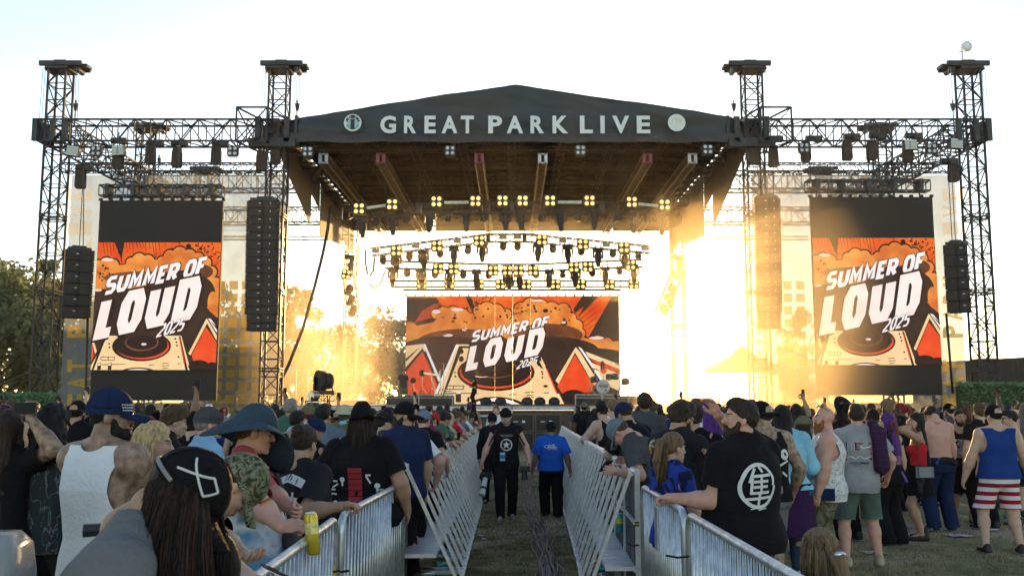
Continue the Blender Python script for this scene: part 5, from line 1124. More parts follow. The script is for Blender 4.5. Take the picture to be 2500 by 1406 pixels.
# ---- body
TORSO = {'m': ([.80,.87,.95,1.04,1.15,1.27,1.36,1.42,1.46,1.49], [.150,.168,.165,.150,.158,.176,.180,.160,.105,.060], [.105,.118,.115,.108,.112,.122,.112,.092,.070,.055]),
         'f': ([.80,.87,.95,1.04,1.15,1.27,1.36,1.42,1.46,1.49], [.155,.178,.168,.135,.136,.152,.158,.140,.090,.052], [.110,.122,.112,.095,.098,.110,.100,.082,.062,.050])}
class Pose: pass
def ik(S, H, l1, l2, hint):
    d = H-S; D = np.linalg.norm(d); mx = (l1+l2)*.995
    if D > mx: H = S+d/D*mx; d = H-S; D = mx
    D = max(D, abs(l1-l2)+.02); u = d/np.linalg.norm(d); a = (l1*l1-l2*l2+D*D)/(2*D); hgt = math.sqrt(max(0, l1*l1-a*a)); n = hint-u*(hint @ u); n /= max(np.linalg.norm(n), 1e-6); return S+u*a+n*hgt, H
def make_pose(s, sex='m', g=1.0, lean=0, roll=0, twist=0, ra=None, la=None, stance=.12, step=0, bend=0):
    p = Pose(); p.s = s; p.sex = sex; p.g = g; p.Rt = rz(twist) @ rx(-lean) @ ry(roll); p.piv = vec(0,0,.93*s)
    p.T = lambda *q: p.Rt @ (np.array(q, float)*s-p.piv)+p.piv
    sx = .178 if sex == 'm' else .155; sx *= (1+.35*(g-1)); p.sx = sx; p.arms = []
    for side, a in ((1, ra), (-1, la)):
        S = p.T(side*sx, -.005, 1.405); a = dict(a or {}); H = a.get('h')
        if H is None: H = p.T(side*(sx+.07+.06*(g-1)), .05, .86)
        else: H = np.array(H, float)*(1 if a.get('abs') else s)
        hint = np.array(a.get('e', (side*.55,-.6,-.45)), float); E, H = ik(S, H, .295*s, .265*s, hint); d = (H-E)/max(np.linalg.norm(H-E), 1e-6)
        hd = np.array(a['d'], float) if 'd' in a else d; hd = hd/np.linalg.norm(hd); nrm = np.array(a.get('n', (-side,0,-.15)), float); nrm -= hd*(nrm @ hd); nrm /= max(np.linalg.norm(nrm), 1e-6)
        p.arms.append((side, S, E, H, hd, nrm, a.get('pose', 'relaxed')))
    p.legs = []
    for side in (1, -1):
        hp = vec(side*.088*(1+.3*(g-1)), 0, .90)*s; A = vec(side*stance, side*step, .085/s)*s; K, A = ik(hp, A, .43*s, .425*s, vec(side*.15,1,0)); p.legs.append((side, hp, K, A))
    return p
def torso_prim(p, ease=0, top=1.47, hemflare=0, zlo=.80, belly=True):
    zs, a, b = [np.array(q) for q in TORSO[p.sex]]; s = p.s; gg = 1+(p.g-1)*np.interp(zs, [.8,.95,1.1,1.3,1.4,1.49], [.9,1.0,1.0,.75,.4,.1]); A, B = a*gg, b*(1+(gg-1)*1.5)
    A = A+ease+hemflare*np.clip((1.2-zs)/.35, 0, 1); B = B+ease+hemflare*np.clip((1.2-zs)/.35, 0, 1); yc = (p.g-1)*.10*np.interp(zs, [.8,1.05,1.3], [.3,1,0])
    def f(P):
        q = ((P-p.piv) @ p.Rt+p.piv)/s; z = q[...,2]; ax, bx, y0 = np.interp(z, zs, A), np.interp(z, zs, B), np.interp(z, zs, yc)
        r = (np.abs(q[...,0]/ax)**2.3+np.abs((q[...,1]-y0)/bx)**2.3)**(1/2.3); d = (r-1)*np.minimum(ax, bx); return np.maximum(d, np.maximum(zlo-z, z-top-.02))*s
    m = max(A.max(), B.max())+.06; c = np.array([p.T(x, y, z) for x in (-m, m) for y in (-m, m) for z in (zlo, top)]); return f, c.min(0), c.max(0)
def chest(p, ease=0): 
    if p.sex != 'f': return []
    return [ell(p.T(sx*.07, .095+.05*(p.g-1), 1.25), np.array((.066,.055,.06))*p.s*(1+.4*(p.g-1))+ease) for sx in (-1, 1)]
def body_np(p, vs, head, hsc, hr, ag=1.0, lg=1.0, lo=False, feet=False):
    s = p.s; ag *= s*(1+.45*(p.g-1)); lg *= s*(1+.45*(p.g-1)); P = [torso_prim(p)]+chest(p)
    for side, S, E, H, *_ in p.arms:
        P += [rc(p.T(side*.045,-.01,1.475), S, .05*s, .060*ag), rc(S, E, .058*ag, .044*ag), rc(E, E+(H-E)*.35, .044*ag, .046*ag), rc(E+(H-E)*.3, H, .045*ag, .029*ag)]
    for side, hp, K, A in p.legs: P += [rc(hp, K, .090*lg, .060*lg), rc(K, K+(A-K)*.35, .056*lg, .060*lg), rc(K+(A-K)*.3+vec(0,-.008,0), A, .060*lg, .040*s), rc(A, A+vec(side*.02,.13,-.045)*s, .035*s, .028*s)]
    P.append(rc(p.T(0,-.01,1.45), p.T(0,.0,1.55), .056*s, .054*s)); V, Q = sdf(P, vs, .035); ms = [(V, Q)]
    HV, HF, HI = HEAD_LO if lo else HEAD; ms.append((put(HV*hsc, hr, head), HF, HI))
    for side, S, E, H, hd, nrm, ps in p.arms:
        Vh, Qh = HANDS[ps]; Y = np.cross(-nrm, hd)*1.0; M = np.stack([hd, np.cross(nrm*-1, hd), -nrm], 1); Vv = np.array(Vh)
        # mirror so the thumb lies on the body's forward/inner side
        th = M[:,1]; want = vec(0,1,.4) if abs(hd[1]) < .8 else vec(-side,0,.6)
        if th @ want < 0: Vv = Vv*vec(1,-1,1); Qh = Qh[:, ::-1]
        ms.append((put(Vv*s*1.02, M, H), Qh))
    return join(*ms)
def tee_np(p, vs, ease=.016, hem=.84, sleeve=.62, neck=.072, flare=.02, long=False, seed=1, amp=.011, ag=1.0, vneck=0, collar=False):
    s = p.s; fo = lambda P: amp*fnoise(P, 17, seed, (1,1,.45))+.35*amp*fnoise(P, 45, seed+2, (1,1,.6))
    P = [torso_prim(p, ease, 1.50, flare, hem-.08)]+chest(p, ease)
    for side, S, E, H, *_ in p.arms: P.append(rc(p.T(side*.05,-.008,1.472), S*.96+p.T(0,0,1.40)*.04, .05*s+ease, .062*s+ease*.8))
    V, Q = sdf(P, vs, .035, fo); q = ((V-p.piv) @ p.Rt+p.piv)/s; N0 = vec(0,.022,1.515); f = np.minimum(q[:,2]-hem-.006*fnoise(q, 20, seed), np.linalg.norm((q-N0)*vec(1,1,.78), axis=1)-neck); ms = [clip_mesh(V, Q, f)]
    ag *= s*(1+.45*(p.g-1))
    for side, S, E, H, *_ in p.arms:
        if not sleeve: continue
        d = E-S; L = np.linalg.norm(d)
        if long: V, Q = sdf([rc(S, E, .060*ag+ease, .050*ag+ease*.8), rc(E, E+(H-E)*.99, .050*ag+ease*.8, .032*ag+ease*.6)], vs, .03, fo); f = 1-((V-E) @ (H-E))/((H-E) @ (H-E))*1.03
        else: V, Q = sdf([rc(S, S+d*min(1.0, sleeve+.12), .062*ag+ease, .052*ag+ease*1.5)], vs, .03, fo); f = sleeve*L-(V-S) @ d/L-.004*fnoise(V, 40, seed)
        ms.append(clip_mesh(V, Q, f))
    V, T, _ = join(*ms); return V, T
def tank_np(p, vs, ease=.012, hem=.86, hole=(.215,1.31,.078,.175), scoop=(.088,.11), flare=.012, seed=1, amp=.009):
    V, Q = sdf([torso_prim(p, ease, 1.50, flare, hem-.08)]+chest(p, ease)+[rc(p.T(sd*.05,-.008,1.472), p.T(sd*.15,-.005,1.42), .05*p.s+ease, .055*p.s+ease) for sd in (-1, 1)], vs, .035, lambda P: amp*fnoise(P, 17, seed, (1,1,.45)))
    q = ((V-p.piv) @ p.Rt+p.piv)/p.s; a = np.hypot((np.abs(q[:,0])-hole[0]*(p.sx/.178))/hole[2], (q[:,2]-hole[1])/hole[3])-1; sc = np.hypot(q[:,0]/scoop[0], (q[:,2]-1.50)/scoop[1])-1
    return clip_mesh(V, Q, np.minimum(np.minimum(q[:,2]-hem, a*.06), np.minimum(sc*.06, 1.478-q[:,2])))
def pants_np(p, vs, hem=.06, ease=.02, waist=1.0, flare=.0, seed=3, amp=.010, lg=1.0):
    s = p.s; lg *= s*(1+.45*(p.g-1)); q = make_pose(s, p.sex, p.g); P = [torso_prim(q, ease, waist+.06, 0, .80)]
    for side, hp, K, A in p.legs: P += [rc(hp+vec(0,0,-.0), K, .092*lg+ease, .062*lg+ease+flare), rc(K, A+(A-K)*.06, .062*lg+ease+flare, .048*s+ease+flare*1.4)]
    V, Q = sdf(P, vs, .03, lambda X: amp*fnoise(X, 20, seed, (1,1,.7))); return clip_mesh(V, Q, np.minimum(V[:,2]-hem*s-.004*fnoise(V, 30, 2), waist*s-V[:,2]))
def skirt_np(p, z0, z1, flare=.10, folds=9, amp=.02):
    s = p.s; n = 60; V = []; F = []
    for j in range(10):
        f = j/9
        for i in range(n):
            a = 2*math.pi*i/n; r = 1+amp*8*f*math.sin(folds*a)*.12; V.append(((.172*p.g+.014+flare*f)*r*math.cos(a)*s, (.125*p.g+.02+flare*f)*r*math.sin(a)*s, (z1+(z0-z1)*f+.01*math.sin(5*a)*f)*s))
    for j in range(9):
        for i in range(n): F.append((j*n+i, j*n+(i+1) % n, (j+1)*n+(i+1) % n, (j+1)*n+i))
    return np.array(V), np.array(F)
def decal(p, V, T, polys, back=True, zc=1.2, xc=0.0, name='shirt_print', parent=None, off=.005):
    """flat print laid on the cloth: polys = [(material, [(u, v) metres], ...)]"""
    bv = BVHTree.FromPolygons([Vector(v) for v in V], [tuple(int(i) for i in t) for t in T]); mb = MB(); ms = []; dy = 1.0 if back else -1.0
    for k, (m, pts) in enumerate(polys):
        if m not in ms: ms.append(m)
        mb.c = ms.index(m); out = []
        for u, v in pts:
            o = p.T((xc+u)/p.s*(1 if back else -1), -dy*.6, zc+v/p.s); d = p.Rt @ vec(0, dy, 0); h = bv.ray_cast(Vector(o), Vector(d), 1.2)
            if h[0] is None: out = None; break
            out.append(h[0]-Vector(d)*(off+.0008*min(k, 12)))
        if out: mb.poly(out)
    if not mb.V: return None
    me = bpy.data.meshes.new(name); me.from_pydata([tuple(v) for v in mb.V], [], mb.F)
    for m in ms: me.materials.append(m)
    me.polygons.foreach_set('material_index', mb.M); o = bpy.data.objects.new(name, me); COL.objects.link(o); o.parent = parent; return o
PIDX = [0]
def person(label, px, Y, top=None, yaw=0, h=None, x=None, sex='m', g=1.0, lean=0, roll=0, twist=0, head=(0,0,0), ra=None, la=None, hair=('short','dark'), hat=None, beard=None, glasses=None, topw=('tee','black',{}), bot=('pants','black',{}), shoes='black', skin='tan', stance=.12, step=0, vs=.013, ag=1.0, lg=1.0, lo=False, group='concertgoers', cat='person', z=None, extra=None, name='person'):
    PIDX[0] += 1; x = lx(px, Y) if x is None else x; z0 = gz(Y) if z is None else z
    if h is None: h = W(px, top, Y).z-z0-(.022 if hat else .012)
    s = h/1.745; root = bpy.data.objects.new(name, None); COL.objects.link(root); root.location = (x, Y, z0); root.rotation_euler = (0,0,R(yaw)); root.empty_display_size = .2; tag(root, label, cat, group)
    def w2l(a):
        if a and 'w' in a: q = rz(-yaw) @ (np.array(a['w'], float)-np.array((x, Y, z0))); a = dict(a); a['h'] = q; a['abs'] = True
        return a
    p = make_pose(s, sex, g, lean, roll, twist, w2l(ra), w2l(la), stance, step); hr = p.Rt @ rz(head[0]) @ rx(-head[1]) @ ry(head[2]); hsc = .98*s**.5
    hc = p.T(0,.0,1.505)+hr @ vec(0,.022,.117)*hsc*1.02; sk = SKIN[skin]
    V, T, I = body_np(p, vs, hc, hsc, hr, ag, lg, lo); bod = obj_mat('body', np_mesh('body', V, T, I, 4), [sk, LIP, EYE, IRIS], root)
    if hair: obj_mat('hair', hair_mesh(hair[0], bool(hat)), HC[hair[1]], root, hc, hr, hsc)
    if beard: obj_mat('beard', hair_mesh(beard[0]), HC[beard[1]], root, hc, hr, hsc)
    if glasses: obj_mat('sunglasses', glasses_mesh(), LENSR if glasses == 'red' else LENSM, root, hc+(hr @ vec(0,-.02,.085)*hsc if glasses == 'up' else 0), hr @ (rx(25) if glasses == 'up' else np.eye(3)), hsc)
    root_hat = None
    if hat:
        st, cl = hat[0], CL[hat[1]]; m1, m2 = hat_meshes(st); hrr = hr @ (rz(180) @ rx(8) if st == 'capback' else np.eye(3))
        if len(hat) > 2: hrr = hrr @ hat[2]
        root_hat = obj_mat('hat', m1, cl, root, hc, hrr, hsc)
        if m2:
            b = obj_mat('brim', m2, CL[hat[3]] if len(hat) > 3 else cl, root_hat)
    vc = max(vs, .011); sh = None; shV = None
    if topw:
        kind, cl, kw = topw; kw = dict(kw)
        if kind == 'tank': V, T = tank_np(p, vc, seed=PIDX[0] % 7, **kw)
        else: V, T = tee_np(p, vc, seed=PIDX[0] % 7, ag=ag, **kw)
        sh = obj_mat('shirt' if kind != 'tank' else 'tank_top', np_mesh('shirt', V, T), CL[cl], root); shV = (V, T)
    if bot:
        kind, cl, kw = bot; kw = dict(kw)
        if kind == 'skirt': V, T = skirt_np(p, **kw); o = obj_mat('skirt', np_mesh('skirt', V, T), CL[cl], root)
        else:
            if kind == 'shorts': kw.setdefault('hem', .48); kw.setdefault('flare', .022)
            kw.setdefault('lg', lg); V, T = pants_np(p, vc, **kw); o = obj_mat('shorts' if kind == 'shorts' else 'trousers', np_mesh('trousers', V, T), CL[cl], root)
    if shoes:
        kind = 'boot' if shoes.startswith('boot') else 'shoe'; c = SHO[shoes.replace('boot','') or 'black']
        for side, hp, K, A in p.legs: obj_mat('shoe', shoe_mesh(kind), [c, SOLE if kind == 'shoe' and shoes != 'tan' else c], root, (A[0], A[1], A[2]-.085), rz(-side*9), s)
    root.update_tag(); p.root = root; p.shirt = sh; p.shV = shV; p.hc = hc; p.hr = hr; p.hsc = hsc; p.hat = root_hat; p.yaw = yaw; p.x, p.Y, p.z0 = x, Y, z0
    p.world = lambda q: Vector((rz(yaw) @ np.array(q, float))+np.array((x, Y, z0)))
    return p
def polys_text(m, txt, x, y, w, hgt, bold=.02):
    V, F, a = text_mesh(txt, bold); return [(m, [(x+w*(V[i][0]-.5), y+hgt*(V[i][1]-.5)) for i in f]) for f in F]
def polys_ring(m, r0, r1, n=28, cx=0, cy=0, sy=1.0): return [(m, [(cx+r*math.cos(2*math.pi*j/n), cy+sy*r*math.sin(2*math.pi*j/n)) for r, j in ((r0,i),(r1,i),(r1,i+1),(r0,i+1))]) for i in range(n)]
def polys_line(m, segs, wd):
    o = []
    for x0, y0, x1, y1 in segs:
        d = math.hypot(x1-x0, y1-y0); nx, ny = -(y1-y0)/d*wd/2, (x1-x0)/d*wd/2; k = max(1, int(d/.06))
        for i in range(k):
            a, b = i/k, (i+1)/k; o.append((m, [(x0+(x1-x0)*a+nx, y0+(y1-y0)*a+ny), (x0+(x1-x0)*b+nx, y0+(y1-y0)*b+ny), (x0+(x1-x0)*b-nx, y0+(y1-y0)*b-ny), (x0+(x1-x0)*a-nx, y0+(y1-y0)*a-ny)]))
    return o
PW = mat('print_white', (.58,.60,.62), .8, 0, .08); PR = mat('print_red', (.26,.015,.025), .8); PG = mat('print_grey', (.20,.20,.21), .8, 0, .3, 20); PO = mat('print_orange', (.50,.17,.03), .8); PGR = mat('print_green', (.12,.20,.05), .8); PBL = mat('print_blue', (.03,.16,.36), .7); PPK = mat('print_mauve', (.22,.10,.18), .8, 0, .4, 30); PNV = mat('print_navy', (.02,.03,.09), .8)
# ================================================================== BARRICADES AND FENCES ALONG THE LANE
def lerp_line(pts, Y):
    ys = [p[1] for p in pts]; return float(np.interp(Y, ys, [p[0] for p in pts]))
LF_ = [(-1.06,8.6),(-.95,26),(-.95,36)]; LBs = [(-.50,8.6),(-.52,12),(-.56,22),(-.6,36)]
RF_ = [(1.08,8.0),(1.32,20),(1.45,26),(1.6,36)]; RBs = [(.62,8.0),(.72,10.2),(.9,17),(1.0,26),(1.1,36)]
ALP = mat('barrier_panel', (.13,.135,.145), .95, 0, .3, 7, spec=.05)
def barrier(side, Y0, Y1, label):
    F, B = (LF_, LBs) if side < 0 else (RF_, RBs); f0, f1, b0, b1 = lerp_line(F, Y0), lerp_line(F, Y1), lerp_line(B, Y0), lerp_line(B, Y1); z = gz((Y0+Y1)/2); H = 1.18
    t = thing('crowd_barrier', label, 'barrier', ((f0+b0)/2, Y0, z), 'crowd barriers along the lane'); g = .015
    P = lambda fb, k, zz: Vector(((f0+(f1-f0)*k) if fb == 'f' else (b0+(b1-b0)*k), Y0+g+(Y1-Y0-2*g)*k, z+zz))
    mb = MB(); mb.slab([P('f',0,.05), P('f',1,.05), P('f',1,H-.05), P('f',0,H-.05)], (side*.02, 0, 0))
    for k in (.17,.33,.5,.67,.83): mb.bar(P('f',k,.05)+Vector((-side*.012,0,0)), P('f',k,H-.04)+Vector((-side*.012,0,0)), .012)
    mb.build('panel', ALP, t)
    mb = MB(); mb.tube([P('f',0,H), P('f',1,H)], .028, 8); mb.bar(P('f',0,0), P('f',0,H), .03)
    for zz in (.35, .75): mb.bar(P('f',0,zz)+Vector((-side*.02,0,0)), P('f',1,zz)+Vector((-side*.02,0,0)), .022)
    mb.build('upright_frame', ALU, t)
    for k in (.25, .75):
        mb = MB(); a, b = P('f',k,H-.02)+Vector((-side*.03,0,0)), P('b',k,.05); mb.bar(a, b, .023); mb.box(a, (.05,.06,.07)); mb.build('brace', ALU, t)
    mb = MB()
    for k in (.1, .9): mb.bar(P('f',k,.05), P('b',k,.05), .025)
    mb.bar(P('b',0,.03), P('b',1,.03), .032); mb.build('foot_frame', GALV, t)
    mb = MB(); sx = (P('b',0,0).x-P('f',0,0).x); q0, q1 = P('f',.04,.34), P('f',.96,.34); mb.slab([q0+Vector((sx*.05,0,0)), q1+Vector((sx*.05,0,0)), q1+Vector((sx*.62,0,0)), q0+Vector((sx*.62,0,0))], (0,0,.035)); mb.build('step', ALU, t)
side_names = {-1: 'left', 1: 'right'}
nsl = ['nearest','second','third','fourth','fifth','sixth','seventh','eighth','ninth','tenth','eleventh','twelfth','thirteenth','fourteenth','fifteenth','sixteenth','seventeenth','eighteenth']
for sd_, y0 in ((-1, 9.0), (1, 8.3)):
    for i in range(18): barrier(sd_, y0+i*1.08, y0+(i+1)*1.08, '%s silver crowd barrier with slanted braces along the %s side of the lane' % (nsl[i], side_names[sd_]))
def rail_fence(A, B, label, n=22, H=1.1):
    A, B = Vector(A), Vector(B); t = thing('bar_fence', label, 'fence', A, 'galvanised bar fences'); d = (B-A); L = d.length; up = Vector((0,0,1)); u = d.normalized(); r = .09
    mb = MB(); P = lambda s, z: A+u*s+up*z
    arc0 = [P(r*(1-math.cos(a)), H-r+r*math.sin(a)) for a in [i*math.pi/8 for i in range(5)]]; arc1 = [P(L-r*(1-math.cos(a)), H-r+r*math.sin(a)) for a in [i*math.pi/8 for i in range(4,-1,-1)]]
    mb.tube([P(0,.12)]+arc0+arc1+[P(L,.12)], .024, 10); mb.tube([P(0,.16), P(L,.16)], .018, 8); fr = mb.build('frame', GALV, t, True)
    for i in range(n): s = L*(i+1)/(n+1); mb = MB(); mb.cyl(P(s,.16), P(s,H-.01), .010, n=7); mb.build('bar', GALV, t, True)
    for s in (.12*L, .88*L):
        mb = MB(); q = u.cross(up); mb.tube([P(s,.14), P(s,.03)+q*.05, P(s,.02)+q*.3], .018, 6); mb.tube([P(s,.14), P(s,.03)-q*.05, P(s,.02)-q*.3], .018, 6); mb.build('foot', GALV, t)
    return t
rail_fence((-.93,8.15,gz(8)), (-1.02,5.75,0), 'bar fence on the left side reaching from the first barrier to the leaning hand')
rail_fence((-1.03,5.60,0), (-1.0,3.45,0), 'bar fence on the left side in front of the yellow can')
rail_fence((-.99,3.3,0), (-.98,1.2,0), 'bar fence at the near left below the bent long dark hair')
rail_fence((1.06,7.75,gz(7.8)), (1.07,5.98,0), 'bar fence on the right side under the bearded man\'s hand')
rail_fence((1.07,5.82,0), (1.12,3.62,0), 'bar fence at the near right running out of the picture')
rail_fence((1.125,3.5,0), (1.15,1.4,0), 'bar fence at the near right edge beside the crouching girl')
YEL = mat('yellow_tape', (.62,.47,.02), .5); TIE = mat('black_tie', (.012,.012,.012), .6)
def strip(name, px, py0, py1, Y, w, m, lab, cat):
    a, b = W(px, py0, Y), W(px, py1, Y); mb = MB(); mb.box((a+b)/2, (w, w, a.z-b.z)); mb.c = 1
    for k in (.2,.8): mb.box(a+(b-a)*k, (w*1.15, w*1.15, .012))
    tag(mb.build(name, [m, TIE], loc=b), lab, cat)
strip('yellow_post_sleeve', 982, 1243, 1338, 8.75, .05, YEL, 'yellow sleeve tied to the first barrier post left of the lane', 'sleeve')
strip('yellow_post_sleeve', 811, 1378, 1450, 5.6, .05, YEL, 'yellow sleeve tied to the fence post near the yellow can', 'sleeve')
strip('yellow_post_sleeve', 1855-1250+1250-300, 1272, 1284, 8.0, .03, YEL, 'tiny yellow tag tied to the first barrier right of the lane', 'tag')
for lab, a, b in [('black cable tie on the fence gap right of the lane', (1626,1355,5.85), (1684,1357,5.8)), ('black cable tie on the first right barrier post', (1532,1326,8.1), (1560,1330,8.0)), ('black cable tie on the left fence gap', (818,1390,5.6), (852,1392,5.5))]:
    mb = MB(); mb.tube([W(*a), (W(*a)+W(*b))/2+Vector((0,0,-.01)), W(*b)], .007, 5); tag(mb.build('cable_tie', TIE, loc=W(*a)), lab, 'cable tie')
for i, (px, py, Y) in enumerate([(1603,1290,7.0),(890,1300,6.8)]):
    mb = MB(); mb.box(W(px, py, Y), (.012, .12, .3)); tag(mb.build('sign_plate', GALV, loc=W(px, py, Y)), 'small blank metal plate on the %s bar fence' % ('right','left')[i], 'plate')
# loom of cables running down the lane
CBM = [mat('cable_rubber_brown', (.17,.125,.10), .6, 0, .3, 20), mat('cable_rubber_grey', (.12,.105,.10), .6, 0, .3, 20), mat('cable_rubber_dark', (.06,.052,.05), .6)]
ctrl = [(1283,1165),(1287,1200),(1296,1240),(1309,1280),(1321,1320),(1332,1360),(1341,1406),(1352,1500)]
cp = [G(*c) for c in ctrl]; rnd = random.Random(4)
for i in range(17):
    off = (i-8)*.0125; ph = rnd.uniform(0,6.28); lay = rnd.choice((0,.0,.016)); pts = []
    for k in range(60):
        f = k/59*(len(cp)-1); j = min(int(f), len(cp)-2); p = cp[j].lerp(cp[j+1], f-j); wv = .014*math.sin(p.y*2.3+ph)+.010*math.sin(p.y*5.1+ph*2)+(.035*math.sin(p.y*2.9+ph) if i in (0, 16) else 0); pts.append((p.x+off+wv, p.y, p.z+.012+lay+.008*math.sin(p.y*7+ph)))
    mb = MB(); mb.tube(pts, .0125, 6); tag(mb.build('lane_cable', CBM[i % 3], loc=pts[0], smooth=True), 'one of the intertwined rubber cables laid along the middle of the lane', 'cable', 'cables laid along the lane')
# ------------------------------------------------------------------ small things people hold
def phone(c, rot, label, col=None, scr=False):
    mb = MB(); mb.box((0,0,0), (.075,.010,.155)); mb.c = 1; mb.box((0,-.0055,0), (.068,.002,.146)); mb.c = 2; mb.box((.018,.0062,.052), (.03,.003,.03))
    o = mb.build('phone', [col or BLKM, mat('phone_glass', (.012,.012,.014), .45, 0, .1, spec=.15) if not scr else glow('phone_screen', (.75,.78,.85), .22), BLK]); o.location = c; o.rotation_euler = tuple(R(a) for a in rot); return tag(o, label, 'phone')
def can(c, label, body, h=.155, r=.033, tilt=(0,0,0), band=None, nm='can', cat='can'):
    mb = MB(); n = 18; rg = [[(rr*math.cos(6.2832*i/n), rr*math.sin(6.2832*i/n), z) for i in range(n)] for rr, z in ((r*.78,-h/2),(r,-h/2+.012),(r,h/2-.018),(r*.8,h/2-.004),(r*.78,h/2))]; mb.loft(rg)
    o = mb.build(nm, body, None, True); o.location = c; o.rotation_euler = tuple(R(a) for a in tilt); tag(o, label, cat)
    m2 = MB(); m2.cyl((0,0,h/2-.001), (0,0,h/2+.003), r*.76, n=16); m2.build('lid', ALU, None).parent = o
    if band: m3 = MB(); m3.cyl((0,0,band[1]-h*.14), (0,0,band[1]+h*.14), r*1.012, n=18, cap=False); m3.build('label_band', band[0], None, True).parent = o
    return o
CANS = {'gold': mat('gold_can', (.62,.46,.05), .3, .5), 'teal': mat('teal_can', (.03,.28,.30), .35, .4, .3, 30), 'silver': mat('silver_can', (.5,.5,.52), .3, .8, .15, 30), 'blue': mat('blue_can', (.04,.24,.45), .35, .3), 'brown': mat('brown_bottle', (.16,.07,.035), .2), 'clear': mat('clear_bottle', (.55,.60,.62), .12, 0, .1, alpha=.5)}
CLEAR = mat('clear_vinyl', (.5,.53,.55), .12, 0, .1, alpha=.42)
def camera_body(c, rot, label, lensm, L):
    t = thing('camera', label, 'camera', c, 'cameras carried by the photographer'); t.rotation_euler = tuple(R(a) for a in rot)
    def part(mb, n, m): o = mb.build(n, m); o.parent = t; return o
    mb = MB(); mb.box((0,0,0), (.15,.075,.11)); mb.box((0,0,.07), (.06,.06,.04)); mb.box((.062,.03,0), (.03,.05,.1)); part(mb, 'camera_case', BLKM)
    mb = MB(); mb.cyl((0,.035,0), (0,.035+L*.45,0), .040, .043, 14); mb.cyl((0,.035+L*.45,0), (0,.035+L,0), .047, .05, 14); part(mb, 'lens', lensm)
    if lensm != BLKM: mb = MB(); mb.cyl((0,.05+L*.5,0), (0,.05+L*.62,0), .0515, .0515, 14); part(mb, 'lens_ring', BLKM)
    return t
# ------------------------------------------------------------------ falling hair strands
def strands(p, n, L, mats, name='hair', back=True, spread=.05, seed=1, cut=None, yr=(-1, .35), wave=.02, rad=.0035, zmax=.09):
    rnd = random.Random(seed); mb = MB(); k = 0
    while k < n:
        d = np.array([rnd.gauss(0,1), rnd.gauss(0,1), rnd.gauss(.1,.8)]); d /= np.linalg.norm(d)
        if not (yr[0] < d[1] < yr[1]) or d[2] < -.5: continue
        loc = vec(0,-.014,.03)+d*vec(.088,.108,.102)
        if loc[2] > zmax: continue
        a = np.array(p.world(p.hc+p.hr @ loc*p.hsc)); o = np.array(p.world(p.hr @ d))-np.array(p.world((0,0,0))); pts = [Vector(a)]; v = o*.5+vec(0,0,-.4); ln = L*rnd.uniform(.7,1.08); ph = 5*mnoise.noise(Vector(loc*14.0))+rnd.uniform(0,.9); cv = Vector(loc*9.0); out = vec(mnoise.noise(cv)*2.2*spread+rnd.gauss(0,spread*.22), mnoise.noise(cv+Vector((7,3,1)))*2.2*spread+rnd.gauss(0,spread*.22), 0)
        for i in range(9):
            v = v*.62+vec(0,0,-1)*.55+out*.5; v /= np.linalg.norm(v); a = a+v*ln/9; pts.append(Vector(a+vec(wave*math.sin(i*1.1+ph), wave*.6*math.cos(i*.9+ph), 0)*(i/9)))
        mb.c = rnd.randrange(len(mats)); mb.tube(pts, [rad*(1-.06*i) for i in range(10)], 3); k += 1
    ob = mb.build(name, mats, None, True); mw = Matrix.Translation((p.x, p.Y, p.z0)) @ Matrix.Rotation(R(p.yaw), 4, 'Z'); ob.data.transform(mw.inverted()); ob.parent = p.root; return ob
def local_part(p, mb, name, m, smooth=False):
    """a mesh given in the person's own frame"""
    ob = mb.build(name, m, None, smooth, recalc=True); ob.parent = p.root; return ob
T_ = lambda cl='black', **k: ('tee', cl, k)
K_ = lambda cl='black', **k: ('tank', cl, k)
B_ = lambda kind='pants', cl='black', **k: (kind, cl, k)
# ================================================================== PEOPLE, LEFT OF THE LANE
q = person('person in a dark sports jersey with white sleeve stripes cut off by the left edge', -92, 4.2, 985, -60, topw=T_('black', sleeve=.85, ease=.03), g=1.15, ra={'h':(.3,.05,.95)}, la={'h':(-.3,.1,.95)}, hair=('short','dark'), skin='tan')
for k in (.66, .8):
    S, E = q.arms[0][1], q.arms[0][2]; c = S+(E-S)*k; d = (E-S)/np.linalg.norm(E-S); mb = MB(); mb.cyl(c-d*.022, c+d*.022, .098, .099, 20, False); local_part(q, mb, 'sleeve_stripe', PW, True)
q = person('person with long dark hair in a black tee lifting a phone at the left edge', 22, 6.3, 1000, -8, sex='f', g=1.2, hair=('long','dark'), topw=T_('black', sleeve=.7), skin='inked', ra={'w': W(74, 1020, 6.15), 'e': (.9,-.1,-.5), 'pose':'grip', 'd':(.1,.1,1)})
phone(W(62, 996, 6.12), (8,90,0), 'black phone held up sideways at the left edge', BLKM)
q = person('person mostly outside the left edge lifting a purple phone', -28, 7.4, 1000, 5, hair=('short','black'), topw=T_('ink'), ra={'w': W(-6, 1035, 7.2), 'pose':'grip', 'd':(0,.1,1)})
phone(W(9, 1012, 7.2), (0,12,0), 'purple phone with a printed case held up at the left edge', mat('purple_case', (.20,.03,.24), .5, 0, .6, 25))
person('person with curly long black hair in a dark figured shirt beside the white tank top', 132, 6.4, 990, -12, hair=('curlylong','black'), topw=T_('squiggle', hem=.80, sleeve=.7), bot=B_('pants','ink'), skin='olive', ra={'h':(.26,.1,.86)}, la={'h':(-.26,.06,.82)})
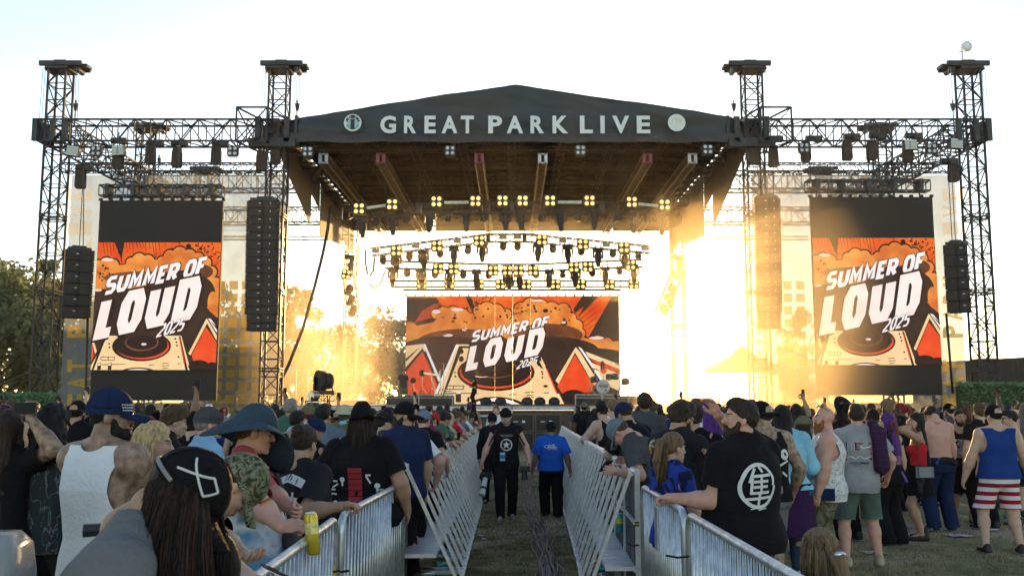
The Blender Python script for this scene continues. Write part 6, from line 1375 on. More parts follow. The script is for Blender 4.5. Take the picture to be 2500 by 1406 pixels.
q = person('tattooed man in a white tank top and navy cap with arms folded', 262, 4.9, 940, -24, g=1.12, ag=1.25, skin='tattoo', hair=('buzz','black'), beard=('beard','black'), hat=('cap','navy'), head=(-50,2,0), topw=K_('white', hole=(.232,1.30,.088,.17), scoop=(.082,.05), hem=.80, ease=.02), bot=B_('pants','black'), ra={'h':(-.06,.26,1.20),'e':(1,.1,-.5),'pose':'flat'}, la={'h':(.10,.24,1.15),'e':(-1,.1,-.5)}, glasses='on', vs=.011)
mb = MB(); mb.tube([q.T(.062*math.cos(a), -.002+.066*math.sin(a), 1.488+.010*math.sin(a)) for a in np.linspace(0, 6.283, 30)], .004, 6); local_part(q, mb, 'neck_chain', mat('gold_chain', (.6,.42,.12), .3, .9), True)
mb = MB()
for r_ in range(3):
    for i in range(6):
        a = R(38-r_*2+i*6.2); mb.box((.0955*math.cos(a), -.012+.1195*math.sin(a), .030+.014*r_), (.003,.007,.006), Matrix.Rotation(a, 3, 'Z'))
o = mb.build('cap_stitching', PW); o.parent = q.hat
q = person('blonde woman in profile behind the white tank top with her hand on his arm', 366, 5.5, 1030, -80, sex='f', hair=('long','blond'), skin='fair', topw=T_('ink'), la={'w': W(352, 1118, 5.0), 'e':(-.3,-.8,-.6)}, head=(6,6,0), vs=.012)
strands(q, 260, .27, [HC['blond'], hairm('pale_blond', (.60,.48,.29))], seed=5, spread=.02, wave=.012, yr=(-1,.15), zmax=.13)
person('person with thick black hair and an orange scarf behind the blonde woman', 316, 7.6, 996, 12, hair=('afro','black'), topw=T_('orange', sleeve=.5), skin='olive')
person('young man with brown hair and a dark hoodie looking down to the right', 412, 8.2, 988, -58, head=(0,18,0), hair=('tousled','brown'), skin='fair', topw=T_('ink', long=True))
person('person in a plain black cap and black tee left of the light blue shirt', 472, 9.2, 1003, -10, hair=('short','dark'), hat=('cap','black'), topw=T_('black'), skin='fair')
person('grey haired man in a light blue tee and faded cap', 505, 7.5, 990, -52, hair=('short','grey'), hat=('cap','charcoal'), topw=T_('lightblue'), bot=B_('shorts','khaki'), skin='pink', g=1.1, head=(-8,2,0))
# wide hat and tie dye shirt
q = person('woman in a wide dark blue bucket hat and tie dye tee by the fence', 606, 5.35, 988, -78, sex='f', g=1.45, hair=('bun','brown'), hat=('bigbucket','slate', rx(-8) @ ry(-16)), head=(6,12,0), topw=T_('tiedye', sleeve=.85, hem=.82), bot=B_('shorts','ink'), skin='pink', ra={'w': (-1.08,4.70,1.12), 'e':(.6,-.5,-.7), 'pose':'grip', 'n':(-.6,.2,-.6), 'd':(0,1,.1)}, la={'w': (-1.03,4.98,1.14), 'e':(-.6,-.5,-.7), 'pose':'grip'}, vs=.012)
mb = MB(); c = q.T(.03, .26, 1.02); mb.ell(c, (.15,.06,.085), 16, 10); local_part(q, mb, 'belt_bag', BLKM, True); mb = MB(); mb.tube([q.T(-.20,.16,1.36), q.T(-.1,.22,1.22), q.T(.03,.27,1.06)], .018, 6); local_part(q, mb, 'bag_strap', BLKM)
PT = polys_ring(PW, .035, .06, 14, -.06, .0)+polys_line(PW, [(.02,-.06,.02,.07),(.06,-.07,.06,.075),(.10,-.07,.10,.07),(-.13,.07,.13,.09)], .026); decal(q, *q.shV, [(m, [(u, v-.25*u) for u, v in P]) for m, P in PT], False, 1.17, .03, 'shirt_print', q.root)
can(W(762, 1302, 4.72), 'tall gold can in the hands of the woman in the bucket hat', CANS['gold'], .20, .034, (4,-6,0), (mat('gold_can_print', (.75,.66,.25), .4, .2, .3, 40), .03))
# camo cap
q = person('person in a tree camouflage cap and black tee bent over a phone at the fence', 470, 3.75, None, -72, h=1.70, x=-1.43, g=1.25, lean=24, head=(0,40,0), hair=('short','dark'), hat=('cap','treecamo'), topw=T_('black', sleeve=.75), bot=B_('shorts','black'), skin='fair', ra={'w':(-.80,3.05,1.20),'e':(.8,-.3,-.6),'pose':'grip','n':(0,0,-1)}, la={'w':(-.84,3.35,1.18),'e':(-.9,-.3,-.6),'pose':'relaxed','n':(0,0,1)}, vs=.012)
mb = MB(); mb.box((.0,.109,.075), (.05,.008,.05)); o = mb.build('orange_patch', CL['orange']); o.parent = q.hat
phone(Vector((-.745,3.17,1.225)), (62,0,-60), 'phone with a lit screen in the hands of the person in the camouflage cap', scr=True)
# foreground long hair
q = person('person in the near left foreground with long dark hair hanging from a black cap', 300, 2.55, None, -78, h=1.735, x=-1.16, sex='f', g=1.2, lean=18, head=(-4,30,0), hair=('short','dark'), hat=('cap','black'), topw=T_('midgrey', sleeve=.75, ease=.024), bot=B_('pants','black'), skin='olive', ra={'h':(.15,.35,1.0)}, la={'h':(-.2,.33,1.0)}, vs=.010)
hcx = q.hc; P = []
for (ax, ay, bx, by, dz, r0, r1) in [(-.06,-.06,-.13,.02,-.42,.045,.055),(-.075,.02,-.12,.16,-.44,.035,.04)]:
    m = vec(hcx[0]+(ax+bx)*.62, hcx[1]+(ay*.4+by*.6), hcx[2]+dz*.45); P += [rc((hcx[0]+ax, hcx[1]+ay, hcx[2]+.0), m, r0, (r0+r1)/2), rc(m, (hcx[0]+bx, hcx[1]+by, hcx[2]+dz), (r0+r1)/2, r1*.7)]
V, Q = sdf(P, .009, .05, lambda X: .013*fnoise(X, 55, 4, (1,1,.10))+.010*fnoise(X, 16, 2, (1,1,.5))); V, F = clip_mesh(V, Q, np.minimum(V[:,2]-hcx[2]+.40+.06*fnoise(V, 60, 3, (1,1,0)), np.maximum(.10-(V[:,2]-hcx[2]), -1))); obj_mat('hair_lengths', np_mesh('hair', V, F), HC['black'], q.root)
strands(q, 3200, .60, [HC['dark'], HC['black'], hairm('dark_red_brown', (.045,.022,.016))], seed=2, spread=.16, wave=.035, yr=(-1,.62), rad=.0021, zmax=.06)
mb = MB(); R_ = .112
for a0, b0, a1, b1 in [(-.8,-.1,.5,.9),(-.8,.9,.6,-.1),(.5,.9,1.0,.55),(1.0,.55,.6,-.1)]:
    pts = []
    for k in range(7):
        u, v = a0+(a1-a0)*k/6, b0+(b1-b0)*k/6; th = R(0+u*38); zz = .05+.055*(v+.2)/1.1; rr = math.sqrt(max(.05, 1-((zz-.03)/.112)**2)); pts.append((.0965*rr*math.cos(th)+.001, -.012+.1205*rr*math.sin(th), zz))
    mb.tube(pts, .0035, 5)
o = mb.build('barbed_emblem', PW); o.parent = q.hat; mb = MB(); mb.tube([(.097*math.cos(a), -.012+.121*math.sin(a), .022) for a in np.linspace(R(200), R(340), 14)], .006, 5); o = mb.build('cap_strap', PG); o.parent = q.hat
c = q.T(-.02,-.27,1.17); bp = thing('clear_backpack', 'clear vinyl backpack on the back of the person with long hanging hair', 'backpack', q.world(c)); bp.rotation_euler = (0,0,R(q.yaw))
def lp(mb, n, m, par, sm=False): o = mb.build(n, m, None, sm); o.parent = par; return o
mb = MB(); mb.loft([[(hw*math.copysign(abs(math.cos(t))**.5, math.cos(t)), .07*f*math.copysign(abs(math.sin(t))**.5, math.sin(t)), z) for t in [2*math.pi*i/20 for i in range(20)]] for z, hw, f in [(-.2,.14,.9),(-.18,.15,1),(.1,.15,1),(.18,.12,.9),(.215,.06,.6)]]); lp(mb, 'bag_body', CLEAR, bp, True)
mb = MB(); mb.tube([(-.15,-.03,-.18),(-.155,-.04,.08),(-.1,-.05,.18),(0,-.05,.22),(.1,-.05,.18),(.155,-.04,.08),(.15,-.03,-.18)], .007, 6); lp(mb, 'bag_piping', BLKM, bp)
mb = MB(); mb.box((.02,0,-.08), (.14,.06,.1)); mb.box((-.05,.01,.04), (.09,.05,.08)); lp(mb, 'bag_contents', CL['midgrey'], bp)
mb = MB(); mb.tube([q.T(-.12,-.16,1.42), q.T(-.13,.0,1.475), q.T(-.12,.13,1.36)], .02, 6); local_part(q, mb, 'shoulder_strap', BLKM)
# leaning man with back print
q = person('broad man in a faded black tee resting a hand on the fence rail', 736, 6.25, 1036, -32, g=1.3, hair=('bun','dark'), topw=T_('ink', sleeve=.8, hem=.8), bot=B_('shorts','charcoal'), skin='tan', ra={'w':(-1.04,5.92,1.14),'e':(.3,-.5,-.6),'pose':'grip','n':(0,0,-1)}, head=(10,14,0))
pr = polys_line(PW, [(-.13,.14,0,.185),(0,.185,.13,.15)], .05)+polys_line(BLK, [(-.11+.022*i,.135+.04*(1-abs(i-5)/5.),-.11+.022*i,.165+.04*(1-abs(i-5)/5.)) for i in range(11) if i not in (3,7)], .007)+polys_line(PW, [(-.10,.08,-.03,-.14),(-.07,.1,0,-.14),(.0,.1,.02,-.1),(.06,.1,.05,-.22),(.1,.05,.08,-.22),(-.1,.08,.1,.06),(.04,-.22,.1,-.22)], .014); decal(q, *q.shV, pr, True, 1.2, .04, 'back_print', q.root)
q = person('man in a backward navy cap with white letters and a black tee with red script', 762, 9.1, 1018, -18, head=(-30,0,0), hair=('buzz','dark'), hat=('capback','navy'), topw=T_('black'), skin='olive', glasses='on', g=1.1)
for ch, dx in (('N',-.008),('Y',.008)):
    V, F, a = text_mesh(ch, .02); mb = MB(); mb.add([(.001+dx+.032*(u-.5), .1085-1.1*((dx+.03*(u-.5))**2)/.1-.35*max(0,(v-.3))*.03+.003, .052+.045*v) for u, v in V], F); o = mb.build('cap_letter', PW); o.parent = q.hat
decal(q, *q.shV, polys_line(PR, [(-.1,.05,.02,.1),(0,.02,.12,.09),(-.04,0,.1,.03),(.02,.1,.03,.0)], .012), True, 1.25, 0, 'red_script', q.root)
person('dark haired man in a blue grey tee behind the navy cap', 788, 10.6, 984, -16, hair=('short','black'), topw=T_('capgrey'), skin='tan', g=1.2)
q = person('person in a beige bucket hat and olive tee with a blue neck cloth', 840, 13.0, 984, -6, hair=('short','brown'), hat=('bucket','beige'), topw=T_('olive'), skin='fair', g=1.15, head=(-18,4,0))
mb = MB(); mb.ell(q.T(0,-.01,1.50), (.085,.085,.045), 14, 8); local_part(q, mb, 'neck_cloth', CL['sky'], True)
q = person('large woman in a black felt hat and black tee with white nails on the back', 884, 7.7, 985, -4, sex='f', g=1.75, ag=.95, hair=('short','black'), hat=('fedora','black'), topw=T_('black', sleeve=.75, hem=.80, neck=.08), bot=B_('shorts','black', hem=.50), skin='tan', ra={'h':(.36,.1,.92)}, la={'h':(-.36,.1,.92)}, vs=.012)
strands(q, 620, .36, [HC['black'], HC['dark']], seed=9, spread=.05, wave=.015, yr=(-1,.0), rad=.0042, zmax=.05)
pr = [(PR, [(-.055,-.14+.045*i), (.055,-.14+.045*i), (.055,-.10+.045*i), (-.055,-.10+.045*i)]) for i in range(7)]
for i in range(11):
    a = R(-150+i*30); 
    if -1.7 < a-R(90) < 0 and False: continue
    cx, cy = .19*math.sin(a*.98), -.04-.17*math.cos(a)*.8
    if cy > .11 and abs(cx) < .12: continue
    if i % 3: pr += polys_line(PW, [(cx-.03*math.sin(a), cy-.03*math.cos(a), cx+.035*math.sin(a), cy+.035*math.cos(a))], .013)+polys_line(PW, [(cx-.02, cy+.035, cx+.02, cy+.035)], .014)
    else: pr += polys_ring(PW, .0, .022, 8, cx, cy)+polys_line(PW, [(cx,cy,cx,cy-.05)], .016)
decal(q, *q.shV, pr, True, 1.10, 0, 'back_print', q.root)
q = person('broad man in a white tee with tattooed forearm beside the black felt hat', 986, 10.2, 1002, -16, g=1.5, hair=('short','brown'), topw=T_('white', sleeve=.8), skin='pink', ra={'h':(.34,.14,.98),'e':(1,-.4,-.3)}, la={'h':(-.3,.2,1.0)}, lean=8)
decal(q, *q.shV, polys_line(PNV, [(-.05,.06,.1,.02),(.0,.0,.12,-.04),(.03,.08,.05,-.1),(.09,.06,.1,-.1)], .012), True, 1.22, .08, 'back_print', q.root)
person('man with glasses in a dark cap looking right behind the felt hat', 936, 11.6, 1004, -62, hair=('short','dark'), hat=('cap','ink'), glasses='on', topw=T_('charcoal'), skin='fair')
person('bearded man in a backward black cap and red sunglasses looking up', 990, 9.5, 978, 40, head=(48,-14,0), hair=('buzz','black'), beard=('longbeard','black'), hat=('capback','black'), glasses='red', topw=T_('navy', sleeve=.75), skin='tan', g=1.2)
q = person('man in a washed grey blue cap and black tee with an orange back print', 1024, 11.6, 996, -20, hair=('buzz','brown'), hat=('cap','capgrey'), topw=T_('black'), skin='pink', g=1.2, lean=10, ra={'h':(.3,.2,1.0)})
pr = []
for i, ch in enumerate('SUFFER'):
    a = R(60-i*24); V, F, _a = text_mesh(ch, .04); cx, cy = .10*math.cos(a), .10*math.sin(a); co, si = math.cos(a), math.sin(a)
    pr += [(PO, [(cx+.05*((V[j][1]-.5)*co+(V[j][0]-.5)*si), cy+.05*((V[j][1]-.5)*si-(V[j][0]-.5)*co)) for j in f]) for f in F]
decal(q, *q.shV, pr+polys_ring(mat('print_teal', (.05,.16,.14), .8), 0, .05, 10), True, 1.2, .05, 'back_print', q.root)
person('person in a red cap and maroon tee leaning on the barrier rail', 1062, 12.7, None, -34, h=1.74, x=-1.25, lean=20, head=(0,12,0), hair=('short','brown'), hat=('capback','red'), topw=T_('maroon', sleeve=.7), skin='fair', ra={'w':(-.98,13.3,1.16),'e':(1,-.2,-.4),'pose':'relaxed'}, la={'w':(-1.1,13.5,1.2)}, glasses='on')
person('black haired man in a green tee leaning over the barrier rail', 1092, 13.6, None, -40, h=1.76, x=-1.22, lean=26, head=(0,10,0), hair=('short','black'), topw=T_('green', sleeve=.7), skin='tan', ra={'w':(-.85,14.2,1.22),'pose':'grip'}, la={'w':(-.9,14.4,1.22),'pose':'grip'})
for i, (Y, hr_, hc_, cl, lb, sk) in enumerate([(14.6,'long','dark','slate','long dark haired woman in a slate top','fair'),(15.6,'bun','brown','black','woman with a brown bun in a black top','pink'),(16.7,'long','blond','beige','blonde woman in a beige top','fair'),(17.9,'short','brown','red','brown haired man in a red tee','tan'),(19.2,'long','lightbrown','pink','light brown haired woman in a pink top','fair'),(20.6,'short','dark','midgrey','dark haired man in a grey tee','tan'),(22.0,'long','brown','white','brown haired woman in a white top','fair'),(23.5,'short','black','olive','black haired man in an olive tee','olive'),(25.2,'tousled','dark','maroon','tousled dark haired person in a maroon tee','fair')]):
    f = lerp_line(LF_, Y); person(lb+' leaning on the left barrier rail', 0, Y, None, -38-random.uniform(0,20), h=random.uniform(1.62,1.78), x=f-.30, sex='f' if 'woman' in lb else 'm', lean=22, head=(random.uniform(-15,15), random.uniform(0,18), 0), hair=(hr_, hc_), topw=T_(cl, sleeve=.6), skin=sk, lo=True, vs=.017, ra={'w':(f+.12,Y+.45,1.05),'pose':'relaxed'}, la={'w':(f+.05,Y+.75,1.04)}, group='people leaning on the barriers')
phone(Vector((lerp_line(LF_,15.6)+.12, 15.85, 1.18)), (20,0,30), 'phone with a pink case held over the left barrier rail', mat('pink_case', (.5,.2,.26), .5))
# ================================================================== THE LANE
q = person('photographer in a black sleeveless tee walking towards the camera with two cameras', 1236, 14.9, 993, 181, g=1.02, hair=('buzz','grey'), hat=('capback','black'), beard=None, topw=T_('black', sleeve=.16, hem=.80, ease=.022), bot=B_('pants','black'), shoes='grey', skin='pink', head=(-8,4,0), ra={'h':(.40,.10,.86),'pose':'fist'}, la={'h':(-.36,.12,.92),'pose':'fist'}, step=.17, stance=.09)
obj_mat('beard', hair_mesh('beard'), HC['grey'], q.root, q.hc, q.hr, q.hsc*.975)
pr = polys_ring(PW, .075, .092, 28)+[(PW, [(0,0),(.066*math.cos(a), .066*math.sin(a)),(.026*math.cos(a+.628), .026*math.sin(a+.628))]) for a in [R(90+72*i) for i in range(5)]]+[(PW, [(0,0),(.026*math.cos(a-.628), .026*math.sin(a-.628)),(.066*math.cos(a), .066*math.sin(a))]) for a in [R(90+72*i) for i in range(5)]]
pr += polys_line(PG, [(-.1,.15,.1,.15),(-.08,.13,.09,.13)], .008); decal(q, *q.shV, pr, False, 1.18, .0, 'chest_print', q.root)
mb = MB(); c = q.T(-.06*-1, .20, 1.0); mb.box(c, (.085,.006,.13)); la = local_part(q, mb, 'pass_card', PBL); mb = MB(); mb.box(c+vec(0,.004,.045), (.07,.004,.03)); mb.box(c+vec(0,.004,-.05), (.07,.004,.02)); local_part(q, mb, 'pass_label', PW)
mb = MB(); mb.tube([c+vec(0,0,.06), q.T(.05,.165,1.25), q.T(.075,.09,1.43), q.T(.06,-.03,1.50)], .006, 5); local_part(q, mb, 'lanyard', BLKM)
for sd_, ar in ((1, q.arms[0]), (-1, q.arms[1])): mb = MB(); mb.tube([q.T(sd_*.12,-.06,1.47), q.T(sd_*.16,.09,1.40), ar[2]+vec(0,.03,-.02), ar[3]+vec(0,.02,-.1)], .014, 5); local_part(q, mb, 'camera_strap', BLKM)
camera_body(W(1186,1162,14.7), (-55,10,150), 'black camera with a long white lens hanging in the photographer\'s hand at the barrier', mat('white_lens_barrel', (.6,.6,.58), .4), .3)
camera_body(W(1281,1144,14.7), (-80,0,170), 'black camera with a short dark lens in the photographer\'s other hand', BLKM, .13)
q = person('security guard in a royal blue polo and black cap walking towards the stage', 1345, 15.3, 1030, 2, g=1.28, hair=('buzz','dark'), hat=('cap','black'), topw=T_('royal', sleeve=.85, hem=.87, ease=.028, neck=.062), bot=B_('pants','black', flare=.012), skin='brown', step=-.13, stance=.11, ra={'h':(.36,.03,.86)}, la={'h':(-.36,.06,.84)})
mb = MB(); mb.loft([[q.T(.068*math.cos(a), -.004+.068*math.sin(a), z) for a in [2*math.pi*i/20 for i in range(20)]] for z in (1.475, 1.52)], False); local_part(q, mb, 'collar', CL['royal'], True)
decal(q, *q.shV, polys_text(PW, 'ALLIED', .005, .03, .105, .028, .03)+polys_text(PW, 'UNIVERSAL', .02, -.004, .15, .03, .03)+polys_text(PW, 'EVENT SERVICES', .02, -.036, .15, .014, .01)+polys_ring(PW, .026, .034, 14, -.075, .008, .7), True, 1.31, -.01, 'back_lettering', q.root)
person('fair haired person in a white tee far down the lane behind the photographer', 1212, 25, 990, 170, hair=('short','lightbrown'), topw=T_('white'), skin='fair', lo=True, vs=.018)
person('person in dark clothes half hidden behind the photographer in the lane', 1202, 17.5, 1008, 178, hair=('short','dark'), hat=('cap','black'), topw=T_('black', long=True), skin='tan', lo=True, vs=.018, step=.1)
# ================================================================== PEOPLE, RIGHT OF THE LANE
person('muscular man in a black cap and black tank top leaning on the right barrier', 1482, 15.6, None, 34, h=1.80, x=1.60, hair=('buzz','dark'), hat=('cap','black'), topw=K_('black'), skin='fair', ag=1.35, lean=14, la={'w':(1.22,15.9,1.12),'e':(-.8,-.6,-.2)}, ra={'w':(1.35,16.2,1.12)})
person('brown haired person in a white tank top behind the muscular man', 1497, 17.2, 974, 4, hair=('tousled','lightbrown'), topw=K_('white'), skin='fair')
person('person with short black afro hair beside the white tank top near the barrier', 1467, 19.0, 977, 8, hair=('tousled','black'), topw=T_('ink'), skin='deep')
q = person('man in a navy cap and black tee bent over the right barrier', 1572, 10.6, None, 44, h=1.86, x=1.50, g=1.15, lean=24, head=(-6,6,0), hair=('buzz','dark'), hat=('cap','navy'), topw=T_('black', sleeve=.8), skin='tan', la={'w':(1.15,11.0,1.2),'e':(-.9,-.6,-.1)}, ra={'w':(1.2,11.4,1.2)})
person('tall man with thick dark hair behind the navy cap', 1574, 13.0, 958, 0, hair=('tousled','dark'), topw=T_('charcoal'), skin='brown')
q = person('man in a grey cap leaning far over the barrier holding a phone', 1588, 8.9, None, 62, h=1.80, x=1.42, g=1.2, lean=34, head=(0,26,0), hair=('short','brown'), hat=('cap','capgrey'), topw=T_('charcoal', sleeve=.75), bot=B_('pants','denim'), skin='pink', la={'w':(.93,8.55,1.15),'e':(-.5,-.4,-.8),'pose':'grip'}, ra={'w':(1.12,9.2,1.18)})
phone(Vector((.84,8.56,1.20)), (50,0,30), 'phone held out over the right barrier by the man in the grey cap')
q = person('bearded man in a dark hooded top with a flame print sleeve reading a phone', 1652, 7.7, 975, -52, g=1.25, hair=('tousled','dark'), beard=('beard','dark'), glasses='on', head=(-4,20,0), topw=T_('ink', long=True, ease=.026), bot=B_('pants','denim'), skin='tan', ra={'w': W(1716,1108,7.75),'e':(.4,-.7,-.6),'pose':'grip'}, la={'w': W(1700,1112,7.5),'e':(-.6,-.5,-.7),'pose':'grip'})
S, E = q.arms[1][1], q.arms[1][2]; mb = MB(); mb.tube([S+(E-S)*k for k in (.05,.4,.75,1.0)], [.092,.09,.082,.078], 16); local_part(q, mb, 'printed_sleeve', CL['floral'], True); mb = MB(); mb.ell(q.T(0,-.10,1.44), (.14,.075,.09), 16, 10); local_part(q, mb, 'hood', CL['ink'], True); mb = MB(); mb.ell(q.T(-.10,-.045,1.47), (.055,.06,.04), 12, 8); local_part(q, mb, 'hood_lining', CL['floral'], True)
phone(W(1722,1098,7.62), (60,0,70), 'black phone in the hands of the bearded man in the hooded top')
q = person('girl with a light brown ponytail in a blue dyed tee at the fence', 1634, 7.15, 1056, -56, sex='f', hair=('pony','lightbrown'), topw=T_('hayblue', sleeve=.7), bot=B_('pants','ink'), skin='fair', la={'h':(-.12,.28,1.0)}, ra={'h':(.05,.3,1.0)}, head=(-6,6,0))
strands(q, 160, .36, [HC['lightbrown'], HC['brown']], seed=12, spread=.012, wave=.01, yr=(-1,-.8), zmax=.06)
# big man with circle print
q = person('big bearded man in a black tee with a white circle emblem on the back', 1812, 6.25, 970, 34, g=1.42, ag=.95, hair=('short','dark'), beard=('longbeard','dark'), head=(52,-2,0), topw=T_('black', sleeve=.66, hem=.80, ease=.024), bot=B_('pants','charcoal', lg=1.1), skin='pink', la={'w':(1.055,6.3,1.15),'e':(.1,-.15,-1.0),'pose':'grip','n':(0,0,-1)}, ra={'w': W(1752,1012,6.45),'e':(.9,.2,-.5),'pose':'relaxed','d':(-.5,.1,.9)}, vs=.012)
pr = polys_ring(PW, .108, .128, 36, 0, 0, 1.12)+polys_line(PW, [(-.03,.11,-.07,.02),(-.055,.05,-.055,-.05),(.0,.12,.02,.085),(-.05,.06,.075,.068),(-.045,.025,.06,.03),(-.045,-.008,.06,-.004),(-.06,-.045,.075,-.04),(.01,.07,.01,-.045),(-.10,-.085,.105,-.07),(0,-.045,-.005,-.13)], .017)+polys_line(PW, [(-.05,-.145,.0,-.135),(.0,-.15,.06,-.14)], .007); decal(q, *q.shV, pr, True, 1.22, -.085, 'back_emblem', q.root)
person('person with purple bobbed hair in a white tee behind the big bearded man', 1734, 10.4, 973, 2, sex='f', hair=('bob','purple'), topw=T_('white'), skin='fair')
q = person('man in a dark cap and black tee with a green back print', 1692, 9.4, 985, -14, hair=('short','dark'), hat=('cap','ink'), topw=T_('black', sleeve=.8), skin='tan', g=1.25, ra={'h':(.25,.25,1.1)})
decal(q, *q.shV, [(PGR, [(-.1,.12),(.0,.15),(.02,.0),(-.06,-.02)]), (PW, [(-.13,.10),(-.1,.12),(-.06,-.02),(.02,-.06),(-.08,-.08)]), (PGR, [(.02,.0),(.04,.08),(.07,-.02)])], True, 1.22, .0, 'back_print', q.root)
person('blonde person glimpsed between the dark cap and the purple hair', 1702, 13.2, 1006, 0, sex='f', hair=('long','blond'), topw=T_('ink'), skin='fair')
q = person('man in a backward black cap and black tank top with tattooed arms', 1864, 8.9, 975, 16, hair=('buzz','dark'), hat=('capback','black'), topw=K_('black', hole=(.22,1.33,.07,.14)), bot=B_('shorts','midgrey'), skin='inked', g=1.3, ag=1.1, head=(20,0,0), ra={'h':(.34,.1,.92)})
decal(q, *q.shV, polys_line(PW, [(-.12,.1,-.02,.16),(-.1,.02,-.06,.12),(-.12,-.05,-.03,.0),(-.08,-.1,-.02,-.02),(-.12,-.14,-.04,-.1),(.02,.12,.08,.05),(.0,0,.1,.04),(.03,-.06,.09,-.1)], .02)+polys_ring(PW, .02, .05, 10, .05, .1), True, 1.18, .05, 'back_print', q.root)
mb = MB()
for i in range(9): a = 6.283*i/9; mb.ell((.022*math.cos(a), .122-.002, .075+.022*math.sin(a)), (.007,.003,.007), 6, 4)
o = mb.build('cap_emblem', PW); o.parent = q.hat
person('person in a backward maroon cap deep in the crowd behind the black caps', 1838, 13.0, 972, 6, hair=('buzz','dark'), hat=('capback','maroon'), topw=T_('ink'), skin='tan')
q = person('dark haired person in a sky blue top with a purple cloth round the hips', 1908, 9.7, 988, -10, sex='f', g=1.45, hair=('long','black'), topw=T_('sky', long=True, hem=.92, ease=.022), bot=B_('pants','denim'), shoes='white', skin='olive', ra={'h':(.22,.3,1.02)}, la={'h':(-.2,.32,1.05)})
V, F = skirt_np(q, .48, .98, .05, 11); obj_mat('hip_cloth', np_mesh('cloth', V, F), CL['purple'], q.root)
person('person in an olive cap and black top looking right beside the bald man', 1958, 11.2, 1014, -66, sex='f', hair=('long','dark'), hat=('cap','olive'), glasses='on', topw=T_('black'), bot=B_('shorts','black'), skin='tan')
q = person('bald man with a ginger beard in a white figured tank top and camouflage shorts', 2014, 10.0, 990, 72, g=1.42, ag=1.15, hair=None, beard=('longbeard','ginger'), glasses='up', topw=K_('paisley', ease=.02, hole=(.225,1.33,.055,.14), hem=.78, scoop=(.07,.06)), bot=B_('shorts','camo', hem=.36), shoes='grey', skin='pink', la={'h':(-.30,.12,.78),'e':(-.6,-.8,-.1)}, ra={'w': W(1957,1122,10.15),'e':(.6,-.5,-.8),'pose':'grip'}, head=(8,-2,0), vs=.012)
can(W(1953,1118,10.05), 'silver can in the hand of the bald man with the ginger beard', CANS['silver'], .19, .036, (6,8,0))
mb = MB(); mb.box(q.T(-.27,.02,.86), (.06,.16,.12)); local_part(q, mb, 'blue_pouch', CL['navy'])
q = person('man in a grey tee with a flag print and sage shorts carrying a plaid shirt', 2090, 10.6, 985, -4, g=1.12, hair=('short','dark'), topw=T_('grey', sleeve=.75, hem=.80, ease=.022), bot=B_('shorts','sage', hem=.50), shoes='tan', skin='pink', stance=.19, step=.05, head=(-10,0,0), vs=.012, la={'h':(-.2,.25,1.05)}, ra={'h':(.34,.12,.95)})
pr = [(PNV, [(-.13,.02),(-.03,.02),(-.03,.10),(-.13,.10)])]+[(PR, [(-.13+(.1 if j > 1 else 0),.10-.022*(4-j)*1.0-.11),(.13,.10-.022*(4-j)-.11),(.13,.112-.022*(4-j)-.11),(-.13+(.1 if j > 1 else 0),.112-.022*(4-j)-.11)]) for j in range(0,2)]+[(PR, [(-.03,.02+.03*j),(.13,.02+.03*j),(.13,.036+.03*j),(-.03,.036+.03*j)]) for j in range(3)]+[(PR, [(-.13,-.03),(.13,-.03),(.13,-.008),(-.13,-.008)]), (PR, [(-.13,-.085),(.13,-.085),(.13,-.05),(-.13,-.05)])]
pr += polys_line(PW, [(-.13,-.07,-.09,-.05),(-.09,-.05,-.05,-.075),(-.05,-.075,0,-.045),(0,-.045,.05,-.075),(.05,-.075,.12,-.05),(0,.06,.04,.04),(.04,.04,.12,.06)], .010)+[(PW, [(-.12+.03*i,.03+.022*j),(-.112+.03*i,.03+.022*j),(-.112+.03*i,.038+.022*j),(-.12+.03*i,.038+.022*j)]) for i in range(3) for j in range(3)]+polys_text(PNV, 'COLUMBIA', 0, -.12, .2, .026, .03)+polys_line(PG, [(-.08,-.15,.08,-.15)], .008); decal(q, *q.shV, pr, True, 1.24, -.03, 'back_print', q.root)
pl = thing('plaid_shirt', 'dark purple plaid shirt slung over the shoulder of the man in sage shorts', 'shirt', q.world(q.T(.17,0,1.44))); pl.rotation_euler = (0,0,R(q.yaw)); V, Q = sdf([rc((.0,.08,-.1), (.0,.02,.075), .05, .06), rc((0,.0,.075), (.01,-.12,.0), .06, .07), rc((.01,-.13,0), (.03,-.15,-.36), .075, .085)], .012, .04, lambda P: .012*fnoise(P, 26, 3, (1,1,.4))); o = obj_mat('folded_cloth', np_mesh('cloth', V, Q), CL['plaid'], pl)
person('person wearing a tilted round black hat behind the plaid shirt', 2060, 12.6, 975, 20, sex='f', hair=('long','black'), hat=('bighat','black', rx(62) @ ry(12)), topw=T_('black'), skin='tan')
q = person('woman with purple and copper hair in a black top and wide black trousers', 2166, 12.3, 1010, 24, sex='f', g=1.05, hair=('long','purple'), topw=T_('black', sleeve=.25, hem=.95), bot=B_('pants','black', flare=.03, hem=.02), skin='fair', head=(30,0,0))
strands(q, 140, .34, [HC['ginger'], HC['purple']], seed=21, spread=.03, yr=(-1,-.2), zmax=.1, rad=.005)
decal(q, *q.shV, polys_ring(PPK, .0, .06, 12, 0, .06)+polys_ring(PPK, .0, .06, 12, .02, -.05)+polys_line(PPK, [(-.06,.12,.08,.1),(-.06,-.1,.08,-.1)], .03), True, 1.2, 0, 'back_print', q.root)
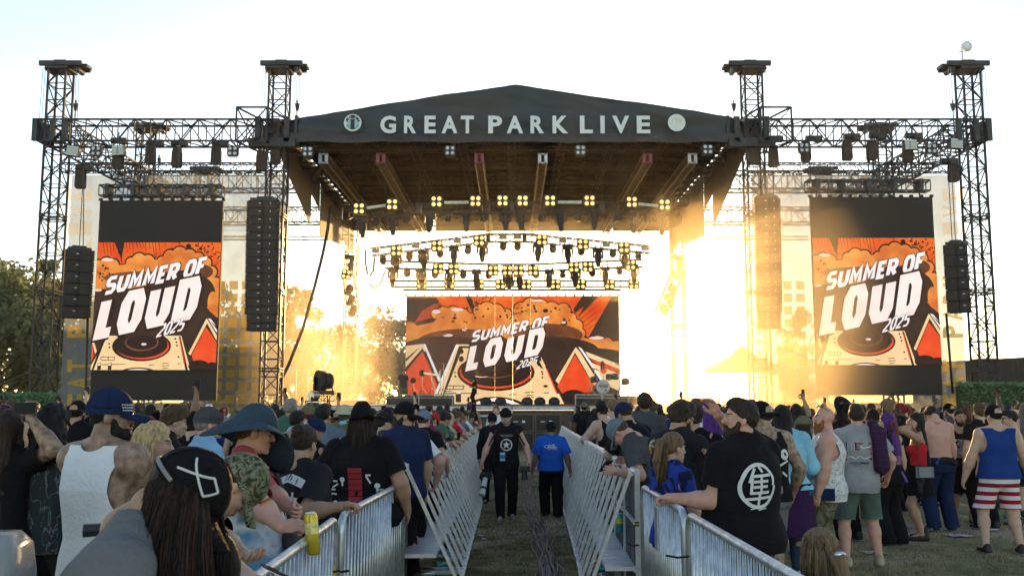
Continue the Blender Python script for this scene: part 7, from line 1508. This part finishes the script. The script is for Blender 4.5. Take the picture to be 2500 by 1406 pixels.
mb = MB(); mb.tube([q.T(.155*math.cos(a), .115*math.sin(a)-.0, .985) for a in np.linspace(0,6.283,26)], .016, 6); mb.tube([q.T(.06,-.13,.98), q.T(.1,-.15,.9), q.T(.13,-.15,.84)], .016, 5); local_part(q, mb, 'purple_sash', mat('purple_ribbon', (.16,.07,.42), .6))
q = person('woman in a red strapless top with both hands in her long black hair', 2236, 12.7, 1008, 66, sex='f', hair=('verylong','black'), topw=T_('red', sleeve=0, hem=1.04, neck=.215, ease=.008), bot=B_('skirt','black', z0=.62, z1=1.04, flare=.05), shoes='bootblack', skin='tan', head=(14,0,0), ra={'h':(.10,-.02,1.60),'e':(1,.5,-.2),'pose':'relaxed','d':(-.4,-.3,.9)}, la={'h':(-.11,.05,1.56),'e':(-1,.5,-.5),'pose':'fist','d':(.2,-.2,1)})
bg_ = thing('clear_bag', 'small clear vinyl bag hanging at the hip of the woman in red', 'bag', W(2258,1152,12.45)); mb = MB(); c = W(2258,1152,12.45); mb.box(c, (.2,.09,.15)); mb.build('bag_body', CLEAR, bg_); mb = MB(); mb.tube([c+Vector((-.1,0,.07)), W(2245,1100,12.5), W(2228,1040,12.55)], .006, 5); mb.tube([c+Vector((-.1,-.046,-.07)), c+Vector((.1,-.046,-.07)), c+Vector((.1,-.046,.075)), c+Vector((-.1,-.046,.075)), c+Vector((-.1,-.046,-.07))], .006, 5); mb.build('bag_strap', BLKM, bg_)
mb = MB(); V, Q = sdf([rc((0,0,0), (0,.02,-.34), .05, .06)], .012, .02, lambda P: .01*fnoise(P, 30, 1)); o = obj_mat('tied_jacket', np_mesh('jacket', V, Q), CL['squiggle'], q.root, q.T(-.17,-.02,1.0))
person('person with dyed red braids and round glasses above the woman in red', 2200, 16.2, 982, 40, sex='f', hair=('pony','red'), glasses='on', skin='deep', topw=T_('black'), head=(24,4,0))
person('man in sunglasses facing the camera behind the shirtless back', 2256, 17.0, 993, 160, hair=('short','black'), glasses='on', topw=T_('black'), skin='tan')
q = person('shirtless man with bowed head and dark trousers seen from behind', 2286, 13.6, None, 6, h=1.80, g=1.12, lean=6, head=(-12,46,0), hair=('tousled','black'), topw=None, bot=B_('pants','navy', flare=.02), shoes='black', skin='pink', ra={'h':(.26,.14,.86)}, la={'h':(-.2,.28,1.0)}, stance=.13)
mb = MB(); mb.tube([q.T(.20*math.cos(a), .15*math.sin(a), .93+.02*math.sin(3*a)) for a in np.linspace(0,6.283,24)], .05, 8); local_part(q, mb, 'tied_jacket', CL['paint'], True)
q = person('bald bearded man facing the camera in a black tank top with a skull print', 2338, 14.4, 998, 158, hair=('buzz','black'), beard=('beard','black'), topw=K_('black', scoop=(.09,.12)), bot=B_('shorts','black'), shoes='bootblack', skin='tan', g=1.12, head=(22,2,0))
pr = [(m, P) for m, P in polys_text(PW, 'AFTER THE BURIAL', 0, .10, .26, .032, .03)]+polys_ring(PG, .0, .075, 16, 0, .0, 1.1)+[(PG, [(-.07,-.16),(.07,-.16),(.05,-.05),(-.05,-.05)]), (BLK, El(-.03,.0,.022,.024,10)), (BLK, El(.03,.0,.022,.024,10)), (BLK, [(-.008,-.045),(.008,-.045),(0,-.02)])]+polys_line(PW, [(-.035,-.085,.035,-.085),(-.10,-.1,-.05,-.14),(.1,-.1,.05,-.14)], .010); decal(q, *q.shV, pr, False, 1.18, 0, 'skull_print', q.root)
q = person('man in a blue tank top and red striped shorts with a backward black cap', 2428, 11.5, 985, -5, g=1.16, ag=1.12, hair=('buzz','black'), hat=('capback','black'), topw=K_('blue', hole=(.225,1.33,.070,.15), scoop=(.085,.06), hem=.89, ease=.028, flare=.03), bot=B_('shorts','stripes', hem=.52, waist=.95), skin='fair', stance=.20, ra={'h':(.40,.14,.90)}, la={'h':(-.36,.10,.88)}, head=(14,2,0), vs=.012)
mb = MB()
for i in range(6): mb.box((-.02+.008*i, .119, .06+.008*(i % 3)), (.005,.004,.018))
o = mb.build('cap_print', PG); o.parent = q.hat
person('shirtless dark haired man with glasses at the right edge', 2466, 14.2, 1000, 52, hair=('short','black'), glasses='on', topw=None, bot=B_('shorts','black'), skin='fair', g=1.2, head=(20,4,0), la={'h':(-.3,.12,.9)})
person('man with ginger lit hair and a black tee behind the backward black cap', 2392, 13.8, 983, 4, hair=('short','brown'), topw=T_('black'), skin='fair')
person('person at the right edge with one hand on the back of the head', 2490, 17.0, 985, 30, hair=('bun','brown'), topw=T_('ink'), skin='fair', la={'h':(-.12,-.08,1.62),'e':(-1,0,.2)})
# girl in the foreground
q = person('girl with a grey brown ponytail low at the bottom edge by the fence', 2018, 3.95, None, 18, h=1.235, x=1.33, sex='f', hair=('lowpony','lightbrown'), topw=T_('black', sleeve=.8), bot=B_('pants','denim'), skin='fair', la={'w':(1.12,4.15,1.0),'e':(-.8,-.4,-.4),'pose':'relaxed'}, ra={'w':(1.13,4.02,.99),'e':(.5,-.6,-.5),'pose':'relaxed'}, lean=10, head=(0,8,0), vs=.010)
strands(q, 900, .16, [HC['lightbrown'], HC['brown'], hairm('ash', (.20,.15,.10))], seed=31, spread=.01, wave=.004, yr=(-1,.2), rad=.0022, zmax=.14)
mb = MB(); mb.ell(q.hc+q.hr @ vec(0,-.135,-.02), (.028,.014,.012), 12, 8); local_part(q, mb, 'hair_tie', mat('glitter_tie', (.55,.55,.6), .2, .8, .4, 90))
# people on the stage
person('crew member in dark clothes and shorts standing on the left riser', 984, 44.3, 902, 200, z=zr1-.46+.02, topw=T_('ink'), bot=B_('shorts','olive'), skin='fair', hair=('short','dark'), lo=True, vs=.02, group='crew on the stage')
person('crew member in black standing before the video wall', 1158, 43.0, 924, 120, z=zd, topw=T_('black'), bot=B_('pants','black'), skin='tan', hair=('long','dark'), lo=True, vs=.02, group='crew on the stage', la={'h':(-.1,.3,1.2)})
person('crew member sitting low behind the left riser', 908, 46.5, 946, 180, z=zd-.6, topw=T_('charcoal'), bot=B_('pants','black'), skin='tan', hair=('short','grey'), lo=True, vs=.02, group='crew on the stage')
# ================================================================== THE CROWD
def arch(**k): 
    p = person('concertgoer', 1250, 20, None, 0, x=0, lo=True, vs=.021, hair=None, **k); return p
ARC = []
for k in [dict(h=1.78, topw=T_('black', sleeve=.7)), dict(h=1.74, g=1.25, topw=T_('black', sleeve=.8), bot=B_('shorts')), dict(h=1.80, g=1.1, topw=T_('black'), head=(25,0,0)), dict(h=1.66, sex='f', topw=T_('black', sleeve=.5), head=(-20,5,0)), dict(h=1.64, sex='f', g=1.2, topw=T_('black', sleeve=.7), bot=B_('shorts')), dict(h=1.76, topw=K_('black'), head=(-35,5,0)), dict(h=1.66, sex='f', topw=K_('black'), bot=B_('shorts'), head=(40,0,0)),
          dict(h=1.77, topw=T_('black', long=True), ra={'h':(.12,.34,1.22),'pose':'grip'}), dict(h=1.70, g=1.35, topw=T_('black', sleeve=.8), head=(10,10,0)), dict(h=1.75, topw=None, bot=B_('shorts')), dict(h=1.72, topw=T_('black'), ra={'h':(.24,.16,1.92),'e':(1,0,-.3),'pose':'grip'}), dict(h=1.68, sex='f', topw=T_('black', long=True), head=(15,10,0))]:
    ARC.append(arch(**k))
for a in ARC: a.used = False
WD = {'black':'black','ink':'faded','charcoal':'charcoal','grey':'grey','midgrey':'slate','white':'white','navy':'navy','blue':'cobalt','lightblue':'azure','maroon':'maroon','red':'red','olive':'olive','green':'green','khaki':'khaki','beige':'beige','purple':'plum','orange':'orange','pink':'pink','denim':'denim','squiggle':'figured','capgrey':'bluish'}
TOPC = ['black']*9+['ink']*6+['charcoal']*4+['white']*3+['navy']*2+['midgrey','grey','maroon','olive','green','red','lightblue','blue','pink','beige','orange','squiggle','khaki','purple']
HAIRC = ['black']*5+['dark']*6+['brown']*4+['blond','ginger','purple','red','grey','lightbrown','lightbrown']
HW = {'black':'black','dark':'dark','brown':'brown','blond':'blond','ginger':'ginger','purple':'purple','red':'crimson','grey':'grey','lightbrown':'tawny'}
STY = {'short':'short','tousled':'tousled','afro':'bushy','long':'long','verylong':'flowing','bob':'bobbed','pony':'ponytailed','bun':'knotted','curlylong':'curly','buzz':'cropped'}
rnd = random.Random(77); spots = []; heroes = [(o.location.x, o.location.y) for o in COL.objects if o.get('category') == 'person' and o.parent is None]
tries = 0
while len(spots) < 232 and tries < 60000:
    tries += 1; Y = 10.5+(36.0-10.5)*rnd.random()**.8; px = rnd.uniform(-40, 2540); X = lx(px, Y)
    if X < 0 and X > lerp_line(LF_, Y)-.42: continue
    if X > 0 and X < lerp_line(RF_, Y)+.42: continue
    if X > 0 and Y < 14.8 and X > 3.0: continue
    if X > 0 and Y < 13.0: continue
    if X < 0 and Y < 11.0 and X > -2.2: continue
    md = .52 if Y > 18 else .6
    if any((X-a)**2+(Y-b)**2 < md*md for a, b in spots) or any((X-a)**2+(Y-b)**2 < .36 for a, b in heroes): continue
    # prefer heads that are not hidden straight behind a nearer one
    if any(abs(lx(px, 1)-a/b) < .0062 and b < Y for a, b in spots) and rnd.random() < .8: continue
    spots.append((X, Y))
spots.sort(key=lambda s: s[1]); cnt = {}
for X, Y in spots:
    a = rnd.choice(ARC); sc = rnd.uniform(.95, 1.05)
    root = a.root if not a.used else copy_tree(a.root); a.used = True; fem = a.sex == 'f'
    tc, hc_ = rnd.choice(TOPC), rnd.choice(HAIRC); sk = rnd.choice(['fair','fair','tan','tan','olive','pink','brown','deep']); yw = rnd.gauss(0, 22)-X*1.2+(180 if rnd.random() < .06 else 0)
    root.location = (X, Y, gz(Y)); root.rotation_euler = (0, 0, R(yw)); root.scale = (sc,)*3
    bare = True
    for c in list(root.children):
        n = c.name.split('.')[0]
        if n == 'body': c.material_slots[0].material = SKIN[sk]
        elif n in ('shirt','tank_top'): c.material_slots[0].material = CL[tc]; bare = False
        elif n in ('trousers','shorts'): c.material_slots[0].material = CL[rnd.choice(['black','ink','denim','charcoal','khaki','navy'])]
    hs = rnd.choice(['long','long','verylong','bob','pony','bun','curlylong']) if fem else rnd.choice(['short']*4+['tousled','tousled','buzz','afro','long'])
    hatted = rnd.random() < (.18 if fem else .42); hd = ''
    if hatted:
        st = rnd.choice(['cap','capback','capback','cap','bucket','beanie']); hcl = rnd.choice(['black']*6+['navy','navy','ink','capgrey','beige','white','red','olive','maroon']); m1, m2 = hat_meshes(st); hrr = a.hr @ (rz(180) @ rx(8) if st == 'capback' else np.eye(3))
        ho = obj_mat('hat', m1, CL[hcl], root, a.hc, hrr, a.hsc)
        if m2: obj_mat('brim', m2, CL[hcl], ho)
        if hs in ('afro','curlylong'): hs = 'long' if fem else 'short'
        hd = '%s %s and ' % (WD[hcl], {'cap':'cap','capback':'backward cap','bucket':'bucket hat','beanie':'beanie'}[st])
    obj_mat('hair', hair_mesh(hs, hatted), HC[hc_], root, a.hc, a.hr, a.hsc)
    if not fem and rnd.random() < .25: obj_mat('beard', hair_mesh('beard'), HC[hc_], root, a.hc, a.hr, a.hsc)
    px = 1250+X/Y*FPX; zone = 'near the left hedge' if px < 230 else 'below the left screen' if px < 540 else 'below the left array' if px < 760 else 'left of the lane' if px < 1250 else 'right of the lane' if px < 1620 else 'in the right glare' if px < 1960 else 'below the right screen' if px < 2310 else 'near the bright hedge'
    root['label'] = 'person %s with %s%s %s hair %s' % ('bare chested' if bare else 'in %s top' % WD[tc], hd, STY[hs], HW[hc_], zone); root['group'] = 'people in the crowd'
    if a.arms[0][3][2] > 1.7*a.s:   # raised hand holds a phone
        H = a.arms[0][3]; q = Vector((rz(yw) @ (H*sc))+np.array((X, Y, gz(Y)))); phone(q+Vector((0,.02,.10)), (0,0,yw), 'phone held up by a person in the crowd '+zone)['group'] = 'phones held up in the crowd'
for a in ARC:
    if not a.used:
        for c in list(a.root.children): bpy.data.objects.remove(c)
        bpy.data.objects.remove(a.root)
# make crowd labels single out: ordinals only where look and place are the same
seen = {}
for o in COL.objects:
    if o.get('group') == 'people in the crowd' and o.parent is None: seen.setdefault(o['label'], []).append(o)
# ================================================================== LITTER
def bottle(c, rot, label, key, cap='white'):
    mb = MB(); n = 12; mb.loft([[(r_*math.cos(6.2832*i/n), r_*math.sin(6.2832*i/n), z) for i in range(n)] for r_, z in ((.026,-.1),(.032,-.09),(.032,.03),(.026,.06),(.013,.085),(.013,.105))]); o = mb.build('bottle', CANS[key], None, True); o.location = c; o.rotation_euler = tuple(R(a) for a in rot); tag(o, label, 'bottle'); m2 = MB(); m2.cyl((0,0,.103), (0,0,.118), .0145, n=10); m2.build('bottle_cap', CL[cap]).parent = o; return o
can(W(1512,1276,8.75), 'tall teal and yellow can standing on the first right barrier step', CANS['teal'], .165, .035, (0,0,0), (mat('can_yellow_print', (.5,.45,.06), .35, .3), .02))
rnd = random.Random(9); lit = [('teal','teal can'),('gold','gold can'),('silver','silver can'),('blue','blue can')]
for sd_, F, B in ((-1, LF_, LBs), (1, RF_, RBs)):
    nm = side_names[sd_]
    for i in range(48):
        Y = 9.2+i*.27+rnd.uniform(-.15,.15); k = rnd.uniform(.3,.85); x = lerp_line(F, Y)*(1-k)+lerp_line(B, Y)*k; z = gz(Y)+.055; th = rnd.uniform(0,180); bi = int((Y-(9.0 if sd_ < 0 else 8.3))/1.08)
        if i % 3 == 0: bottle((x, Y, z), (90,0,th), 'empty %s bottle lying inside the %s barrier of the %s side' % (('clear plastic','brown')[i % 2], nsl[max(0,bi)], nm), ('clear','brown')[i % 2])['group'] = 'bottles left inside the barriers'
        else: c_ = lit[i % 4]; can((x, Y, z), 'crushed %s lying inside the %s barrier of the %s side' % (c_[1], nsl[max(0,bi)], nm), CANS[c_[0]], .15, .034, (90,0,th))['group'] = 'cans left inside the barriers'
def scrap(px, py, w, lab, m, nm='paper_scrap', cat='litter'):
    c = G(px, py); mb = MB(); V = [(c.x+w*(i/6-.5)+.01*math.sin(j*2), c.y+w*.8*(j/5-.5), c.z+.012+.022*mnoise.noise(Vector((i*.8+px, j*.8, 0)))+.012) for j in range(6) for i in range(7)]; mb.add(V, [(j*7+i, j*7+i+1, (j+1)*7+i+1, (j+1)*7+i) for j in range(5) for i in range(6)]); tag(mb.build(nm, m, loc=c, smooth=True), lab, cat)
scrap(2135,1352,.26,'crumpled silver wrapper on the lawn behind the sage shorts', mat('silver_wrapper', (.5,.5,.53), .35, .5, .4, 30)); scrap(2341,1310,.30,'flattened printed paper on the lawn left of the striped shorts', mat('printed_paper', (.42,.36,.40), .7, 0, .5, 20)); scrap(2425,1296,.14,'small white paper scrap on the lawn behind the striped shorts', CL['white']); scrap(1175,1310,.06,'tiny white scrap on the lawn in the lane', CL['white']); scrap(1180,1319,.05,'second tiny white scrap nearest the left barrier in the lane', CL['white'])
can(G(2263,1298)+Vector((0,0,.035)), 'dark crushed can lying on the lawn near the black boots', mat('dark_can', (.05,.06,.055), .3, .5, .4, 20), .14, .034, (90,0,70)); can(G(2456,1265)+Vector((0,0,.03)), 'teal lid lying on the lawn between the striped shorts\' legs', CANS['teal'], .06, .05, (90,0,90), nm='cup_lid', cat='lid')
for px, py in [(1310,1010),(1300,1160)][:1]: pass
scrap(1297,1146,.35,'white paper lying on the lane far ahead beside the cables', CL['white'])
# ================================================================== AIR
def volume(name, c, d, dens, col, g, noise_=None, kind='stuff', label=None, cat=None):
    m = bpy.data.materials.new(name); m.use_nodes = True; N = m.node_tree.nodes; L = m.node_tree.links
    N.remove(N['Principled BSDF']); v = N.new('ShaderNodeVolumePrincipled'); v.inputs['Color'].default_value = col+(1,); v.inputs['Anisotropy'].default_value = g; v.inputs['Density'].default_value = dens
    L.new(v.outputs[0], N['Material Output'].inputs['Volume'])
    if noise_:
        tc = N.new('ShaderNodeTexCoord'); mp = N.new('ShaderNodeMapping'); mp.inputs['Scale'].default_value = noise_[1]; mp.inputs['Location'].default_value = noise_[4]; L.new(tc.outputs['Object'], mp.inputs[0])
        no = N.new('ShaderNodeTexNoise'); no.inputs['Scale'].default_value = noise_[0]; no.inputs['Detail'].default_value = 3; no.inputs['Distortion'].default_value = .6; L.new(mp.outputs[0], no.inputs['Vector'])
        r = N.new('ShaderNodeMapRange'); r.inputs['From Min'].default_value = noise_[2]; r.inputs['From Max'].default_value = noise_[3]; r.inputs['To Min'].default_value = 0; r.inputs['To Max'].default_value = 1; L.new(no.outputs[0], r.inputs[0])
        # thins out towards the edges of the plume (box is 2 units wide in its own space)
        ln = N.new('ShaderNodeVectorMath'); ln.operation = 'LENGTH'; L.new(tc.outputs['Object'], ln.inputs[0])
        f = N.new('ShaderNodeMapRange'); f.inputs['From Min'].default_value = .35; f.inputs['From Max'].default_value = 1.0; f.inputs['To Min'].default_value = dens; f.inputs['To Max'].default_value = 0; L.new(ln.outputs['Value'], f.inputs[0])
        mu = N.new('ShaderNodeMath'); mu.operation = 'MULTIPLY'; L.new(r.outputs[0], mu.inputs[0]); L.new(f.outputs[0], mu.inputs[1]); L.new(mu.outputs[0], v.inputs['Density'])
    mb = MB(); mb.box((0,0,0), (2,2,2)); ob = mb.build(name, m); ob.location = c; ob.scale = (d[0]/2, d[1]/2, d[2]/2)
    return tag(ob, label, cat, kind=kind)
volume('haze', (0, 195, 8.3), (840, 470, 19.4), .00014, (1.0, .95, .88), .72)
volume('smoke', (7.9, 34.0, 2.8), (11, 17, 16), .11, (1.0, .86, .6), .6, (1.5, (1,1,1), .32, .62, (0,0,0)), label='drifting golden stage smoke right of the stage in front of the sun', cat='smoke')
volume('smoke', (-6.4, 42.5, 3.0), (13, 8, 13), .13, (1.0, .86, .65), .6, (1.5, (1,1,1), .36, .62, (3,1,2)), label='drifting pale stage smoke rising left of the stage', cat='smoke')
volume('smoke', (0, 48, 8.0), (22, 18, 7), .014, (1.0, .9, .75), .6, (1.2, (1,1,1), .3, .65, (7,2,5)), label='thin warm smoke hanging under the stage roof among the lights', cat='smoke')
